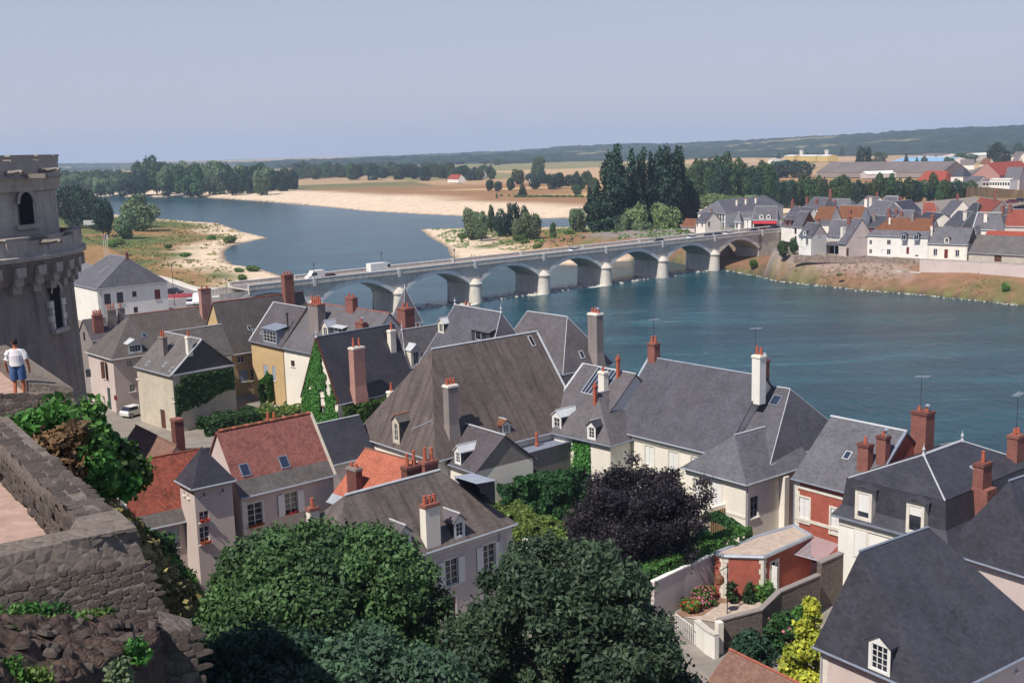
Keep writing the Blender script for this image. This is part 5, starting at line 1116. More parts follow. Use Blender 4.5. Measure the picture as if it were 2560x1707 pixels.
back('dark slate roofs with a tall beige chimney above the quoined house','T2',(870,690),(1190,730),11.6,10,4.8,'slate_dark',0,2.,ch=((.8,.25,2.4,'cream'),),**G)
back('broad blue-grey slate roof with white ridge and left verge','T2',(1395,765),(1850,775),11.8,10,5.,'slate_far',capr=.18,verge='00zinc_white',wall='cream',ch=((.45,.25,2.2,'cream'),),**G)
back('dark slate hip with a small white mark below the green slope','T2',(1190,495),(1480,505),13.,9,4.2,'slate_dark',2.,2.,**G)
back('brown tile and slate roof under the tall red chimney','T2',(1320,400),(1680,480),14.,9,4.5,'tile_old',ch=((.8,.4,4.,'brick'),),wall='old_stucco',**G)
back('slate roof end with red brick chimney block right of the broad slate roof','T2',(1790,690),(2000,700),11.6,8,3.2,'slate_dark',0,2.,ch=((.1,.5,3.,'brick'),),**G)
back('pinkish gabled house near the parked cars on the slope','T2',(1870,540),(2080,545),13.,7,3.,'slate_dark',wall='grey_stucco',**G)
back('plum tiled house with a small skylight at the right edge of the town','T2',(1990,705),(2420,712),11.5,10,5.2,'tile_old',wall='pink_stucco',ch=((.1,.4,2.6,'brick'),),**G)
back('long red-orange tiled roof just behind the barn','T2',(1560,975),(2420,1010),10.2,9,2.8,'tile_red',wall='cream',cap=None,**G)
back('slate lean-to roof left of the red-orange tiles','T2',(1480,975),(1570,975),10.2,10,4.2,'slate_dark',cap=None,**G)
# bridgehead group
h = ph('hotel','large four-storey white hotel with a long hipped slate roof at the island bridgehead',('T3','T3'),(985,472),(2060,335),12.6,13,4.8,5.,5.,zg=4.,wall='white',roof='slate_far',cap='zinc')
for r_ in range(4):
    for c_ in range(4): h.win('L',0,0,.9,1.5,('T3',(800,848,892,942)[c_]-0,(475,545,625,690)[r_]+c_*12),sill=False,frame='wood_grey')
for q in (.3,.45,.62): h.chimney(h.L*q,h.D*.25,2.,1.2,.7,'cream',2)
h.finish()
h = ph('white_gable_house','narrow white gabled house next to the red awnings','T3',(1318,560),(1462,560),13.9,9,.1,wall='white',roof='slate_far',cap=None)
h.finish()
h = ph('awning_restaurant','white restaurant with red awnings and two red-fronted dormers at the bridge','T3',(1468,592),(1935,590),13.3,9,4.6,.6,.6,wall='white',roof='slate_far')
for x in (1645,1772): h.dormer('f',1.5,1.5,.4,('T3',x,572),wall='white',roof='slate_far',pane='glass')
for x in (1578,1715,1845):
    q = h.hit('F','T3',x,665); h.boxpart('shop_window','dark',q.x-1.4,h.ov-.03,q.z-2.2,q.x+1.4,h.ov+.02,q.z+.6)
    mb = MB(); mb.face([(q.x-1.6,h.ov-.02,q.z+1.3),(q.x-1.6,h.ov-1.3,q.z+.4),(q.x+1.6,h.ov-1.3,q.z+.4),(q.x+1.6,h.ov-.02,q.z+1.3)]); mb.face([(q.x-1.6,h.ov-1.3,q.z+.4),(q.x-1.6,h.ov-1.3,q.z+.1),(q.x+1.6,h.ov-1.3,q.z+.1),(q.x+1.6,h.ov-1.3,q.z+.4)]); h._b(mb,'awning',MT['awning_red'] if 'awning_red' in MT else MT.setdefault('awning_red', m_plain('red_awning',hexc('a8323a'),.8,.15,3)))
h.finish()
h = ph('slate_row','long dark slate row with three red dormers behind the bridge end','T3',(1990,690),(2380,720),12.3,10,6.2,wall='white',roof='slate_far',cap='zinc')
for x in (2085,2170,2255): h.dormer('f',1.6,1.5,.4,('T3',x,690),wall='wood_red',roof='slate_dark',pane='dark')
for x in (2120,2205,2290): h.skylight('f',('T3',x,480),1.,1.4,'zinc_white')
h.chimney(.2,5.,2.,.9,.7,'brick',2); h.finish()
h = ph('garden_annex','small white pavilion with pointed slate roof left of the gabled house','T3',(1140,628),(1270,628),12.6,5,3.4,1.5,1.5,wall='white',roof='slate_far'); h.win('F',0,0,.8,1.6,('T3',1190,700)); h.finish()
h = ph('villa','cream villa with brown bargeboards and slate roof beside the willows','T3',(425,620),(600,632),12.,8,3.6,wall='cream',roof='slate_far',verge='10wood_brown 11wood_brown',gablemat='cream'); h.win('F',0,0,.9,1.4,('T3',462,670)); h.win('F',0,0,.9,1.4,('T3',552,680)); h.win('R',0,0,1.2,1.8,('T3',688,665)); h.chimney(4.,4.4,1.2,.7,.6,'brick',1); h.finish()
h = ph('shed','low shed with plum tile roof left of the villa','T3',(160,712),(420,720),9.,7,3.,wall='pink_stucco',roof='tile_brown',cap=None); h.finish()
# ---------------------------------------------------------------- depots and houses beyond the trees
def far(label, name, t, p0, p1, ze, D, h, roof, wall='white', a=0., b=0., zg=4., cat='building', win=None, **kw):
    hh = ph(name, label, t, p0, p1, ze, D, h, a, b, zg=zg, roof=roof, wall=wall, lod=2, cap=None, gutter=None, cat=cat, **kw)
    if win:
        n_, z_, w_, q_ = win
        for z in (z_ if isinstance(z_, tuple) else (z_,)):
            for i in range(n_): hh.win('F', hh.L*(i+.6)/(n_+.2), z, w_, q_, sill=False, bars=False)
    return hh.finish()
MT['sheet_blue'] = m_plain('blue_sheet_roof', hexc('7fa6c4'), .6, .08, .1); MT['sheet_grey'] = m_plain('grey_sheet_roof', hexc('6f6664'), .8, .15, .08); MT['sheet_white'] = m_plain('white_sheet_roof', hexc('d9d6cf'), .7, .06, .1)
far('long white-walled hall with pale blue roof below the wooded hill','factory_hall','T4',(400,432),(1180,440),10,40,5,'sheet_blue','white',win=(14,3.5,3,2))
far('white flat hall in front of the blue-roofed hall','factory_hall','T4',(465,492),(735,488),9,25,2,'sheet_white','white')
far('very long grey shed roof across the plain behind the trees','depot_shed','T4',(-700,592),(1150,592),9,45,9,'sheet_grey','old_stucco')
far('long low shed with white roof edge in front of the grey depot','depot_shed','T4',(40,622),(735,600),8,14,2.5,'sheet_white','grey_stucco')
far('long barn with bright vermilion tiled roof behind the plane trees','barn','T4',(770,718),(1190,722),9,14,7,'tile_red','old_stucco',3,3)
far('big grey shed with double-pitch roof left of the brick gable','depot_shed','T4',(1340,660),(1900,690),11,50,9,'sheet_grey','old_stucco')
far('dark barrel-roofed building with white front wall','hall','T4',(1268,655),(1460,655),12,16,5.5,'slate_dark','white',3,3)
far('white gabled station house with ornate front','station_house','T4',(1470,725),(1670,728),13,10,3.,'slate_far','white',win=(5,(3.,6.5),1.,1.6))
far('white two-storey flat-topped station building facing the slope','station_building','T4',(1840,700),(2145,702),15,9,.6,'sheet_white','white',win=(8,(3.5,8.5),1.1,1.8))
far('lower grey wing left of the white station building','station_building','T4',(1735,705),(1838,708),14,9,.6,'sheet_grey','grey_stucco',win=(2,7.5,2.4,1.6))
far('red tiled barn with brick gable at the right edge beyond the slope','barn','T4',(2000,640),(2500,600),15,18,8,'tile_red','brick_pink')
far('slate house with chimney behind the station','house','T4',(2060,690),(2290,690),14,9,7,'slate_far','pink_stucco')
far('white cottage with grey roof on the plain, left one of a pair','house','T4',(1420,488),(1625,484),9,10,6,'sheet_grey','white')
far('red-roofed cottage right of the white one on the plain','house','T4',(1700,478),(1830,478),9,10,6,'tile_brown','cream')
far('tall pale house under the hill at far right','house','T4',(2160,365),(2295,368),14,12,6,'sheet_grey','cream',win=(3,6.,1.3,2.))
far('small white house below the tall pale one at far right','house','T4',(2165,440),(2250,440),10,10,5,'sheet_grey','white')
far('flat pale works on the slope before the hill','works','T4',(790,350),(1150,352),12,30,3,'sheet_grey','white')
far('low white-roofed building half hidden by trees on the right','works','T4',(1640,345),(1880,335),12,20,3,'sheet_white','cream')
for i, (x, y, w) in enumerate(((690,200,55),(790,205,70),(850,197,50))): pass
MT['silo'] = m_plain('silo_yellow', hexc('c9b06a'), .7, .1, .1)
for i, (x0, x1, y) in enumerate(((130,215,335),(250,400,335),(410,500,335))):
    far(('left','middle','right')[i]+' one of the ochre grain stores below the hill','grain_store','R4',(x0,y-30),(x1,y-30),13,20,2,'sheet_white','silo')
for x, nm in ((280,'left'),(492,'right')):
    p = at('R4',x,330,6); o = empty('silo_tower', (p.x,p.y,4), R(20), nm+' white silo tower rising above the ochre stores', 'silo'); mb = MB(); mb.box(-2.2,-2.2,0,2.2,2.2,17); mb.build('shaft', MT['white'], o); mb = MB(); mb.box(-2.5,-2.5,17.01,2.5,2.5,18); mb.build('head', MT['sheet_white'], o)
far('white block left of the ochre stores','block','R4',(0,335),(45,335),18,20,1,'sheet_white','white')
far('red-roofed house on the far levee among trees','house','T5',(105,515),(265,520),8,9,5,'tile_red','white')
far('small white house right of the levee trees','house','T5',(590,462),(618,462),9,8,6,'sheet_grey','white')
far('pale house deep in the levee trees','house','T5',(10,405),(60,405),9,10,5,'tile_brown','white')
for i, (x, y) in enumerate(((1860,560),(1950,560),(2030,555),(1350,575))):
    vehicle('camper', ('white tent-like camper, leftmost of three on the far bank','white camper in the middle of the far campsite','white camper, rightmost on the far campsite','white camper alone between the far bank trees')[i], 'camper', at('T5',x,y,3.2), R(10+i*20), 'ecebe6', 'camper', sc=1.6)
bo_t = at('R4',895,1420,.05); ob = empty('rowing_boat', bo_t, R(-25), 'dark flat boat moored at the foot of the right embankment', 'boat'); mb = MB(); hull = [(-3,-.5),(-2.2,-.8),(2,-.8),(3.1,0),(2,.8),(-2.2,.8),(-3,.5)]; mb.prism(hull,-.2,.45,top=False); mb.face([(x*.94,y*.9,.1) for x,y in hull]); mb.build('hull', MT['wood_brown'], ob)
for xx in (-1.2,.8): mb = MB(); mb.box(xx,-.72,.3,xx+.3,.72,.36); mb.build('thwart', MT['old_stucco'], ob)
# cars on the right
vehicle('car','bright red car parked in the gap beside the restaurant','car',at('T1',1410,1215,7.03),R(-45),'b8232a','hatch',sc=1.1)
for x, y, c, lb in ((1700,345,'1d2a2e','dark green car on the slope road behind the town'),(2130,280,'7c2030','dark red car on the slope road behind the town'),(2290,255,'222634','navy car at the right edge on the slope road')): vehicle('car',lb,'car',at('T2',x,y,10.06),R(15),c,'saloon',sc=1.25)
# slope road and levee at the right
mb = MB(); q = [at('T2',1640,300,10.03),at('T2',2450,175,10.03),at('T2',2450,245,10.03),at('T2',1640,360,10.03)]; mb.face(q); struct(mb.build('slope_road', MT['asphalt']))
mb = MB(); top = [at('T4',1690,850,7.5),at('T4',2600,880,13)]; mid = [at('T2',1250,300,6.),at('T2',2500,110,10.)]; low = [at('T2',1300,420,5.),at('T2',2500,330,6.5)]
def ext_(pts):
    mb.face(pts); b_ = [Vector((p.x,p.y,1.)) for p in pts]
    for i in range(4): mb.face([b_[i],b_[(i+1)%4],pts[(i+1)%4],pts[i]])
ext_([mid[0],mid[1],top[1],top[0]]); ext_([low[0],low[1],mid[1],mid[0]]); ext_([top[0],top[1],top[1]+Vector((0,60,0)),top[0]+Vector((0,60,0))])
struct(mb.build('levee', m_plain('dry_levee_grass', hexc('806a4e'), .95, .35, .12)))
# embankment paving, wall and steps along the river
pts = [at('R4',x,y,7.3) for x, y in ((215,1140),(300,1140),(550,1143),(820,1150),(1230,1172))]
wallrun('embankment_kerb','pale kerb wall along the top of the paved embankment',pts,2.,.5,'rubble_far')
pts = [at('R4',x,y,7.9) for x, y in ((1280,1172),(1700,1190),(2250,1225))]
wallrun('river_wall','pale parapet wall above the dry grass slope by the barn',pts,5.,.5,'pink_stucco','stone_bridge')
a, b, c, d = at('R4',1215,1195,7.1), at('R4',1285,1200,7.1), at('R4',1080,1385,.6), at('R4',1150,1390,.6)
st = empty('river_steps', tuple(c), 0, 'grey stone steps running down the embankment to the water', 'steps')
for i in range(26):
    t0, t1 = i/26, (i+1)/26; q = [c.lerp(a,t0), d.lerp(b,t0), d.lerp(b,t1), c.lerp(a,t1)]; z = float(ground_z(q[2].x,q[2].y)[0][0])+.35; mb = MB(); mb.prism([(p.x-c.x,p.y-c.y) for p in q], z-c.z-1.2, z-c.z); mb.build('step', MT['stone_bridge'], st)
# ---------------------------------------------------------------- round castle tower
TC = (-36.9, 66.0); TK = 1.4
tw = empty('castle_tower', (TC[0]*TK,TC[1]*TK,CAMZ+(8-CAMZ)*TK), 0, 'great round castle tower of dark weathered stone cut by the left edge', 'tower')
def tl(mb, prof, n=96, mat='stone_dark', name='wall', smooth=False): return mb
mb = MB(); mb.lathe([(11.4,-4),(10.6,12),(10.3,26.2)], 96, caps=False); mb.build('wall', MT['stone_dark'], tw, True)
mb = MB(); mb.lathe([(10.55,26.2),(11.0,27.3),(11.0,27.45)], 96, caps=False); mb.build('machicolation_course', MT['stone_dark'], tw)
mb = MB(); mb.lathe([(11.0,27.451),(11.25,27.5),(11.25,27.75),(11.0,27.8),(10.95,28.6)], 96, caps=False); mb.build('parapet', MT['stone_up'], tw)
mb = MB(); mb.lathe([(10.5,28.6),(10.5,27.6),(9.5,27.6)], 96, caps=False); mb.build('wall_walk', MT['stone_dark'], tw)
N = 44
cor = MB(); cor.box(-.32,-.75,-.55,.32,.1,0); cor.box(-.3,-.5,-1.05,.3,.1,-.551); cor.box(-.28,-.28,-1.5,.28,.1,-1.051); cme = cor.mesh('corbel', MT['stone_up'])
mer = MB(); mer.box(-.75,-.05,0,.75,.42,.72); mer.box(-.85,-.12,.721,.85,.5,.82); mme = mer.mesh('merlon', [MT['stone_up']])
for i in range(N):
    t = 2*math.pi*i/N
    if not (-math.pi*.72 < ((t+math.pi) % (2*math.pi))-math.pi < .5): continue
    o = link('corbel', cme, tw, (10.35*math.cos(t),10.35*math.sin(t),27.2)); o.rotation_euler = (0,0,t+math.pi/2)
    if i % 2: 
        o = link('merlon', mme, tw, (10.95*math.cos(t),10.95*math.sin(t),28.0)); o.rotation_euler = (0,0,t+math.pi/2)
mb = MB(); mb.lathe([(9.8,27.5),(9.8,31.2)], 80, caps=False); mb.build('upper_wall', MT['stone_up'], tw, True)
mb = MB(); mb.lathe([(9.85,31.201),(10.,31.3),(10.,31.45),(10.1,31.9),(10.25,32.05)], 80, caps=False); mb.build('upper_cornice', MT['stone_up'], tw)
mb = MB(); mb.lathe([(10.25,32.051),(10.05,32.15),(10.05,33.0),(9.5,33.0),(9.5,32.0),(0.1,32.0)], 80, caps=False); mb.build('upper_parapet', MT['stone_up'], tw)
m2 = MB(); m2.box(-.95,-.05,0,.95,.5,.3); m2.box(-1.05,-.1,.301,1.05,.56,.4); m2e = m2.mesh('merlon', [MT['stone_up']])
dn = MB(); dn.box(-.09,-.12,-.3,.09,.1,0); dne = dn.mesh('dentil', MT['stone_up'])
for i in range(26):
    t = 2*math.pi*i/26
    o = link('merlon', m2e, tw, (10.*math.cos(t),10.*math.sin(t),32.9)); o.rotation_euler = (0,0,t+math.pi/2)
for i in range(150):
    t = 2*math.pi*i/150
    if -2.4 < ((t+math.pi) % (2*math.pi))-math.pi < .4: o = link('dentil', dne, tw, (9.9*math.cos(t),9.9*math.sin(t),31.85)); o.rotation_euler = (0,0,t+math.pi/2)
def tower_hit(t, x, y, r):
    q = ray(t,x,y); dx, dy = q[0], q[1]; ox, oy = -TC[0], -TC[1]
    a = dx*dx+dy*dy; b = 2*(ox*dx+oy*dy); c = ox*ox+oy*oy-r*r; k = (-b-math.sqrt(max(b*b-4*a*c,0)))/(2*a)
    return math.atan2(dy*k-TC[1], dx*k-TC[0]), CAMZ+q[2]*k-8
def tower_window(t, x, ytop, ybot, r, w, quoin=True):
    a, z1 = tower_hit(t,x,ytop,r); _, z0 = tower_hit(t,x,ybot,r)
    o = empty('w', (0,0,0)); bpy.data.objects.remove(o)
    mb = MB(); n_ = 10; arch = [(-w/2,z0),(w/2,z0)]+[(w/2*math.cos(math.pi*k/n_), z1-w/2+w/2*math.sin(math.pi*k/n_)) for k in range(n_+1)]
    mb.face([(p[0],-.06,p[1]) for p in arch]); win = mb.build('window', MT['dark'], tw); win.location = ((r+.02)*math.cos(a),(r+.02)*math.sin(a),0); win.rotation_euler = (0,0,a+math.pi/2)
    mb = MB(); out = [(p[0]*1.35,p[1]) for p in arch[2:]]
    for k in range(n_):
        A = arch[2+k]; B_ = arch[3+k]; A2 = (A[0]*1.4,z1-w/2+(A[1]-z1+w/2)*1.4); B2 = (B_[0]*1.4,z1-w/2+(B_[1]-z1+w/2)*1.4)
        mb.face([(A[0],-.16,A[1]),(A2[0],-.16,A2[1]),(B2[0],-.16,B2[1]),(B_[0],-.16,B_[1])]); mb.face([(A[0],-.06,A[1]),(A[0],-.16,A[1]),(B_[0],-.16,B_[1]),(B_[0],-.06,B_[1])])
    mb.build('arch_stones', MT['stone_up'], win)
    if quoin:
        nn = int((z1-w/2-z0)/.42)
        for sg in (-1,1):
            for k in range(nn):
                ww = .42 if k % 2 else .24; x0, x1 = (w/2, w/2+ww) if sg > 0 else (-w/2-ww, -w/2); mb = MB(); zb = z0+k*.42; mb.box(x0,-.17,zb+.01,x1,.05,zb+.4); mb.build('quoin', MT['stone_pier'], win)
    mb = MB(); mb.box(-w/2-.3,-.3,z0-.25,w/2+.3,0,z0-.002); mb.build('sill', MT['stone_up'], win)
tower_window('R1',215,515,815,9.8,1.25,False); tower_window('R5',490,35,450,10.35,1.0); tower_window('R5',775,480,870,10.5,.9,False)
for x, y in ((425,975),(400,320),(85,345)):
    rr_ = 11.3 if y > 500 else 10.3; a, z = tower_hit('R1',x,y,rr_); mb = MB(); mb.tube([(0,.3,0),(0,-.35,.02),(0,-.75,.1),(0,-.95,.02)],[.16,.15,.1,.13],6); o = mb.build('gargoyle', MT['stone_dark'], tw); o.location = (rr_*math.cos(a),rr_*math.sin(a),z); o.rotation_euler = (0,0,a+math.pi/2)
a, z = tower_hit('R1',530,310,9.6); mb = MB(); mb.box(-.15,-1.3,-.1,.15,.3,.15); o = mb.build('gargoyle', MT['stone_dark'], tw); o.location = (10.1*math.cos(-.25),10.1*math.sin(-.25),32.1); o.rotation_euler = (0,0,math.pi/2)
tw.scale = (TK,)*3
# ---------------------------------------------------------------- terrace, parapets and bastion in the left foreground
TZ = 34.
fl = [(-6.9,17.9),(-11.9,25.2),(-17.,32.0),(-13.6,33.2),(-17.4,38.6),(-20,43),(-34,38),(-30,14),(-8.4,16.6)]
mb = MB(); mb.face([(x,y,TZ) for x,y in fl]); struct(mb.build('terrace', m_plain('terrace_gravel', hexc('a88e82'), .95, .22, 2.5, .1, 0, .3)))
rngS = random.Random(3)
def m_lichen(name, c):
    n = NT(name); o = n.map(); oi = n.n.new('ShaderNodeObjectInfo')
    col = n.ramp(n.noise(o, 1.3, 6, .75), [(.3, scalec(c,.6)), (.7, scalec(c,1.25))]); col = n.mix(n.ramp(n.noise(n.map('Generated'), 9, 5, .8), [(.56, C(0,0,0)), (.7, C(.7,.7,.7))]), col, hexc('b5aba0'))
    col = n.mix(n.ramp(n.noise(n.map('Generated'), 4, 5, .8), [(.55, C(0,0,0)), (.75, C(.7,.7,.7))]), col, hexc('45403a')); n.bump(n.noise(o, 2.5, 5, .8), .6, .3)
    return n.done(col, .95, .08)
stv = []
for k in range(7):
    mb = MB(); n_ = 9; pts = []
    for i in range(n_):
        t = 2*math.pi*i/n_; rr_ = 1+rngS.uniform(-.18,.18); pts.append((math.copysign(abs(math.cos(t))**.7,math.cos(t))*rr_, math.copysign(abs(math.sin(t))**.7,math.sin(t))*rr_))
    for i in range(n_):
        j = (i+1)%n_; a, b = pts[i], pts[j]; f = .72
        mb.face([(a[0],0,a[1]),(b[0],0,b[1]),(b[0]*f,-.75,b[1]*f),(a[0]*f,-.75,a[1]*f)])
    mb.face([(p[0]*.72,-.75,p[1]*.72) for p in pts]); stv.append([mb.mesh('stone', MT[m]) for m in ('stone_a','stone_b','stone_c')]) if 'stone_a' in MT else stv.append(mb)
for nm, c in (('stone_a','675d57'),('stone_b','5d5550'),('stone_c','70665f')): MT[nm] = m_lichen(nm, hexc(c))
stv = [[m.mesh('stone', MT[k]) for k in ('stone_a','stone_b','stone_c')] for m in stv]
def stones(parent, O, U, Vv, nu, nv, Nn, rows_h, cols_w, cap=300, shape=None):
    """single stones laid in rough courses on the face O + u*U + v*V (unit u,v in metres), bulging along Nn"""
    cnt = 0; v = 0.
    M3 = Matrix((U, -Nn, Vv)).transposed()
    while v < nv and cnt < cap:
        hgt = rows_h*rngS.uniform(.75,1.25); u = rngS.uniform(-.2,0)
        while u < nu and cnt < cap:
            w = cols_w*rngS.uniform(.6,1.4); cu, cv = u+w/2, v+hgt/2
            if (shape is None or shape(cu,cv)) and rngS.random() < .93:
                o = link('stone', rngS.choice(rngS.choice(stv)), parent)
                P = O+U*cu+Vv*(cv+rngS.uniform(-.04,.04)); ry = Matrix.Rotation(rngS.uniform(-.14,.14), 3, 'Y')
                m = (M3 @ ry @ Matrix.Diagonal((w*.53, rngS.uniform(.008,.024), hgt*.54))).to_4x4(); m.translation = P; o.matrix_local = m; cnt += 1
            u += w
        v += hgt
    return cnt
def solid(name, pts_top, pts_bot, mat, parent=None):
    mb = MB(); n_ = len(pts_top); mb.face(pts_top)
    for i in range(n_): j = (i+1)%n_; mb.face([pts_bot[i],pts_bot[j],pts_top[j],pts_top[i]])
    return mb.build(name, MT[mat], parent)
V = Vector
MT['ledge_soil'] = m_rubble('ledge_soil', hexc('62524a'), hexc('473b35'), 7., '3a302a', .4)
bas = empty('bastion_wall', (-7,17,8), 0, 'rough stone bastion wall with mossy top in the lower left foreground', 'wall'); bo = bas.location
K = V((-6.3,17.65,35.)); far_ = V((-11.2,24.7,35.)); Uw = V((.83,.56,0)).normalized(); Wl = K-Uw*5.5; dv = V((.46,-.25,-1.45))
th_ = .62
din = V((-.83,-.56,0))*th_
def rel(p, o=None): return p-(o or bo)
top = [K, far_+V((-.9,1.4,0)), far_+V((-.9,1.4,0))+din, K+din+V((.1,.1,0))]
solid('parapet', [rel(p) for p in top], [rel(V((p.x,p.y,20.))) if i < 2 else rel(V((p.x,p.y,TZ-.1))) for i, p in enumerate(top)], 'rubble', bas)
solid('front_wall', [rel(p) for p in (Wl, K, K+V((-.35,.5,0)), Wl+V((-.35,.5,0)))], [rel(p) for p in (Wl+dv*6, K+dv*6, K+V((-.35,.5,-9)), Wl+V((-.35,.5,-9)))], 'rubble', bas)
Vv = (-dv).normalized(); Nn = Uw.cross(Vv).normalized()
if Nn.y > 0: Nn = -Nn
stones(bas, rel(K)-Vv*2.0-Uw*2.6+Nn*.0, Uw, Vv, 2.62, 2.0, Nn, .09, .15, 298)
Ui = (far_-K).normalized()
ck = [K+V((.06,-.04,.03)), K+Ui*1.1+V((.04,.02,.03)), K+Ui*1.1+din+V((0,0,.03)), K+din-Uw*.5+V((0,0,.03)), K-Uw*.75+V((.03,-.05,.03))]
solid('corner_stone', [rel(p) for p in reversed(ck)], [rel(p+V((0,0,-.28))) for p in reversed(ck)], 'rubble', bas)
stones(bas, rel(K)+V((0,0,.005))+din, Ui, -din.normalized(), (far_-K).length+1, th_, V((0,0,1)), .2, .36, 70)
stones(bas, rel(K+din)+V((0,0,-.95)), Ui, V((0,0,1)), (far_-K).length+1, .95, din.normalized(), .17, .26, 150)
# second wall, below the walker
w2 = empty('terrace_wall', (-12,29,8), 0, 'dark mossy retaining wall below the walking man', 'wall'); wo_ = w2.location
B_ = at('R5',672,1012,34.15); A = at('R5',0,1082,34.15); A = B_+(A-B_)*3.; dW2 = V((.15,-.25,-1.45)); D2 = V((-.57,.82,0))
solid('front_wall', [rel(p,wo_) for p in (A,B_,B_+D2*.5,A+D2*.5)], [rel(p,wo_) for p in (A+dW2*12,B_+dW2*12,B_+D2*.5+V((0,0,-17)),A+D2*.5+V((0,0,-17)))], 'rubble', w2)
Ft = aty('T6',455,480,B_.y+4.6); Fi = V((Ft.x-.75,Ft.y-.5,Ft.z)); Bi = at('T6',490,1050,34.15)
F2_, F2i = Ft+(Ft-B_)*.6, Fi+(Ft-B_)*.6; F2_.z = F2i.z = Ft.z
solid('parapet', [rel(p,wo_) for p in (B_+V((0,0,.06)),Ft,Fi,Bi+V((0,0,.3)))], [rel(V((p.x,p.y,17. if i < 2 else 33.9)),wo_) for i, p in enumerate((B_,Ft,Fi,Bi))], 'rubble', w2)
solid('parapet', [rel(p,wo_) for p in (Ft,F2_,F2i,Fi)], [rel(V((p.x,p.y,17. if i < 2 else 33.9)),wo_) for i, p in enumerate((Ft,F2_,F2i,Fi))], 'rubble', w2)
U = (B_-A).normalized(); Vv = (-dW2).normalized(); Nn = U.cross(Vv)
if Nn.y > 0: Nn = -Nn
stones(w2, rel(B_,wo_)-U*3.2-Vv*2.4+Nn*.0, U, Vv, 3.2, 2.4, Nn, .17, .27, 160)
# ledge and broken wall at the very bottom
led = empty('broken_ledge', (-7,13,8), 0, 'crumbling brown wall ledge with weeds at the bottom left', 'wall'); lo_ = led.location
P1, P2, P3, P4 = aty('S1',-160,1190,13.6), aty('S1',905,1205,17.1), aty('S1',905,1300,16.2), aty('S1',540,1600,13.2)
P5 = aty('S1',-160,1640,11.4)
V_ = []; n_ = 46
for i in range(n_+1):
    for k in range(n_+1):
        u, w_ = i/n_, k/n_; p = (P1.lerp(P2,u)).lerp(P5.lerp(P4,u) if u < .6 else P5.lerp(P4,.6).lerp(P3,(u-.6)/.4), w_)
        b = fbm(np.array([p.x*3.1]),np.array([p.y*3.1]),5,6)[0]; V_.append((p.x-lo_.x+.1*(b-.5), p.y-lo_.y, p.z-lo_.z+.3*(b-.5)-(.9 if i in (0,n_) or k == n_ else 0)*1.2))
ix = np.arange((n_+1)**2).reshape(n_+1,n_+1); F_ = np.stack([ix[:-1,:-1],ix[1:,:-1],ix[1:,1:],ix[:-1,1:]],-1).reshape(-1,4)
link('ledge', npmesh('ledge', np.array(V_), F_, MT['ledge_soil'], None, True), led)
for i in range(60):
    u, w_ = rngS.random(), rngS.random()*.9; p = (P1.lerp(P2,u)).lerp(P5.lerp(P4,u) if u < .6 else P5.lerp(P4,.6).lerp(P3,(u-.6)/.4), w_); b = fbm(np.array([p.x*2.1]),np.array([p.y*2.1]),5,5)[0]
    o = link('stone', rngS.choice(rngS.choice(stv)), led, p-lo_+V((0,0,.3*(b-.5)))); o.rotation_euler = (-1.2+rngS.uniform(-.4,.4),0,rngS.uniform(0,6)); sz = rngS.uniform(.04,.1); o.scale = (sz*1.3,sz*.8,sz)
Q = [aty('S1',890,1265,14.2), aty('S1',1075,1290,15.), aty('S1',1085,1320,14.6), aty('S1',905,1300,13.6)]
# stump of wall on the right
a_, b_ = aty('S1',885,1262,16.4), aty('S1',1080,1315,16.6); t_ = V((-.25,.7,0))
solid('wall_stump', [rel(p,lo_) for p in (a_,b_,b_+t_,a_+t_)], [rel(p,lo_) for p in (a_+V((.15,-.5,-5)),b_+V((.25,-.5,-5)),b_+t_+V((.3,0,-5)),a_+t_+V((0,0,-5)))], 'rubble', led)
U = (b_-a_); U.z = 0; lu = U.length; U.normalize(); Vv = V((-.03,.1,1)).normalized(); Nn = U.cross(Vv)
stones(led, rel((a_+b_)/2,lo_)-U*lu/2-Vv*1.9+Nn*.03, U, Vv, lu, 1.9, Nn, .13, .2, 90)
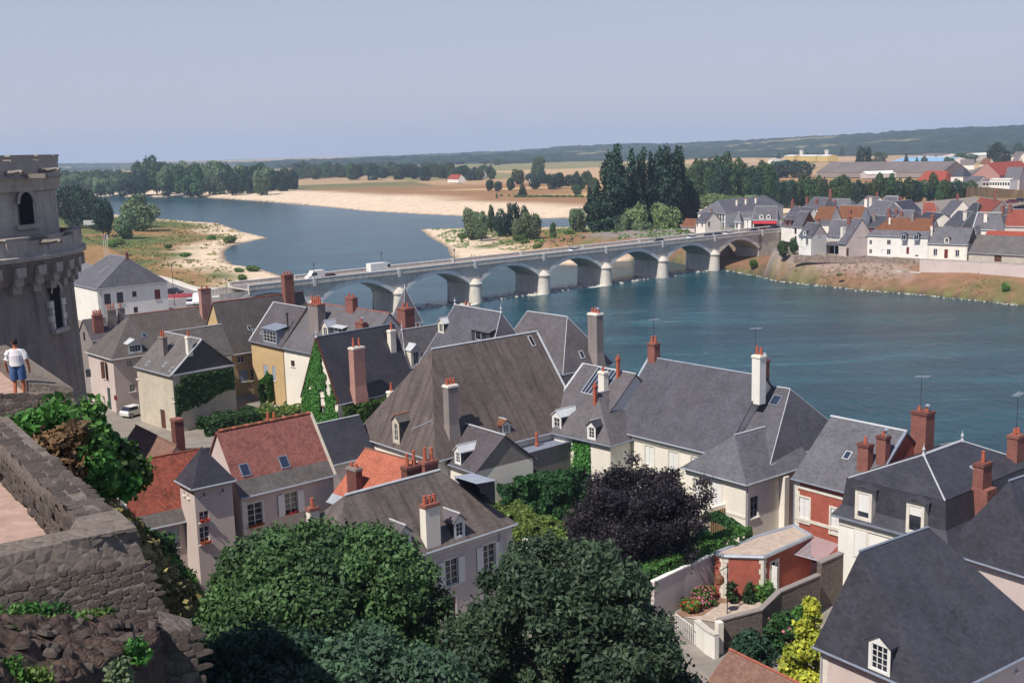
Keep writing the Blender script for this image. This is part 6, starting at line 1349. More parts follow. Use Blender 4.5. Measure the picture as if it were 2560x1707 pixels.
# ---------------------------------------------------------------- man walking on the terrace
def person(p, rz, ht=1.78):
    r = empty('person', p, rz, 'man in white T-shirt and blue shorts walking away beside the parapet', 'person')
    me = bpy.data.meshes.new('body')
    J = {'pel':(0,0,.95,.155,.115),'wai':(0,0,1.06,.15,.11),'che':(0,.01,1.25,.17,.12),'sho':(0,.0,1.43,.15,.10),'nec':(0,.0,1.52,.062,.062),'hd0':(0,.015,1.60,.075,.09),'hd1':(0,.015,1.70,.082,.098),'hd2':(0,.01,1.785,.05,.06),
      'sL':(-.2,0,1.41,.07,.07),'eL':(-.30,-.03,1.13,.047,.047),'wL':(-.31,.07,.90,.033,.033),'hL':(-.30,.11,.80,.03,.042),'sR':(.2,0,1.41,.07,.07),'eR':(.30,.0,1.13,.047,.047),'wR':(.33,.05,.90,.033,.033),'hR':(.33,.08,.80,.03,.042),
      'hpL':(-.1,0,.88,.105,.105),'kL':(-.11,.04,.5,.06,.062),'cL':(-.11,-.0,.36,.06,.062),'aL':(-.11,-.04,.09,.04,.042),'fL':(-.12,.12,.045,.045,.03),'hpR':(.1,0,.88,.105,.105),'kR':(.12,.05,.5,.06,.062),'cR':(.12,.06,.36,.06,.062),'aR':(.12,.05,.09,.04,.042),'fR':(.14,.21,.045,.045,.03)}
    E_ = [('pel','wai'),('wai','che'),('che','sho'),('sho','nec'),('nec','hd0'),('hd0','hd1'),('hd1','hd2'),('sho','sL'),('sL','eL'),('eL','wL'),('wL','hL'),('sho','sR'),('sR','eR'),('eR','wR'),('wR','hR'),('pel','hpL'),('hpL','kL'),('kL','cL'),('cL','aL'),('aL','fL'),('pel','hpR'),('hpR','kR'),('kR','cR'),('cR','aR'),('aR','fR')]
    ks = list(J); vs_ = [J[k][:3] for k in ks]; ed = [(ks.index(a),ks.index(b)) for a,b in E_]; rad = [J[k][3:] for k in ks]
    for sg, nm in ((-1,'hL'),(1,'hR')):
        hx, hy, hz = J[nm][:3]; hi = ks.index(nm)
        for q in range(4):
            b = len(vs_); vs_ += [(hx+sg*.0, hy+.0+(q-1.5)*.022, hz-.05), (hx, hy+.02+(q-1.5)*.022, hz-.10+abs(q-1.4)*.01)]; rad += [(.011,.011),(.009,.009)]; ed += [(hi,b),(b,b+1)]
        b = len(vs_); vs_ += [(hx-sg*.02,hy+.045,hz-.01),(hx-sg*.02,hy+.065,hz-.05)]; rad += [(.012,.012),(.01,.01)]; ed += [(hi,b),(b,b+1)]
    me.from_pydata(vs_, ed, []); o = bpy.data.objects.new('body', me); COL.objects.link(o)
    sk = o.modifiers.new('skin','SKIN'); 
    for i, v_ in enumerate(me.skin_vertices[0].data): v_.radius = rad[i]; v_.use_root = (i == 0)
    o.modifiers.new('sub','SUBSURF').levels = 2
    dg = bpy.context.evaluated_depsgraph_get(); nm_ = bpy.data.meshes.new_from_object(o.evaluated_get(dg)); bpy.data.objects.remove(o)
    for m in ('skin','shirt','shorts','hair','shoe'): nm_.materials.append(MT[m])
    for pl in nm_.polygons:
        c = pl.center; m = 0
        if abs(c.x) < .27 and 1.02 < c.z < 1.50 or (abs(c.x) >= .17 and c.z > 1.17 and c.z < 1.52): m = 1
        elif c.z <= 1.02 and c.z > .54 and abs(c.x) < .235: m = 2
        elif c.z > 1.62 and (c.y < .06 or c.z > 1.73): m = 3
        elif c.z < .1: m = 4
        pl.material_index = m; pl.use_smooth = True
    bo_ = link('body', nm_, r)
    # loose shirt hem and wide shorts
    mb = MB()
    for z0, z1, r0, r1 in ((.98,1.1,.205,.20),(1.1,1.3,.20,.215),(1.3,1.45,.215,.17)):
        n_ = 18
        for k in range(n_):
            t0, t1 = 2*math.pi*k/n_, 2*math.pi*(k+1)/n_; f = .74
            mb.face([(r0*math.cos(t0),r0*f*math.sin(t0),z0),(r0*math.cos(t1),r0*f*math.sin(t1),z0),(r1*math.cos(t1),r1*f*math.sin(t1),z1),(r1*math.cos(t0),r1*f*math.sin(t0),z1)])
    for sg in (-1,1): mb.tube([(sg*.16,0,1.43),(sg*.245,-.01,1.31),(sg*.285,-.02,1.17)], [.095,.09,.088], 10, caps=False)
    mb.build('t_shirt', MT['shirt'], r, True)
    mb = MB()
    for sg in (-1,1): mb.tube([(sg*.085,0,1.0),(sg*.105,.01,.8),(sg*.115,.035,.56)], [.125,.128,.118], 12, caps=False)
    mb.build('shorts', MT['shorts'], r, True)
    mb = MB(); n_ = 18
    for k in range(n_):
        t0, t1 = 2*math.pi*k/n_, 2*math.pi*(k+1)/n_; q = .197; f = .74; mb.face([(q*math.cos(t0),q*f*math.sin(t0),.95),(q*math.cos(t1),q*f*math.sin(t1),.95),(q*math.cos(t1),q*f*math.sin(t1),.995),(q*math.cos(t0),q*f*math.sin(t0),.995)])
    mb.build('belt', MT['dark'], r)
    for sg in (-1,1): mb = MB(); mb.lathe([(.0,-.03),(.02,-.015),(.022,.02),(.0,.035)], 6); e_ = mb.build('ear', MT['skin'], r); e_.location = (sg*.085,.0,1.665)
    mb = MB(); mb.lathe([(.098,-.02),(.1,.03),(.085,.09),(.03,.125)], 12); hr = mb.build('hair', MT['hair'], r, True); hr.location = (0,-.005,1.69); hr.scale = (.9,1.08,.95)
    r.scale = (ht/1.79,)*3
    return r
MT['skin'] = m_plain('skin', hexc('b06a4c'), .6, .06, 6); MT['shirt'] = m_plain('white_cotton', hexc('dcd8da'), .9, .06, 6); MT['shorts'] = m_plain('blue_denim', hexc('4a648c'), .9, .15, 8); MT['hair'] = m_plain('dark_hair', hexc('2a1e1c'), .6, .2, 20); MT['shoe'] = m_plain('shoe', hexc('4a3c34'), .7, .1)
q = at('R5',185,1078,TZ); person((q.x, q.y, TZ), R(12))
# stop sign and flagpoles
p = at('R5',1078,1240,8); o = empty('road_sign', p, R(-40), 'red round road sign on a grey post beside the long house door', 'sign'); mb = MB(); mb.tube([(0,0,0),(0,0,2.5)], .035, 6); mb.build('post', MT['steel'], o); mb = MB(); mb.tube([(0,-.05,2.3),(0,-.02,2.3)], .38, 16); f_ = mb.build('disc', MT['wood_red'], o)
for i, c in enumerate(('b04048','3a4a8a','dddddd')):
    p = at('R1',968+i*17,1180,8); o = empty('flagpole', p, 0, ('white flagpole with red flag, left of three behind the townhouse roof','white flagpole with blue flag, middle of three behind the townhouse roof','white flagpole with pale flag, right of three behind the townhouse roof')[i], 'flagpole', 'flagpoles behind the townhouse'); mb = MB(); mb.tube([(0,0,0),(0,0,9.5)], .06, 6); mb.build('pole', MT['wood_white'], o)
    mb = MB(); mb.face([(0,0,9.4),(0,0,8.0),(.25,.1,7.7),(.35,.12,9.0)]); mb.build('flag', paint(c), o)
# ---------------------------------------------------------------- brick annex, garden walls and yard
MT['gravel'] = m_plain('garden_gravel', hexc('b3a294'), .95, .18, 2.5, .1, 0, .3); MT['soil'] = m_plain('garden_soil', hexc('8a6a58'), .95, .25, 2.)
ZA = 11.4
pa = [at('S5',x,y,ZA) for x, y in ((628,468),(702,492),(1040,502),(1440,322),(1290,240),(985,330))]
ax = empty('brick_annex', (pa[2].x,pa[2].y,8), 0, 'flat-roofed bright red brick annex with white corner stones and a half-open door', 'annex'); O_ = ax.location
pl = [(p.x-O_.x,p.y-O_.y) for p in pa]
mb = MB(); mb.prism(pl, 0, 3.3, top=False); mb.build('wall', MT['brick_wall'], ax)
mb = MB(); mb.face([(x,y,3.31) for x,y in pl]); mb.build('roof', MT['gravel'], ax)
for i in range(len(pl)):
    a, b = Vector((*pl[i],3.3)), Vector((*pl[(i+1)%len(pl)],3.3)); mb = MB(); mb.tube([a,b], .16, 6); mb.build('roof_kerb', MT['zinc'], ax)
for k in (0,1,2):
    p, q = Vector((*pl[k],0)), Vector((*pl[k+1],0)); d = (q-p).normalized(); nn = Vector((d.y,-d.x,0))
    for i in range(8):
        w = .34 if i % 2 else .22
        for (o_, sg) in ((p,1),(q,-1)):
            if (k == 0 and sg == 1) or (k == 2 and sg == -1): continue
            a = o_+d*sg*.0+nn*.03; b = o_+d*sg*w+nn*.03; mb = MB(); z0, z1 = i*.4+.01, i*.4+.39
            f = [Vector((a.x,a.y,z0)),Vector((b.x,b.y,z0)),Vector((b.x,b.y,z1)),Vector((a.x,a.y,z1))]; mb.face(f if sg > 0 else list(reversed(f)))
            mb.face([f[3],f[2],f[2]-nn*.06,f[3]-nn*.06]); mb.build('quoin', MT['stone_clean'], ax)
p, q = Vector((*pl[2],0)), Vector((*pl[3],0)); d = (q-p).normalized(); nn = Vector((d.y,-d.x,0))
def onwall(s0, s1, z0, z1, off, name, mat, parent=ax):
    mb = MB(); A = [p+d*s0+nn*off+Vector((0,0,z0)), p+d*s1+nn*off+Vector((0,0,z0)), p+d*s1+nn*off+Vector((0,0,z1)), p+d*s0+nn*off+Vector((0,0,z1))]; B_ = [v-nn*(off+.02) for v in A]
    mb.face(A)
    for i in range(4): mb.face([B_[i],B_[(i+1)%4],A[(i+1)%4],A[i]])
    return mb.build(name, MT[mat], parent)
onwall(.75,1.95,0,2.75,.02,'door_surround','stone_clean'); onwall(.9,1.8,.05,2.6,.03,'door_opening','dark'); dr = onwall(1.35,1.8,.05,2.6,.06,'door','wood_white')
for i in range(4): onwall(1.42,1.72,.9+i*.42,1.24+i*.42,.075,'door_pane','glass',dr)
mb = MB(); a = p+d*.9+nn*.05; b = a+nn*.55-d*.1; mb.face([a,b,b+Vector((0,0,2.5)),a+Vector((0,0,2.5))]); mb.face([a+d*.04,b+d*.04,b+d*.04+Vector((0,0,2.5)),a+d*.04+Vector((0,0,2.5))]); mb.build('open_shutter', MT['wood_white'], ax)
# glass canopy
n = NT('old_glass_canopy'); n.done(hexc('b9aeb2'), .25, .5); n.p.inputs['Alpha'].default_value = .45; MT['canopy'] = n.mat
gc = [at('S5',x,y,z) for x, y, z in ((1232,470,10.5),(1455,330,11.2),(1672,402,11.2),(1520,548,10.5))]
cn = empty('glass_canopy', (gc[0].x,gc[0].y,8), 0, 'old translucent glass canopy on thin bars beside the brick annex', 'canopy'); rl = [g-cn.location for g in gc]
for i in range(5):
    t0, t1 = i/5+.006, (i+1)/5-.006; mb = MB(); mb.face([rl[0].lerp(rl[3],t0), rl[0].lerp(rl[3],t1), rl[1].lerp(rl[2],t1), rl[1].lerp(rl[2],t0)]); mb.build('glass_pane', MT['canopy'], cn)
for i in range(6): t0 = i/5; mb = MB(); mb.tube([rl[0].lerp(rl[3],t0), rl[1].lerp(rl[2],t0)], .025, 4); mb.build('glazing_bar', MT['zinc'], cn)
mb = MB(); mb.tube([rl[0],rl[3]], .04, 5); mb.build('front_rail', MT['zinc'], cn)
for k, c_ in ((0,.3),(3,.2)): mb = MB(); mb.tube([rl[k],Vector((rl[k].x,rl[k].y,0))], .04, 5); mb.build('post', MT['zinc'], cn)
# yard
mb = MB(); mb.face([at('S5',x,y,8.06) for x, y in ((280,1000),(620,805),(1150,800),(1500,690),(1500,760),(660,1060))]); struct(mb.build('garden_path', MT['gravel']))
mb = MB(); bd = [at('S5',x,y,8.08) for x, y in ((290,985),(620,812),(1130,815),(1130,845),(680,895),(520,1000),(350,1010))]; mb.face(bd); struct(mb.build('flower_bed_soil', MT['soil']))
wallrun('garden_wall','weathered brown garden wall stepping up behind the brick annex yard',[at('S5',655,1045,10.0),at('S5',1010,955,10.2),at('S5',1165,805,10.7),at('S5',1500,662,10.9)],2.6,.35,'rubble','old_stucco')
wallrun('high_garden_wall','tall weathered garden wall end under the glass canopy',[at('S5',1505,560,11.4),at('S5',1690,478,11.6)],4,.4,'rubble','old_stucco')
wallrun('white_garden_wall','pale rendered garden wall with white coping below the clipped hedge',[at('S5',105,722,10.9),at('S5',360,600,10.9),at('S5',622,487,10.9)],3.3,.3,'grey_stucco','paint')
wallrun('gate_wall','white gate wall with stone cap beside the dark tree',[at('S5',475,1045,9.6),at('S5',560,1120,9.6),at('S5',645,1170,9.6)],3.6,.35,'white','stone_bridge')
wallrun('pillar_wall','narrow pale wall end standing at the corner of the yard',[at('S5',650,1040,10.2),at('S5',680,1062,10.2)],4.5,.4,'cream')
fe = empty('garden_railing', tuple(at('S5',300,985,8.2)), 0, 'white iron railing at the garden edge beside the dark tree', 'railing'); a, b = at('S5',300,985,9.5), at('S5',440,1090,9.5)
for i in range(9): q = a.lerp(b,i/8)-fe.location; mb = MB(); mb.tube([q,q-Vector((0,0,1.2))], .02, 4); mb.build('baluster', MT['wood_white'], fe)
mb = MB(); mb.tube([a-fe.location,b-fe.location], .03, 5); mb.build('top_rail', MT['wood_white'], fe)
# lantern on its bracket
p0 = at('S5',732,985,8.06); la = empty('garden_lantern', p0, R(40), 'rust-brown lantern hanging from a black bracket post in the yard', 'lantern'); mb = MB(); mb.tube([(0,0,0),(0,0,3.6)], .04, 6); mb.build('post', MT['steel'], la); mb = MB(); mb.tube([(0,0,3.55),(-.9,0,3.4)], .03, 5); mb.build('bracket', MT['steel'], la)
mb = MB(); mb.lathe([(.02,3.3),(.2,3.1),(.34,2.95),(.36,2.6),(.2,2.45)], 8, (-.9,0)); mb.build('lantern_body', MT['tile_brown'], la)
# old pale wall stub and lattice window in the ivy
wallrun('wall_stub','pale wall stub among the ivy right of the shuttered house',[at('S4',480,975,10.3),at('S4',540,1000,10.3)],3,.4,'cream')
q0, q1 = at('S4',2160,965,9.2), at('S4',2352,905,9.2); lw = empty('lattice_window', (q0.x,q0.y,8), math.atan2(q1.y-q0.y,q1.x-q0.x), 'arched opening with a tan lattice screen framed by ivy', 'lattice'); wl_ = (q1-q0).length
mb = MB(); mb.box(0,0,0,wl_,.3,3.6); mb.build('wall', MT['cream'], lw); mb = MB(); mb.box(.35,-.03,1.2,wl_-.4,-.002,3.3); mb.build('opening', MT['yellow'], lw)
for i in range(7): x = .4+i*(wl_-.85)/6; mb = MB(); mb.box(x-.025,-.06,1.2,x+.025,-.031,3.3); mb.build('slat', MT['wood_brown'], lw)
mb = MB(); mb.box(.3,-.08,2.5,wl_-.35,-.061,2.6); mb.build('cross_bar', MT['wood_brown'], lw)
# ---------------------------------------------------------------- foliage
RG = np.random.default_rng(7)
MT['lf_green'] = m_leaf('leaf_green', hexc('2c3c26'), hexc('4e6a3c')); MT['lf_dark'] = m_leaf('leaf_dark', hexc('1f2f26'), hexc('34503a')); MT['lf_chest'] = m_leaf('leaf_chestnut', hexc('2c4230'), hexc('557a48'))
MT['lf_pine'] = m_leaf('leaf_needle', hexc('293b30'), hexc('4c664a'), .15); MT['lf_beech'] = m_leaf('leaf_copper', hexc('17141a'), hexc('302a31'), .06); MT['lf_willow'] = m_leaf('leaf_willow', hexc('44553f'), hexc('768a62')); MT['lf_wlight'] = m_leaf('leaf_willow_light', hexc('4e6440'), hexc('8a9e66'))
MT['lf_poplar'] = m_leaf('leaf_poplar', hexc('1e2e24'), hexc('36503a'), .12); MT['lf_ivy'] = m_leaf('leaf_ivy', hexc('28421f'), hexc('4f7a34')); MT['lf_ivy_dark'] = m_leaf('leaf_ivy_dark', hexc('1d331f'), hexc('3b5f34')); MT['lf_yellow'] = m_leaf('leaf_yellow', hexc('6a7a2c'), hexc('b6b043')); MT['lf_hedge'] = m_leaf('leaf_hedge', hexc('2b4722'), hexc('527c3a')); MT['lf_bush'] = m_leaf('leaf_bush', hexc('3a5228'), hexc('6f8f46'))
MT['lf_drybush'] = m_leaf('leaf_dry_bush', hexc('5a4a30'), hexc('86704a'), .1)
MT['bark'] = m_plain('bark', hexc('4e4238'), .95, .3, 6)
def leaves(P, N, size, spread=.7, elong=1.5, var=None):
    n = len(P); A = N+RG.normal(0, spread, (n,3)); A /= np.linalg.norm(A,axis=1)[:,None]+1e-9
    T = np.cross(A, RG.normal(0,1,(n,3))); T /= np.linalg.norm(T,axis=1)[:,None]+1e-9; Bn = np.cross(A,T)
    s = size*(.6+.8*RG.random(n))[:,None]; t = T*s*elong*.5; b = Bn*s*.5
    V = np.stack([P-t, P-t*.1+b, P+t, P-t*.1-b],1).reshape(-1,3); F = np.arange(4*n).reshape(-1,4)
    return V, F, (RG.random(n) if var is None else var)
def lobe_pts(lobes, n, inner=.72):
    L = np.array(lobes, float); ar = (L[:,3]*L[:,4]+L[:,4]*L[:,5]+L[:,3]*L[:,5]); k = RG.choice(len(L), n*2, p=ar/ar.sum())
    d = RG.normal(0,1,(n*2,3)); d /= np.linalg.norm(d,axis=1)[:,None]; r = inner+(1.03-inner)*RG.random(n*2)**.6
    P = L[k,:3]+d*L[k,3:]*r[:,None]; N = d/L[k,3:]; N /= np.linalg.norm(N,axis=1)[:,None]
    keep = np.ones(n*2,bool)
    for i in range(len(L)):
        q = ((P-L[i,:3])/L[i,3:]); keep &= ~((q*q).sum(1) < .55) | (k == i)
    P, N, k = P[keep][:n], N[keep][:n], k[keep][:n]
    lobe_pts.tone = RG.random(len(L))[k]
    return P, N
def rand_lobes(n, R0, Hc, zc, r, rng, flat=1.):
    out = []
    for i in range(n):
        a = rng.random()*2*math.pi; h = rng.uniform(-1,1); rad = R0*math.sqrt(max(0,1-h*h*.85))*rng.uniform(.45,.9); rr_ = r*rng.uniform(.7,1.25)
        out.append((rad*math.cos(a), rad*math.sin(a), zc+h*Hc, rr_, rr_, rr_*flat))
    return out
def crown(name, lobes, n, size, mat, jit=0., **kw):
    P, N = lobe_pts(lobes, n); P = P+RG.normal(0, jit if jit else size*.5, P.shape); V, F, va = leaves(P, N, size, var=np.clip(.5*RG.random(len(P))+.5*lobe_pts.tone,0,1), **kw)
    return npmesh(name, V, F, MT[mat], {'var': ('FACE', va)})
def trunk(name, h, r, branches, rng, spread=.25):
    mb = MB(); mb.tube([(0,0,-.05*h),(0,0,h*.35),(rng.uniform(-.02,.02)*h,0,h*.75)], [r*1.3,r,r*.45], 8)
    for i in range(branches):
        z = h*(.3+.4*rng.random()); a = rng.random()*6.28; l = h*spread*(.7+.6*rng.random()); mb.tube([(0,0,z),(l*.6*math.cos(a),l*.6*math.sin(a),z+l*.6),(l*math.cos(a),l*math.sin(a),z+l*1.1)], [r*.45,r*.3,r*.12], 5)
    return mb.mesh(name, MT['bark'], True)
prng = random.Random(5)
ORD = 'first second third fourth fifth sixth seventh eighth ninth tenth eleventh twelfth thirteenth fourteenth fifteenth sixteenth seventeenth eighteenth nineteenth twentieth twenty-first twenty-second twenty-third twenty-fourth twenty-fifth twenty-sixth twenty-seventh twenty-eighth twenty-ninth thirtieth'.split()
PROTO = {}
for k in range(4): PROTO['round',k] = (crown('crown', [(0,0,.48,.34,.34,.4)]+rand_lobes(12,.4,.40,.50,.2,prng), 2000, .058, 'lf_green'), trunk('trunk',1.,.028,4,prng))
for k in range(3): PROTO['dark',k] = (crown('crown', [(0,0,.48,.34,.34,.42)]+rand_lobes(12,.38,.42,.50,.19,prng), 2000, .055, 'lf_dark'), trunk('trunk',1.,.028,4,prng))
for k in range(3):
    L_ = []
    for i in range(13): z = .12+.86*i/12; w = .105*min(1,(1.04-z)*2.2)**.7*min(1,.5+z*2)+.01; a = prng.random()*6.28; L_.append((.035*math.cos(a),.035*math.sin(a),z,w*prng.uniform(.8,1.15),w*prng.uniform(.8,1.15),.1))
    PROTO['poplar',k] = (crown('crown', L_, 3200, .03, 'lf_poplar', elong=1.3), trunk('trunk',1.,.02,2,prng,.12))
for k in range(3):
    lb = [(0,0,.46,.36,.36,.38)]+rand_lobes(11,.42,.34,.46,.2,prng,1.2)
    for nm, mt in (('willow','lf_willow'),('wlight','lf_wlight')): PROTO[nm,k] = (crown('crown', lb, 2600, .045, mt, elong=2.4, spread=.5), trunk('trunk',1.,.035,4,prng))
for k in range(2): PROTO['bush',k] = (crown('crown', [(0,0,.4,.4,.4,.4)]+rand_lobes(6,.38,.25,.4,.25,prng), 700, .1, 'lf_bush'), trunk('trunk',.5,.03,2,prng))
for k in range(2):
    L_ = [(0,0,.1+.85*i/8,.26*(1-i/9)+.02,.26*(1-i/9)+.02,.09) for i in range(9)]; PROTO['conifer',k] = (crown('crown', L_, 1300, .05, 'lf_dark'), trunk('trunk',1.,.02,0,prng))
def tree(kind, p, h, w, label, group=None, name='tree', k=None):
    k = prng.randrange(9) if k is None else k; n_ = len([1 for q in PROTO if q[0] == kind]); c, t = PROTO[kind, k % n_]
    r = empty(name, p, prng.random()*6.28, label, 'tree' if name != 'bush' else 'bush', group); r.scale = (w, w, h)
    link('crown', c, r); link('trunk', t, r)
    return r
def tpx(t, x, yb, yt, wpx, kind, z, label, group=None, name='tree', k=None):
    p = at(t,x,yb,z); s = CROPS[t][2]; dist = p.y; h = (yb-yt)*s/FPX*dist*1.02; wd = wpx*s/FPX*dist; unit = {'poplar':.205,'conifer':.56,'bush':1.15}.get(kind,1.05)
    return tree(kind, p, h, wd/unit if kind in ('poplar','conifer','bush') else wd/unit, label, group, name, k)
# bank trees left
for i, (x,yb,yt,w) in enumerate(((600,790,455,230),(700,800,450,270),(800,810,475,240),(890,815,520,240),(950,880,590,200),(1000,870,560,150))): tpx('R1',x,yb,yt,w,'dark',5.,('%s tree from the left in the dark clump by the round tower' % ('first','second','third','fourth','fifth','last')[i]),'dark trees left of the spit')
tpx('R1',1145,945,690,215,'willow',2.5,'lone grey-green willow, nearest tree on the grassy spit'); tpx('R1',1290,868,590,330,'willow',2.5,'broad grey-green willow behind the lone one on the spit'); tpx('R1',1240,830,530,250,'willow',2.5,'willow standing highest at the back of the spit group')
for i, (x,y) in enumerate(((1545,1030),(1100,1000),(1040,1020),(1700,1110),(1940,960),(2110,980),(2200,1250),(2330,1240),(2230,1330))): tpx('R1',x,y,y-45-(i%3)*12,100+(i%2)*40,'bush',.6 if x > 1900 else 2.,('low bush at the middle of the spit grass','bush left of the path on the spit','small bush at the left edge of the spit','bush low on the brown part of the spit','bush where grass meets sand on the spit','bush near the tip of the sandy spit','bush at the waterline of the spit','rightmost bush at the spit waterline','bush on sand beside the bridge parapet')[i],'bushes on the spit','bush')
# island clump by the bridge
Z1 = 1.8
for x,yb,yt,w,kd,lb in ((470,1375,930,330,'willow','large grey-green willow at the left of the island clump'),(610,1400,1000,260,'willow','shorter willow in front at the left of the island clump'),(760,1330,935,110,'round','thin see-through tree between the island willows'),(900,1345,930,250,'dark','dark tree left of the middle in the island clump'),(1075,1335,862,290,'dark','tallest dark tree of the island clump'),(1245,1345,880,190,'dark','dark pointed tree right of the tallest on the island'),(1330,1395,985,340,'willow','wide willow at the right of the island clump'),(1150,1390,1090,200,'willow','low willow filling the middle of the island clump'),(1660,1405,1180,125,'round','small lone tree between the clump and the poplars'),(2010,1310,930,300,'willow','rounded grey willow left of the poplars'),(330,1390,1290,160,'bush','green scrub at the left foot of the island clump'),(1280,1395,1230,170,'bush','pale bush under the right willow')): tpx('T5',x,yb,yt,w,kd,Z1,lb,None,'bush' if kd == 'bush' else 'tree')
for x, y in ((1750,1040),(250,1000),(120,1000),(240,1040),(60,960),(770,955),(850,975),(520,915),(1480,955),(1560,900),(1640,905)): tpx('R3',x,y,y-60,110,'bush',1.6,'low green scrub on the island behind the bridge','scrub behind the bridge','bush')
# poplars
for i, (x,yb,yt,w) in enumerate(((725,860,505,85),(800,945,470,110),(885,935,222,130),(985,955,165,165),(940,965,400,150),(1095,930,205,115),(1150,930,420,110),(1205,915,195,115),(1285,905,225,100),(1345,900,188,100),(1430,895,165,140),(1500,890,180,100),(1560,880,180,95),(1610,870,430,110),(1660,860,520,120))): tpx('R3',x,yb,yt,w,'poplar',2.5,('%s tall dark Lombardy poplar from the left in the row behind the bridge' % ('','first','second','third','fourth','fifth','sixth','seventh','eighth','ninth','tenth','eleventh','twelfth','thirteenth','fourteenth')[i]) if i > 0 else 'slim dark poplar standing apart at the left of the row','poplar row' if i else None)
tpx('R3',1130,955,615,290,'wlight',2.5,'light green willow in front of the poplars, left of two'); tpx('R3',1405,950,598,300,'wlight',2.5,'weeping light green willow in front of the poplars, right of two'); tpx('R3',1190,965,760,230,'willow',2.5,'grey-leaved willow low in front of the poplars'); tpx('R3',1010,970,700,140,'willow',2.5,'narrow willow at the foot of the tallest poplar')
for x, w in ((1545,120),(1620,130),(1740,110),(1880,100)): tpx('R3',x,905,845,w,'bush',6.,'green garden shrub beside the villa and bridge','shrubs by the villa','bush')
tpx('R4',120,1135,1000,110,'round',7.,'ivy-green tree at the white gate by the bridge end',k=1); tpx('R4',215,1130,1005,90,'round',7.,'dark bush tree against the white cottage'); tpx('T3',1500,1450,1290,190,'bush',2.,'dark bush beneath the last arch on the embankment',None,'bush'); tpx('R4',1995,1435,1350,80,'bush',2.2,'lone dark bush on the dry embankment below the barn',None,'bush')
for x, y in ((1660,1340),(1710,1345),(1780,1310),(2040,1345),(2110,1355),(1755,1250),(600,1310),(460,1260)): tpx('R4',x,y,y-26,60,'bush',3.,'small green tuft on the embankment slope','tufts on the embankment','bush')
# trees behind the island houses
for i in range(34): x = 1600+i*23+prng.uniform(-15,15); tpx('R3',x,620+prng.uniform(-20,15),300+prng.uniform(-60,80)-(70 if 1620 < x < 2000 else 0)*(i%2),170,prng.choice(('round','dark','round')),3.,'leafy tree in the belt behind the hotel','trees behind the hotel')
for i in range(6): tpx('R3',1730+i*110,660,540+prng.uniform(-20,20),190,'wlight',4.,'light green round tree just behind the hotel roofs','light trees behind the hotel')
for i in range(30): x = 10+i*58+prng.uniform(-14,14); tpx('R4',x,735-i*2.2+prng.uniform(-8,8),490+prng.uniform(-20,25),120,prng.choice(('round','round','dark')),3.,ORD[i]+' plane tree from the left in the row behind the island roofs','plane tree row')
for i, (x,yb,yt,w,kd) in enumerate(sorted(((800,470,225,170,'dark'),(160,480,330,260,'dark'),(280,480,345,220,'dark'),(60,480,340,200,'round'),(1160,400,290,60,'conifer'),(1250,395,320,45,'conifer'),(1310,400,300,70,'dark'),(1410,380,305,40,'conifer'),(1930,400,190,200,'dark'),(2100,330,180,120,'dark'),(1620,360,270,160,'round'),(1700,360,280,140,'round'),(1850,330,270,150,'dark'),(940,370,280,130,'round'),(620,300,240,60,'round'),(420,340,280,50,'conifer'),(330,345,275,50,'conifer'),(230,345,280,60,'conifer'),(180,340,275,50,'conifer'),(90,340,280,55,'conifer'),(1520,470,330,120,'round'),(590,480,420,120,'round'),(2000,380,300,160,'dark'),(2130,380,270,110,'dark')))): tpx('R4',x,yb,yt,w,kd,4.,ORD[i]+' tree from the left among the depots on the plain','trees among the depots')
# far bank
for x,yb,yt,w,kd,lb in ((1440,500,190,240,'round','big round lone tree rising above the far fields'),(735,690,515,150,'dark','dark round tree, left of a pair on the heath edge'),(855,700,540,150,'dark','dark round tree, right of a pair on the heath edge'),(1040,690,485,150,'dark','taller green tree right of the pair on the heath edge'),(1150,600,370,210,'round','large tree behind the heath edge'),(1215,765,580,140,'conifer','cone-shaped tree at the edge of the sand'),(750,420,300,70,'conifer','small dark conifer in the straw field'),(2010,740,590,170,'round','bushy tree on the brown bank left of the poplars')): tpx('T5',x,yb,yt,w,kd,3.,lb)
for i in range(16): tpx('T5',1330+i*62+prng.uniform(-20,20),700-prng.uniform(0,170),430+prng.uniform(-40,60),170,prng.choice(('round','dark')),3.,'tree in the belt along the far bank','far bank belt')
for i in range(14): tpx('T5',1150+i*85+prng.uniform(-30,30),790,745,110,'bush',2.,'scrub along the back of the sand bank','scrub on the sand bank','bush')
for i in range(12): tpx('T5',360+i*90+prng.uniform(-30,30),770+prng.uniform(-20,40),735+prng.uniform(-20,40),50,'bush',1.6,'tiny bush on the pale sand','tiny bushes on the sand','bush')
for i in range(62): x = 380+i*29+prng.uniform(-18,18); tpx('R2',x,392+x*.012+prng.uniform(-45,4),285+prng.uniform(-38,22),125,prng.choice(('round','dark','round')),3.,'tree in the belt on the far levee','levee tree belt')
for i in range(60): x = 545+i*33+prng.uniform(-14,14); yb = 520+min(i,14)*1.2-(i%3)*28+prng.uniform(-8,8); tpx('R1',x,yb,yb-225-prng.uniform(-30,45) if i > 22 else yb-150,175,prng.choice(('round','dark','round','willow')),2.5,'tall tree in the forest on the far bank','far bank forest')
for i in range(8): x = 10+i*48; tpx('R2',x,520-prng.uniform(0,25),315+prng.uniform(-20,20),130,prng.choice(('round','dark')),2.5,'tall tree in the forest on the far bank','far bank forest')
for i in range(26): x = 560+i*70+prng.uniform(-30,30); tpx('R1',x,430-i*.5+prng.uniform(-40,20),320+prng.uniform(-20,20),140,'dark',3.,'far tree in the blue wood on the horizon','horizon wood')
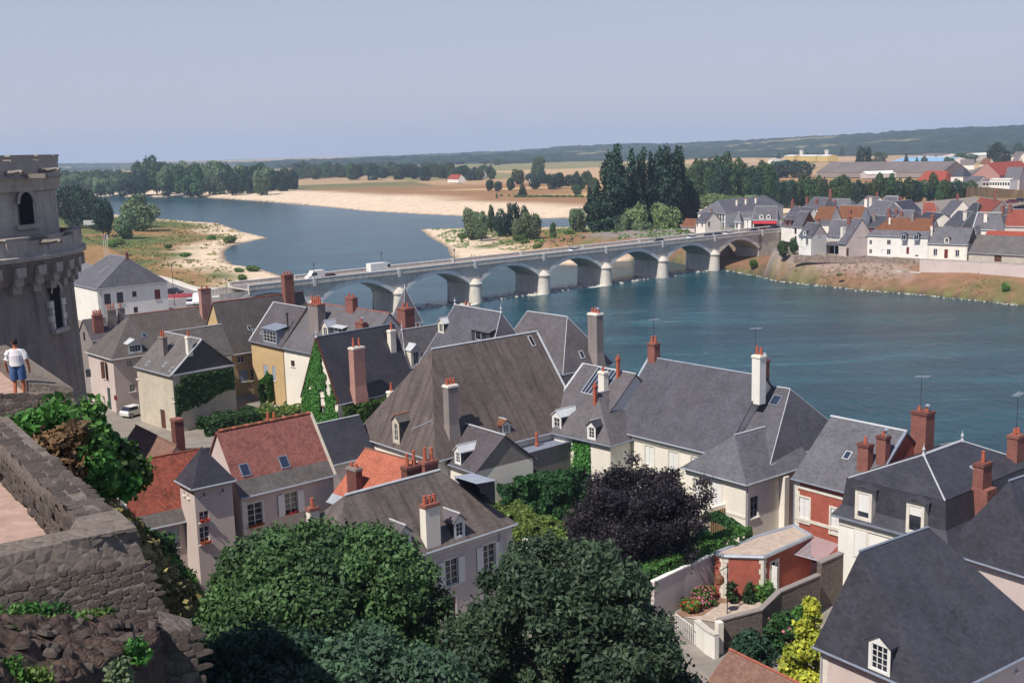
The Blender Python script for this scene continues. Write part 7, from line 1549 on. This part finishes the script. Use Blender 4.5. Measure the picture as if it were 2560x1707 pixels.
for i in range(22): x = -20+i*110+prng.uniform(-40,40); tpx('R2',x,300-i*2.+prng.uniform(-15,10),262-i*2.2,90,prng.choice(('dark','round')),3.,'small dark tree at the edge of the far fields','field edge trees')
# ---------------------------------------------------------------- near trees
def bigtree(name, label, p, lobes, n, size, mat, th, tr, br=7, **kw):
    r = empty(name, p, 0, label, 'tree'); link('crown', crown('crown', lobes, n, size, mat, **kw), r); link('trunk', trunk('trunk', th, tr, br, prng, .3), r); return r
c = aty('S7',1170,700,57.); gz0 = 9.; ct = aty('S7',1300,110,57.).z
rl_ = random.Random(21)
def dome(R0, H0, zc, n, r, seed, low=-.35):
    q = random.Random(seed); out = [(0,0,zc,R0*.68,R0*.68,H0*.68)]
    for i in range(n):
        t = (i+.5)/n; zz = low+(1-low)*t; a = i*2.39996+q.uniform(-.2,.2); rad = math.sqrt(max(0,1-zz*zz)); rr_ = r*q.uniform(.5,1.5); f = q.uniform(.72,.96)
        out.append((R0*rad*math.cos(a)*f, R0*rad*math.sin(a)*f, zc+H0*zz*f, rr_, rr_, rr_*.7))
    return out
bigtree('chestnut_tree','huge round chestnut tree with dense dark leaves at the bottom centre',(c.x,c.y,gz0),dome(6.3,5.2,ct-gz0-5.5,85,1.15,3),95000,.175,'lf_chest',9,.45,jit=.16)
c = aty('S8',1240,560,51.); ct = aty('S8',1050,40,51.).z-9
L_ = []
q = random.Random(8)
L_ = [(0,0,3.2,4.6,4.6,2.6),(0,0,5.6,3.,3.,2.6)]
for i in range(240):
    a = q.random()*6.28; z = q.random()**.9; rad = 9.6*(1-.76*z)*math.sqrt(q.uniform(.15,1)); k = 1-.35*z; L_.append((rad*math.cos(a)*1.16, rad*math.sin(a), 1.2+z*(ct-1.6)-rad*.1, q.uniform(.7,1.25)*k, q.uniform(.7,1.25)*k, q.uniform(.5,.85)*k))
bigtree('dark_evergreen','wide dark evergreen with tufted branches filling the bottom edge',(c.x,c.y,9.),L_,170000,.14,'lf_pine',ct*.8,.4,10,elong=2.2,jit=.2)
c = aty('S4',1480,900,80.)
L_ = [(0,0,4.4,3.9,3.9,3.4)]
q = random.Random(12)
for i in range(110):
    a = q.random()*6.28; z = q.uniform(-.85,1); rad = 4.4*math.sqrt(max(.05,1-z*z*.7))*q.uniform(.6,1.08); L_.append((rad*math.cos(a), rad*math.sin(a), 4.8+z*3.8, q.uniform(.5,1.),q.uniform(.5,1.),q.uniform(.35,.7)))
for i in range(12): a = q.uniform(-.9,1.5); rad = q.uniform(4,5.6); L_.append((rad*math.cos(a), rad*math.sin(a), 6.5+q.uniform(-1,2.4), .45,.45,.3))
bigtree('copper_beech','dark purple copper beech in the walled garden',(c.x,c.y,8.),L_,80000,.12,'lf_beech',7,.3,8,elong=1.8,jit=.22)
# ---------------------------------------------------------------- ivy and hedges
def ivy_plane(label, O, U, V_, w, h, n, size, mat='lf_ivy', thick=.25, mask=None, name='ivy', cat='ivy', bulge=0., seed=1):
    U = np.array(U,float); U /= np.linalg.norm(U); V_ = np.array(V_,float); V_ /= np.linalg.norm(V_); Nn = np.cross(U,V_)
    if Nn[1] > 0: Nn = -Nn
    u = RG.random(n*2)*w; v = RG.random(n*2)*h
    if mask is not None: k = mask(u,v); u, v = u[k], v[k]
    u, v = u[:n], v[:n]
    off = RG.random(len(u))*thick + bulge*fbm(u/1.4+seed*9, v/1.4, seed, 3)
    P = np.array(O)+u[:,None]*U+v[:,None]*V_+off[:,None]*Nn
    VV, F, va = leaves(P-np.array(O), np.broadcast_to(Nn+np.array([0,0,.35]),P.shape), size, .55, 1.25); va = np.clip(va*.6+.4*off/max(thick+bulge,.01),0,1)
    o = link(name, npmesh(name, VV, F, MT[mat], {'var': ('FACE', va)})); o.location = tuple(O); tag(o, label, cat); return o
def world(h, p): return (h.x0+p[0]*h.c-p[1]*h.s_, h.y0+p[0]*h.s_+p[1]*h.c, h.zg+p[2])
def ivy_on(h, face, label, q0, q1, z0, z1, n, size, mat='lf_ivy', mask=None, **kw):
    P = h.wp(face); O = world(h, P(q0,z0,-.02)); U = np.array(world(h,P(q1,z0,-.02)))-np.array(O); return ivy_plane(label, O, U, (0,0,1), abs(q1-q0), z1-z0, n, size, mat, mask=mask, **kw)
edge = lambda sd, lo, amp: (lambda u, v: v > lo+amp*fbm(u/1.2, u*0+sd, sd, 3))
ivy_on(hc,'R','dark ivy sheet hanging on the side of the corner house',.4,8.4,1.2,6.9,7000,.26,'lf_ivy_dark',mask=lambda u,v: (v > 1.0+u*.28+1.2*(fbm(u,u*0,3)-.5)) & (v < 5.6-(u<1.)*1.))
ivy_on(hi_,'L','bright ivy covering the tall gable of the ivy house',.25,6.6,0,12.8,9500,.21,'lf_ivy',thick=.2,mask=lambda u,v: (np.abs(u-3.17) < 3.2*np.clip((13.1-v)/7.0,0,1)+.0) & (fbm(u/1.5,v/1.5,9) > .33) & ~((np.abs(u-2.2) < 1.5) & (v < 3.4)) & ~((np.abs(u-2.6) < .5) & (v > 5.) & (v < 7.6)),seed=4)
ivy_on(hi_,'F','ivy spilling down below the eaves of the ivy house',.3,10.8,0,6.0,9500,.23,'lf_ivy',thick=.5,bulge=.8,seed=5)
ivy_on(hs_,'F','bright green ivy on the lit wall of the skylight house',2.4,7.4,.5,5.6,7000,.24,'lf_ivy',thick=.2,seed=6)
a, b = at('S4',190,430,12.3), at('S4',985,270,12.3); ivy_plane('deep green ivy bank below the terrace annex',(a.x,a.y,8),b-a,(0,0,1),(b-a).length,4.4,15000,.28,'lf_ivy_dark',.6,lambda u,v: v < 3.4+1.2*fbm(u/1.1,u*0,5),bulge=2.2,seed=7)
def hedge(label, pts, w, h, n, size, mat='lf_hedge', top=None, wild=.25, name='hedge', cat='hedge'):
    seg = [(pts[i],pts[i+1],(pts[i+1]-pts[i]).length) for i in range(len(pts)-1)]; tot = sum(s[2] for s in seg); P = []; N = []
    for a, b, l in seg:
        m = int(n*l/tot); t = RG.random(m); f = RG.random(m); d = (b-a).normalized(); nx = np.array([d.y,-d.x,0])
        base = np.array(a)+t[:,None]*np.array(b-a); s = np.where(f < .4, RG.uniform(-1,1,m), np.where(f < .7, 1, -1)); z = np.where(f < .4, 0, -RG.random(m)*h)
        wob = (fbm(t*l/1.1, s*3+z, 3, 3)-.5)*2*wild
        P.append(base+nx*((s*w/2)*(1+wob))[:,None]+np.c_[t*0,t*0,z+wob*.6]); N.append(np.where((f < .4)[:,None], np.array([0,0,1.]), nx*s[:,None]))
    P = np.concatenate(P); N = np.concatenate(N); O = np.array(pts[0])-np.array([0,0,h]); V, F, va = leaves(P-O, N, size, .55, 1.25)
    o = link(name, npmesh(name, V, F, MT[mat], {'var': ('FACE', va)})); o.location = tuple(O); return tag(o, label, cat)
hedge('clipped hedge curving above the pale garden wall',[at('S4',1180,1290,11.),at('S4',1500,1270,11.4),at('S4',1780,1140,11.7),at('S4',2080,1000,11.8),at('S5',760,320,11.9),at('S5',850,250,12.)],1.7,3.6,16000,.2)
hedge('yellow-green leafy hedge running right from the shuttered house',[at('S4',225,600,10.4),at('S4',450,740,10.4),at('S4',700,850,10.2),at('S4',960,1010,9.8)],2.2,2.4,9000,.24,'lf_bush',wild=.6)
hedge('ivy mound right of the copper beech beside the lattice screen',[at('S4',1960,800,10.6),at('S4',2080,900,10.4),at('S4',2150,950,10.2)],1.6,2.6,3500,.22,'lf_ivy_dark',wild=.4); hedge('ivy arch over the lattice screen',[at('S4',2150,760,11.4),at('S4',2240,735,11.9),at('S4',2345,790,11.6),at('S5',850,260,11.3)],.7,.6,1800,.2,'lf_ivy_dark')
hedge('ivy-covered wall descending beside the ivy house gable',[at('R6',60,1010,11.2),at('R6',150,910,12.2),at('R6',280,880,12.6),at('R6',430,862,12.8)],1.3,3.4,7500,.26,'lf_ivy',wild=.5)
hedge('dark garden shrubs below the ochre house',[at('R5',1850,1290,9.6),at('R5',2100,1240,9.8),at('R5',2352,1200,10.)],4.,2.4,6000,.28,'lf_ivy_dark',wild=.7); hedge('garden greenery in front of the ivy house',[at('R6',-40,1290,9.4),at('R6',180,1240,9.6),at('R6',420,1260,9.6)],4.,2.,5000,.26,'lf_bush',wild=.8)
hedge('tall ivy hump in front of the terrace annex',[at('S4',230,330,12.2),at('S4',420,360,12.2),at('S4',620,420,12.),at('S4',860,400,12.)],3.2,4.4,14000,.27,'lf_ivy_dark',wild=.5)
hedge('dense shrubbery at the foot of the copper beech',[at('S4',1020,1130,9.2),at('S4',1200,1230,9.2),at('S4',1400,1260,9.2)],4.,2.,9000,.24,'lf_ivy_dark',wild=.7)
hedge('low leafy border between hedge and copper beech',[at('S4',820,800,9.4),at('S4',930,950,9.2),at('S4',1000,1060,9.2)],3.,1.6,5000,.22,'lf_hedge',wild=.7)
c = aty('S7',560,1480,45.)
bigtree('shaded_yew','dark shaded yew at the bottom edge between bastion and chestnut',(c.x,c.y,12.),dome(4.6,4.6,4.2,60,1.,31),50000,.16,'lf_dark',7,.3,jit=.15)
c = aty('S7',1500,1560,44.)
bigtree('bottom_evergreen','dark evergreen crown cut by the bottom edge below the chestnut',(c.x,c.y,11.),dome(5.,3.8,c.z-11-2.2,60,1.,33),55000,.14,'lf_pine',6,.3,elong=2.,jit=.18)
mb = MB(); mb.face([at('S4',x,y,8.03) for x, y in ((-300,1000),(250,640),(1000,560),(2000,760),(2352,900),(1650,1300),(900,1700),(-200,1700))]); struct(mb.build('garden_lawn', m_plain('garden_grass', hexc('4f5d34'), .95, .35, .8)))
# ---------------------------------------------------------------- garden plants and castle slope growth
def shrub(name, label, p, R0, hgt, n, size, mat, flowers_=None, nf=0, cone=False, seed=1):
    q = random.Random(seed); L_ = []
    for i in range(40 if cone else 22):
        z = q.random(); rad = R0*(1-z*(.85 if cone else .35))*q.uniform(.3,.8); a = q.random()*6.28; r_ = R0*q.uniform(.2,.4)*(1-z*.6 if cone else 1); L_.append((rad*math.cos(a), rad*math.sin(a), hgt*(.12+.8*z), r_, r_, r_*.9))
    r = empty(name, p, 0, label, 'plant'); link('foliage', crown('foliage', L_, n, size, mat), r)
    mb = MB(); mb.tube([(0,0,-.1),(0,0,hgt*.6)], [.06,.03], 6); mb.build('stem', MT['bark'], r)
    if flowers_:
        P, N = lobe_pts(L_, nf, .97); V, F, va = leaves(P+N*.08, N, size*.9, .5, 1.); o = link('flowers', npmesh('flowers', V, F, MT[flowers_], {'var': ('FACE', .55+.3*va)}), r); o['kind'] = 'stuff'
    return r
shrub('hydrangea','pink hydrangea bush at the left of the yard border',at('S5',530,905,8.1),.95,1.1,900,.16,'lf_ivy','petal_pink',420,seed=1); shrub('hydrangea','red-orange geranium clump beside the lantern',at('S5',590,860,8.1),.6,.8,500,.14,'lf_ivy','petal_red',300,seed=2); shrub('hydrangea','salmon flower clump lowest in the yard border',at('S5',430,960,8.1),.75,.8,700,.15,'lf_bush','petal_red',160,seed=3)
shrub('shrub','dark upright shrub against the brick annex wall',at('S5',765,890,8.1),.45,1.6,500,.16,'lf_ivy_dark',seed=4); shrub('shrub','small dark conifer shrub right of the lantern',at('S5',912,890,8.1),.5,1.6,500,.16,'lf_ivy_dark',cone=True,seed=5); shrub('shrub','bright lime bush at the annex corner',at('S5',1050,860,8.2),.85,1.1,700,.2,'lf_bush',seed=6)
shrub('rose_bush','rose bush with pink dots behind the garden wall',at('S5',1195,1280,8.),1.5,2.6,2200,.2,'lf_ivy_dark','petal_pink',60,seed=7); shrub('yellow_conifer','tall yellow-green conifer beside the corner slate house',at('S5',1400,1640,8.),1.9,6.4,5000,.22,'lf_yellow',cone=True,seed=8); shrub('shrub','grey-green shrub below the brown garden wall',at('S5',950,1400,8.),1.6,1.9,2000,.2,'lf_dark',seed=9); shrub('shrub','leafy shrub between rose bush and yellow conifer',at('S5',1330,1130,8.4),.9,1.6,900,.2,'lf_ivy',seed=10)
shrub('rhododendron','pink flowering bush left of the copper beech',at('S4',940,900,9.),.9,1.6,700,.2,'lf_ivy','petal_pink',220,seed=11); shrub('shrub','russet shrub at the end of the leafy hedge',at('S4',880,1080,8.4),1.4,1.6,1200,.2,'lf_beech',seed=12)
for i, (t,x,y,z,R0,hg,mt) in enumerate((('S1',250,170,29.6,1.0,1.5,'lf_ivy'),('S1',410,150,30.6,1.2,2.2,'lf_ivy'),('S1',420,330,28.,1.1,1.4,'lf_bush'),('S1',500,400,28.,1.1,1.4,'lf_ivy'),('S1',590,370,31.,1.15,1.5,'lf_ivy'),('S1',320,270,27.5,.9,1.2,'lf_drybush'),('S1',540,280,32.,1.1,1.4,'lf_ivy_dark'))): shrub('shrub',('bramble thicket nearest the dark retaining wall','tall bramble clump at the top of the castle slope','brownish bramble patch on the castle slope','ivy mass in the middle of the castle slope','ivy mass falling towards the old red tiles','dry brown shrub beside the parapet','dark ivy in the shade below the castle wall')[i],aty(t,x,y,z)-Vector((0,0,hg*.6)),R0,hg,2200,.15,mt,seed=20+i)
for i, (t,x,y,z,R0,hg,mt) in enumerate((('S1',790,900,14.5,2.2,3.2,'lf_ivy'),('S1',900,1000,13.8,2.4,3.,'lf_ivy'),('S1',960,1130,13.,2.2,2.4,'lf_bush'),('S1',860,830,15.,1.8,2.6,'lf_ivy_dark'),('S1',740,740,15.5,1.3,2.2,'lf_bush'),('S1',1050,1230,12.8,2.3,3,'lf_ivy_dark'),('S7',380,1130,13,2.4,4.,'lf_ivy'),('S7',900,1500,13,2.6,3.,'lf_dark'),('S7',560,1480,13.,2.6,4.,'lf_ivy_dark'))): shrub('shrub',('fig-like bush directly right of the bastion corner','broad-leaved bush before the turreted house','bright green bush below the bastion','shaded bush under the red tiled eaves','small bush at the bastion wall edge','dark bush behind the wall stump','yellow-tipped young tree in front of the chestnut','shaded bush at the bottom under the chestnut','dark bush in the bottom shadow beside the bastion')[i],at(t,x,y,z)-Vector((0,0,hg*.7)),R0,hg,2600,.24,mt,seed=40+i)
for i, (x,y,Y,R0,mt) in enumerate(((60,1200,15.3,.28,'lf_bush'),(190,1190,15.6,.3,'lf_ivy'),(330,1185,15.9,.3,'lf_ivy_dark'),(480,1230,16.,.25,'lf_bush'),(570,1195,16.4,.25,'lf_ivy'),(450,1330,15.2,.2,'lf_willow'),(40,1530,12.4,.25,'lf_ivy'),(220,1550,12.6,.2,'lf_bush'),(110,1260,14.6,.26,'lf_ivy_dark'),(260,1250,15.,.26,'lf_bush'),(400,1250,15.4,.24,'lf_ivy'),(640,1270,15.9,.2,'lf_willow'),(20,1330,13.8,.25,'lf_bush'),(760,1380,14.8,.2,'lf_ivy'),(660,1500,13.6,.2,'lf_willow'))): shrub('weed',('leftmost low weed clump on the crumbling ledge','second weed clump from the left against the bastion wall','dark weed tuft in the middle of the ledge','grassy weed tuft right of the middle on the ledge','rightmost weed tuft below the pale stones','grey-leaved weed trailing on the brown ledge','weed tuft at the bottom left corner','small weed tuft right of the bottom corner','dark weeds left below the wall foot','pale weeds below the wall foot','green weeds in the middle below the wall foot','silvery weed right of the brown mound','weeds at the left picture edge on the ledge','weed tuft near the wall stump','silvery weed hanging over the ledge edge')[i],aty('S1',x,y+25,Y)-Vector((0,0,.12)),R0,.32,500,.045,mt,seed=60+i)

# dry grass and scrub on the spit and banks
def scatter(name, label, poly, n, size, mat, z=None):
    xs = [p[0] for p in poly]; ys = [p[1] for p in poly]; x = RG.uniform(min(xs),max(xs),n*3); y = RG.uniform(min(ys),max(ys),n*3)
    k = inside(poly,x,y) & (fbm(x/12,y/12,51,3) > .48); x, y = x[k][:n], y[k][:n]; gz_, w_, d_, u_, h_ = ground_z(x,y); k = ~w_ & (d_ > 3); x, y, gz_ = x[k], y[k], gz_[k]
    m = 5; P = np.repeat(np.c_[x,y,gz_],m,0)+RG.normal(0,1,(len(x)*m,3))*np.array([size*.7,size*.7,size*.25])+np.array([0,0,size*.3]); V, F, va = leaves(P, np.tile([0,0,1.],(len(P),1)), size, .9, 1.6)
    o = link(name, npmesh(name, V, F, MT[mat], {'var': ('FACE', va)})); return tag(o, label, 'scrub', None, 'stuff')
MT['lf_drygrass'] = m_leaf('leaf_dry', hexc('5f5a34'), hexc('8d8350'), .1)
scatter('spit_scrub','low green scrub scattered over the spit',[(-75,300),(-97,320),(-150,430),(-190,520),(-240,640),(-236,750),(-178,685),(-140,600),(-122,500),(-105,430),(-84,392),(-76,350)],2600,.55,'lf_drygrass')
scatter('island_scrub','scrub on the island behind the bridge',[(-20,420),(60,400),(90,420),(120,480),(60,560),(-40,580),(-30,480)],1800,.55,'lf_bush')
scatter('bank_scrub','dry weeds on the right embankment',[(70,362),(88,336),(104,324),(116,311),(140,288),(124,268),(108,291),(96,303),(79,328)],900,.3,'lf_drygrass')
scatter('castle_slope_weeds','dry weeds and brambles covering the castle slope',[(-14,34),(-9,40),(-12,62),(-20,75),(-30,92),(-42,100),(-40,70),(-24,45)],5200,.3,'lf_drygrass')
# ---------------------------------------------------------------- river stones, foam
rk = random.Random(2)
mr = MB()
def rock(mb, x, y, z, s):
    pts = [(x+s*rk.uniform(.7,1.3)*math.cos(t), y+s*.7*rk.uniform(.7,1.3)*math.sin(t)) for t in [2*math.pi*i/7 for i in range(7)]]; c = (x,y,z+s*rk.uniform(.35,.6))
    for i in range(7): a, b = pts[i], pts[(i+1)%7]; mb.face([(*a,z),(*b,z),((a[0]*.4+b[0]*0+x*.6),(a[1]*.4+y*.6),c[2]),c]) ; mb.face([(*b,z),((b[0]*.4+x*.6),(b[1]*.4+y*.6),c[2]),((a[0]*.4+x*.6),(a[1]*.4+y*.6),c[2])])
for k in range(-2,4):
    for i in range(85):
        t = rk.random(); x = k*BSTEP+2+t*(BSTEP-4); y = 3.5+rk.gauss(0,1.1)+1.5*math.sin(t*3)
        if rk.random() < (.45 if k < 0 else .95): p = bw(x,y,0); rock(mr, p.x, p.y, -.12, rk.uniform(.4,1.3))
o = mr.build('stone_weir', MT['stone_bridge']); tag(o, 'low line of dark rocks linking the bridge piers', 'rocks', None, 'stuff')
ms = MB(); P_ = [Vector((x,y,0)) for x,y in WATER[47:63]]
for i in range(len(P_)-1):
    a, b = P_[i], P_[i+1]
    if a.x < 68 or b.x > 140: continue
    for k in range(int((b-a).length*2.2)):
        q = a.lerp(b, rk.random())+Vector((rk.gauss(-.4,.6), rk.gauss(-.3,.6), 0)); rock(ms, q.x, q.y, -.06, rk.uniform(.15,.45))
o = ms.build('shore_stones', MT['stone_clean']); tag(o, 'pale stones edging the water along the right bank', 'stones', None, 'stuff')
n = NT('foam'); n.done(hexc('dfe6de'), .8, .2); tr = n.n.new('ShaderNodeBsdfTransparent'); mx = n.n.new('ShaderNodeMixShader'); n.L(n.ramp(n.noise(n.map(scale=(.5,1.5,1),rot=(0,0,R(40))), 1.1, 5, .7), [(.36, C(0,0,0)), (.52, C(.95,.95,.95))]), mx.inputs[0]); n.L(tr.outputs[0], mx.inputs[1]); n.L(n.p.outputs[0], mx.inputs[2]); n.L(mx.outputs[0], n.out.inputs[0]); MT['foam'] = n.mat
mf = MB()
for k, x0, y0, rx, ry in ((0,-14,9,6,5),(0,-34,12,7,5),(0,9,7,7,4),(0,32,7,7,3),(0,58,6,5,2.5),(0,-5,0,5,1.2),(0,22,1,4,1.),(0,45,1,4,1.),(0,-58,14,5,5),(0,70,5,4,2)):
    c = bw(x0,y0,.06+.004*(x0%7)); pts = []
    for i in range(16): t = 2*math.pi*i/16; pts.append((c.x+rx*rk.uniform(.7,1.2)*math.cos(t)*bc-ry*math.sin(t)*bs, c.y+rx*rk.uniform(.7,1.2)*math.cos(t)*bs+ry*math.sin(t)*bc, c.z))
    mf.face(pts)
o = mf.build('foam', MT['foam']); tag(o, 'white foam where the water breaks between the piers', 'foam', None, 'stuff')
# ---------------------------------------------------------------- summer haze
hm = bpy.data.materials.new('haze_air'); hm.use_nodes = True; hn = hm.node_tree.nodes; hn.clear(); ho = hn.new('ShaderNodeOutputMaterial'); pv = hn.new('ShaderNodeVolumePrincipled')
pv.inputs['Color'].default_value = (.58, .73, 1., 1); pv.inputs['Density'].default_value = 1.15e-4; pv.inputs['Anisotropy'].default_value = .1
hm.node_tree.links.new(pv.outputs[0], ho.inputs['Volume'])
mb = MB(); mb.box(-9800,-400,-3,9800,11000,170); hz_ = mb.build('haze', hm); hz_['kind'] = 'stuff'; tag(hz_, 'pale blue summer haze over the valley', 'haze')
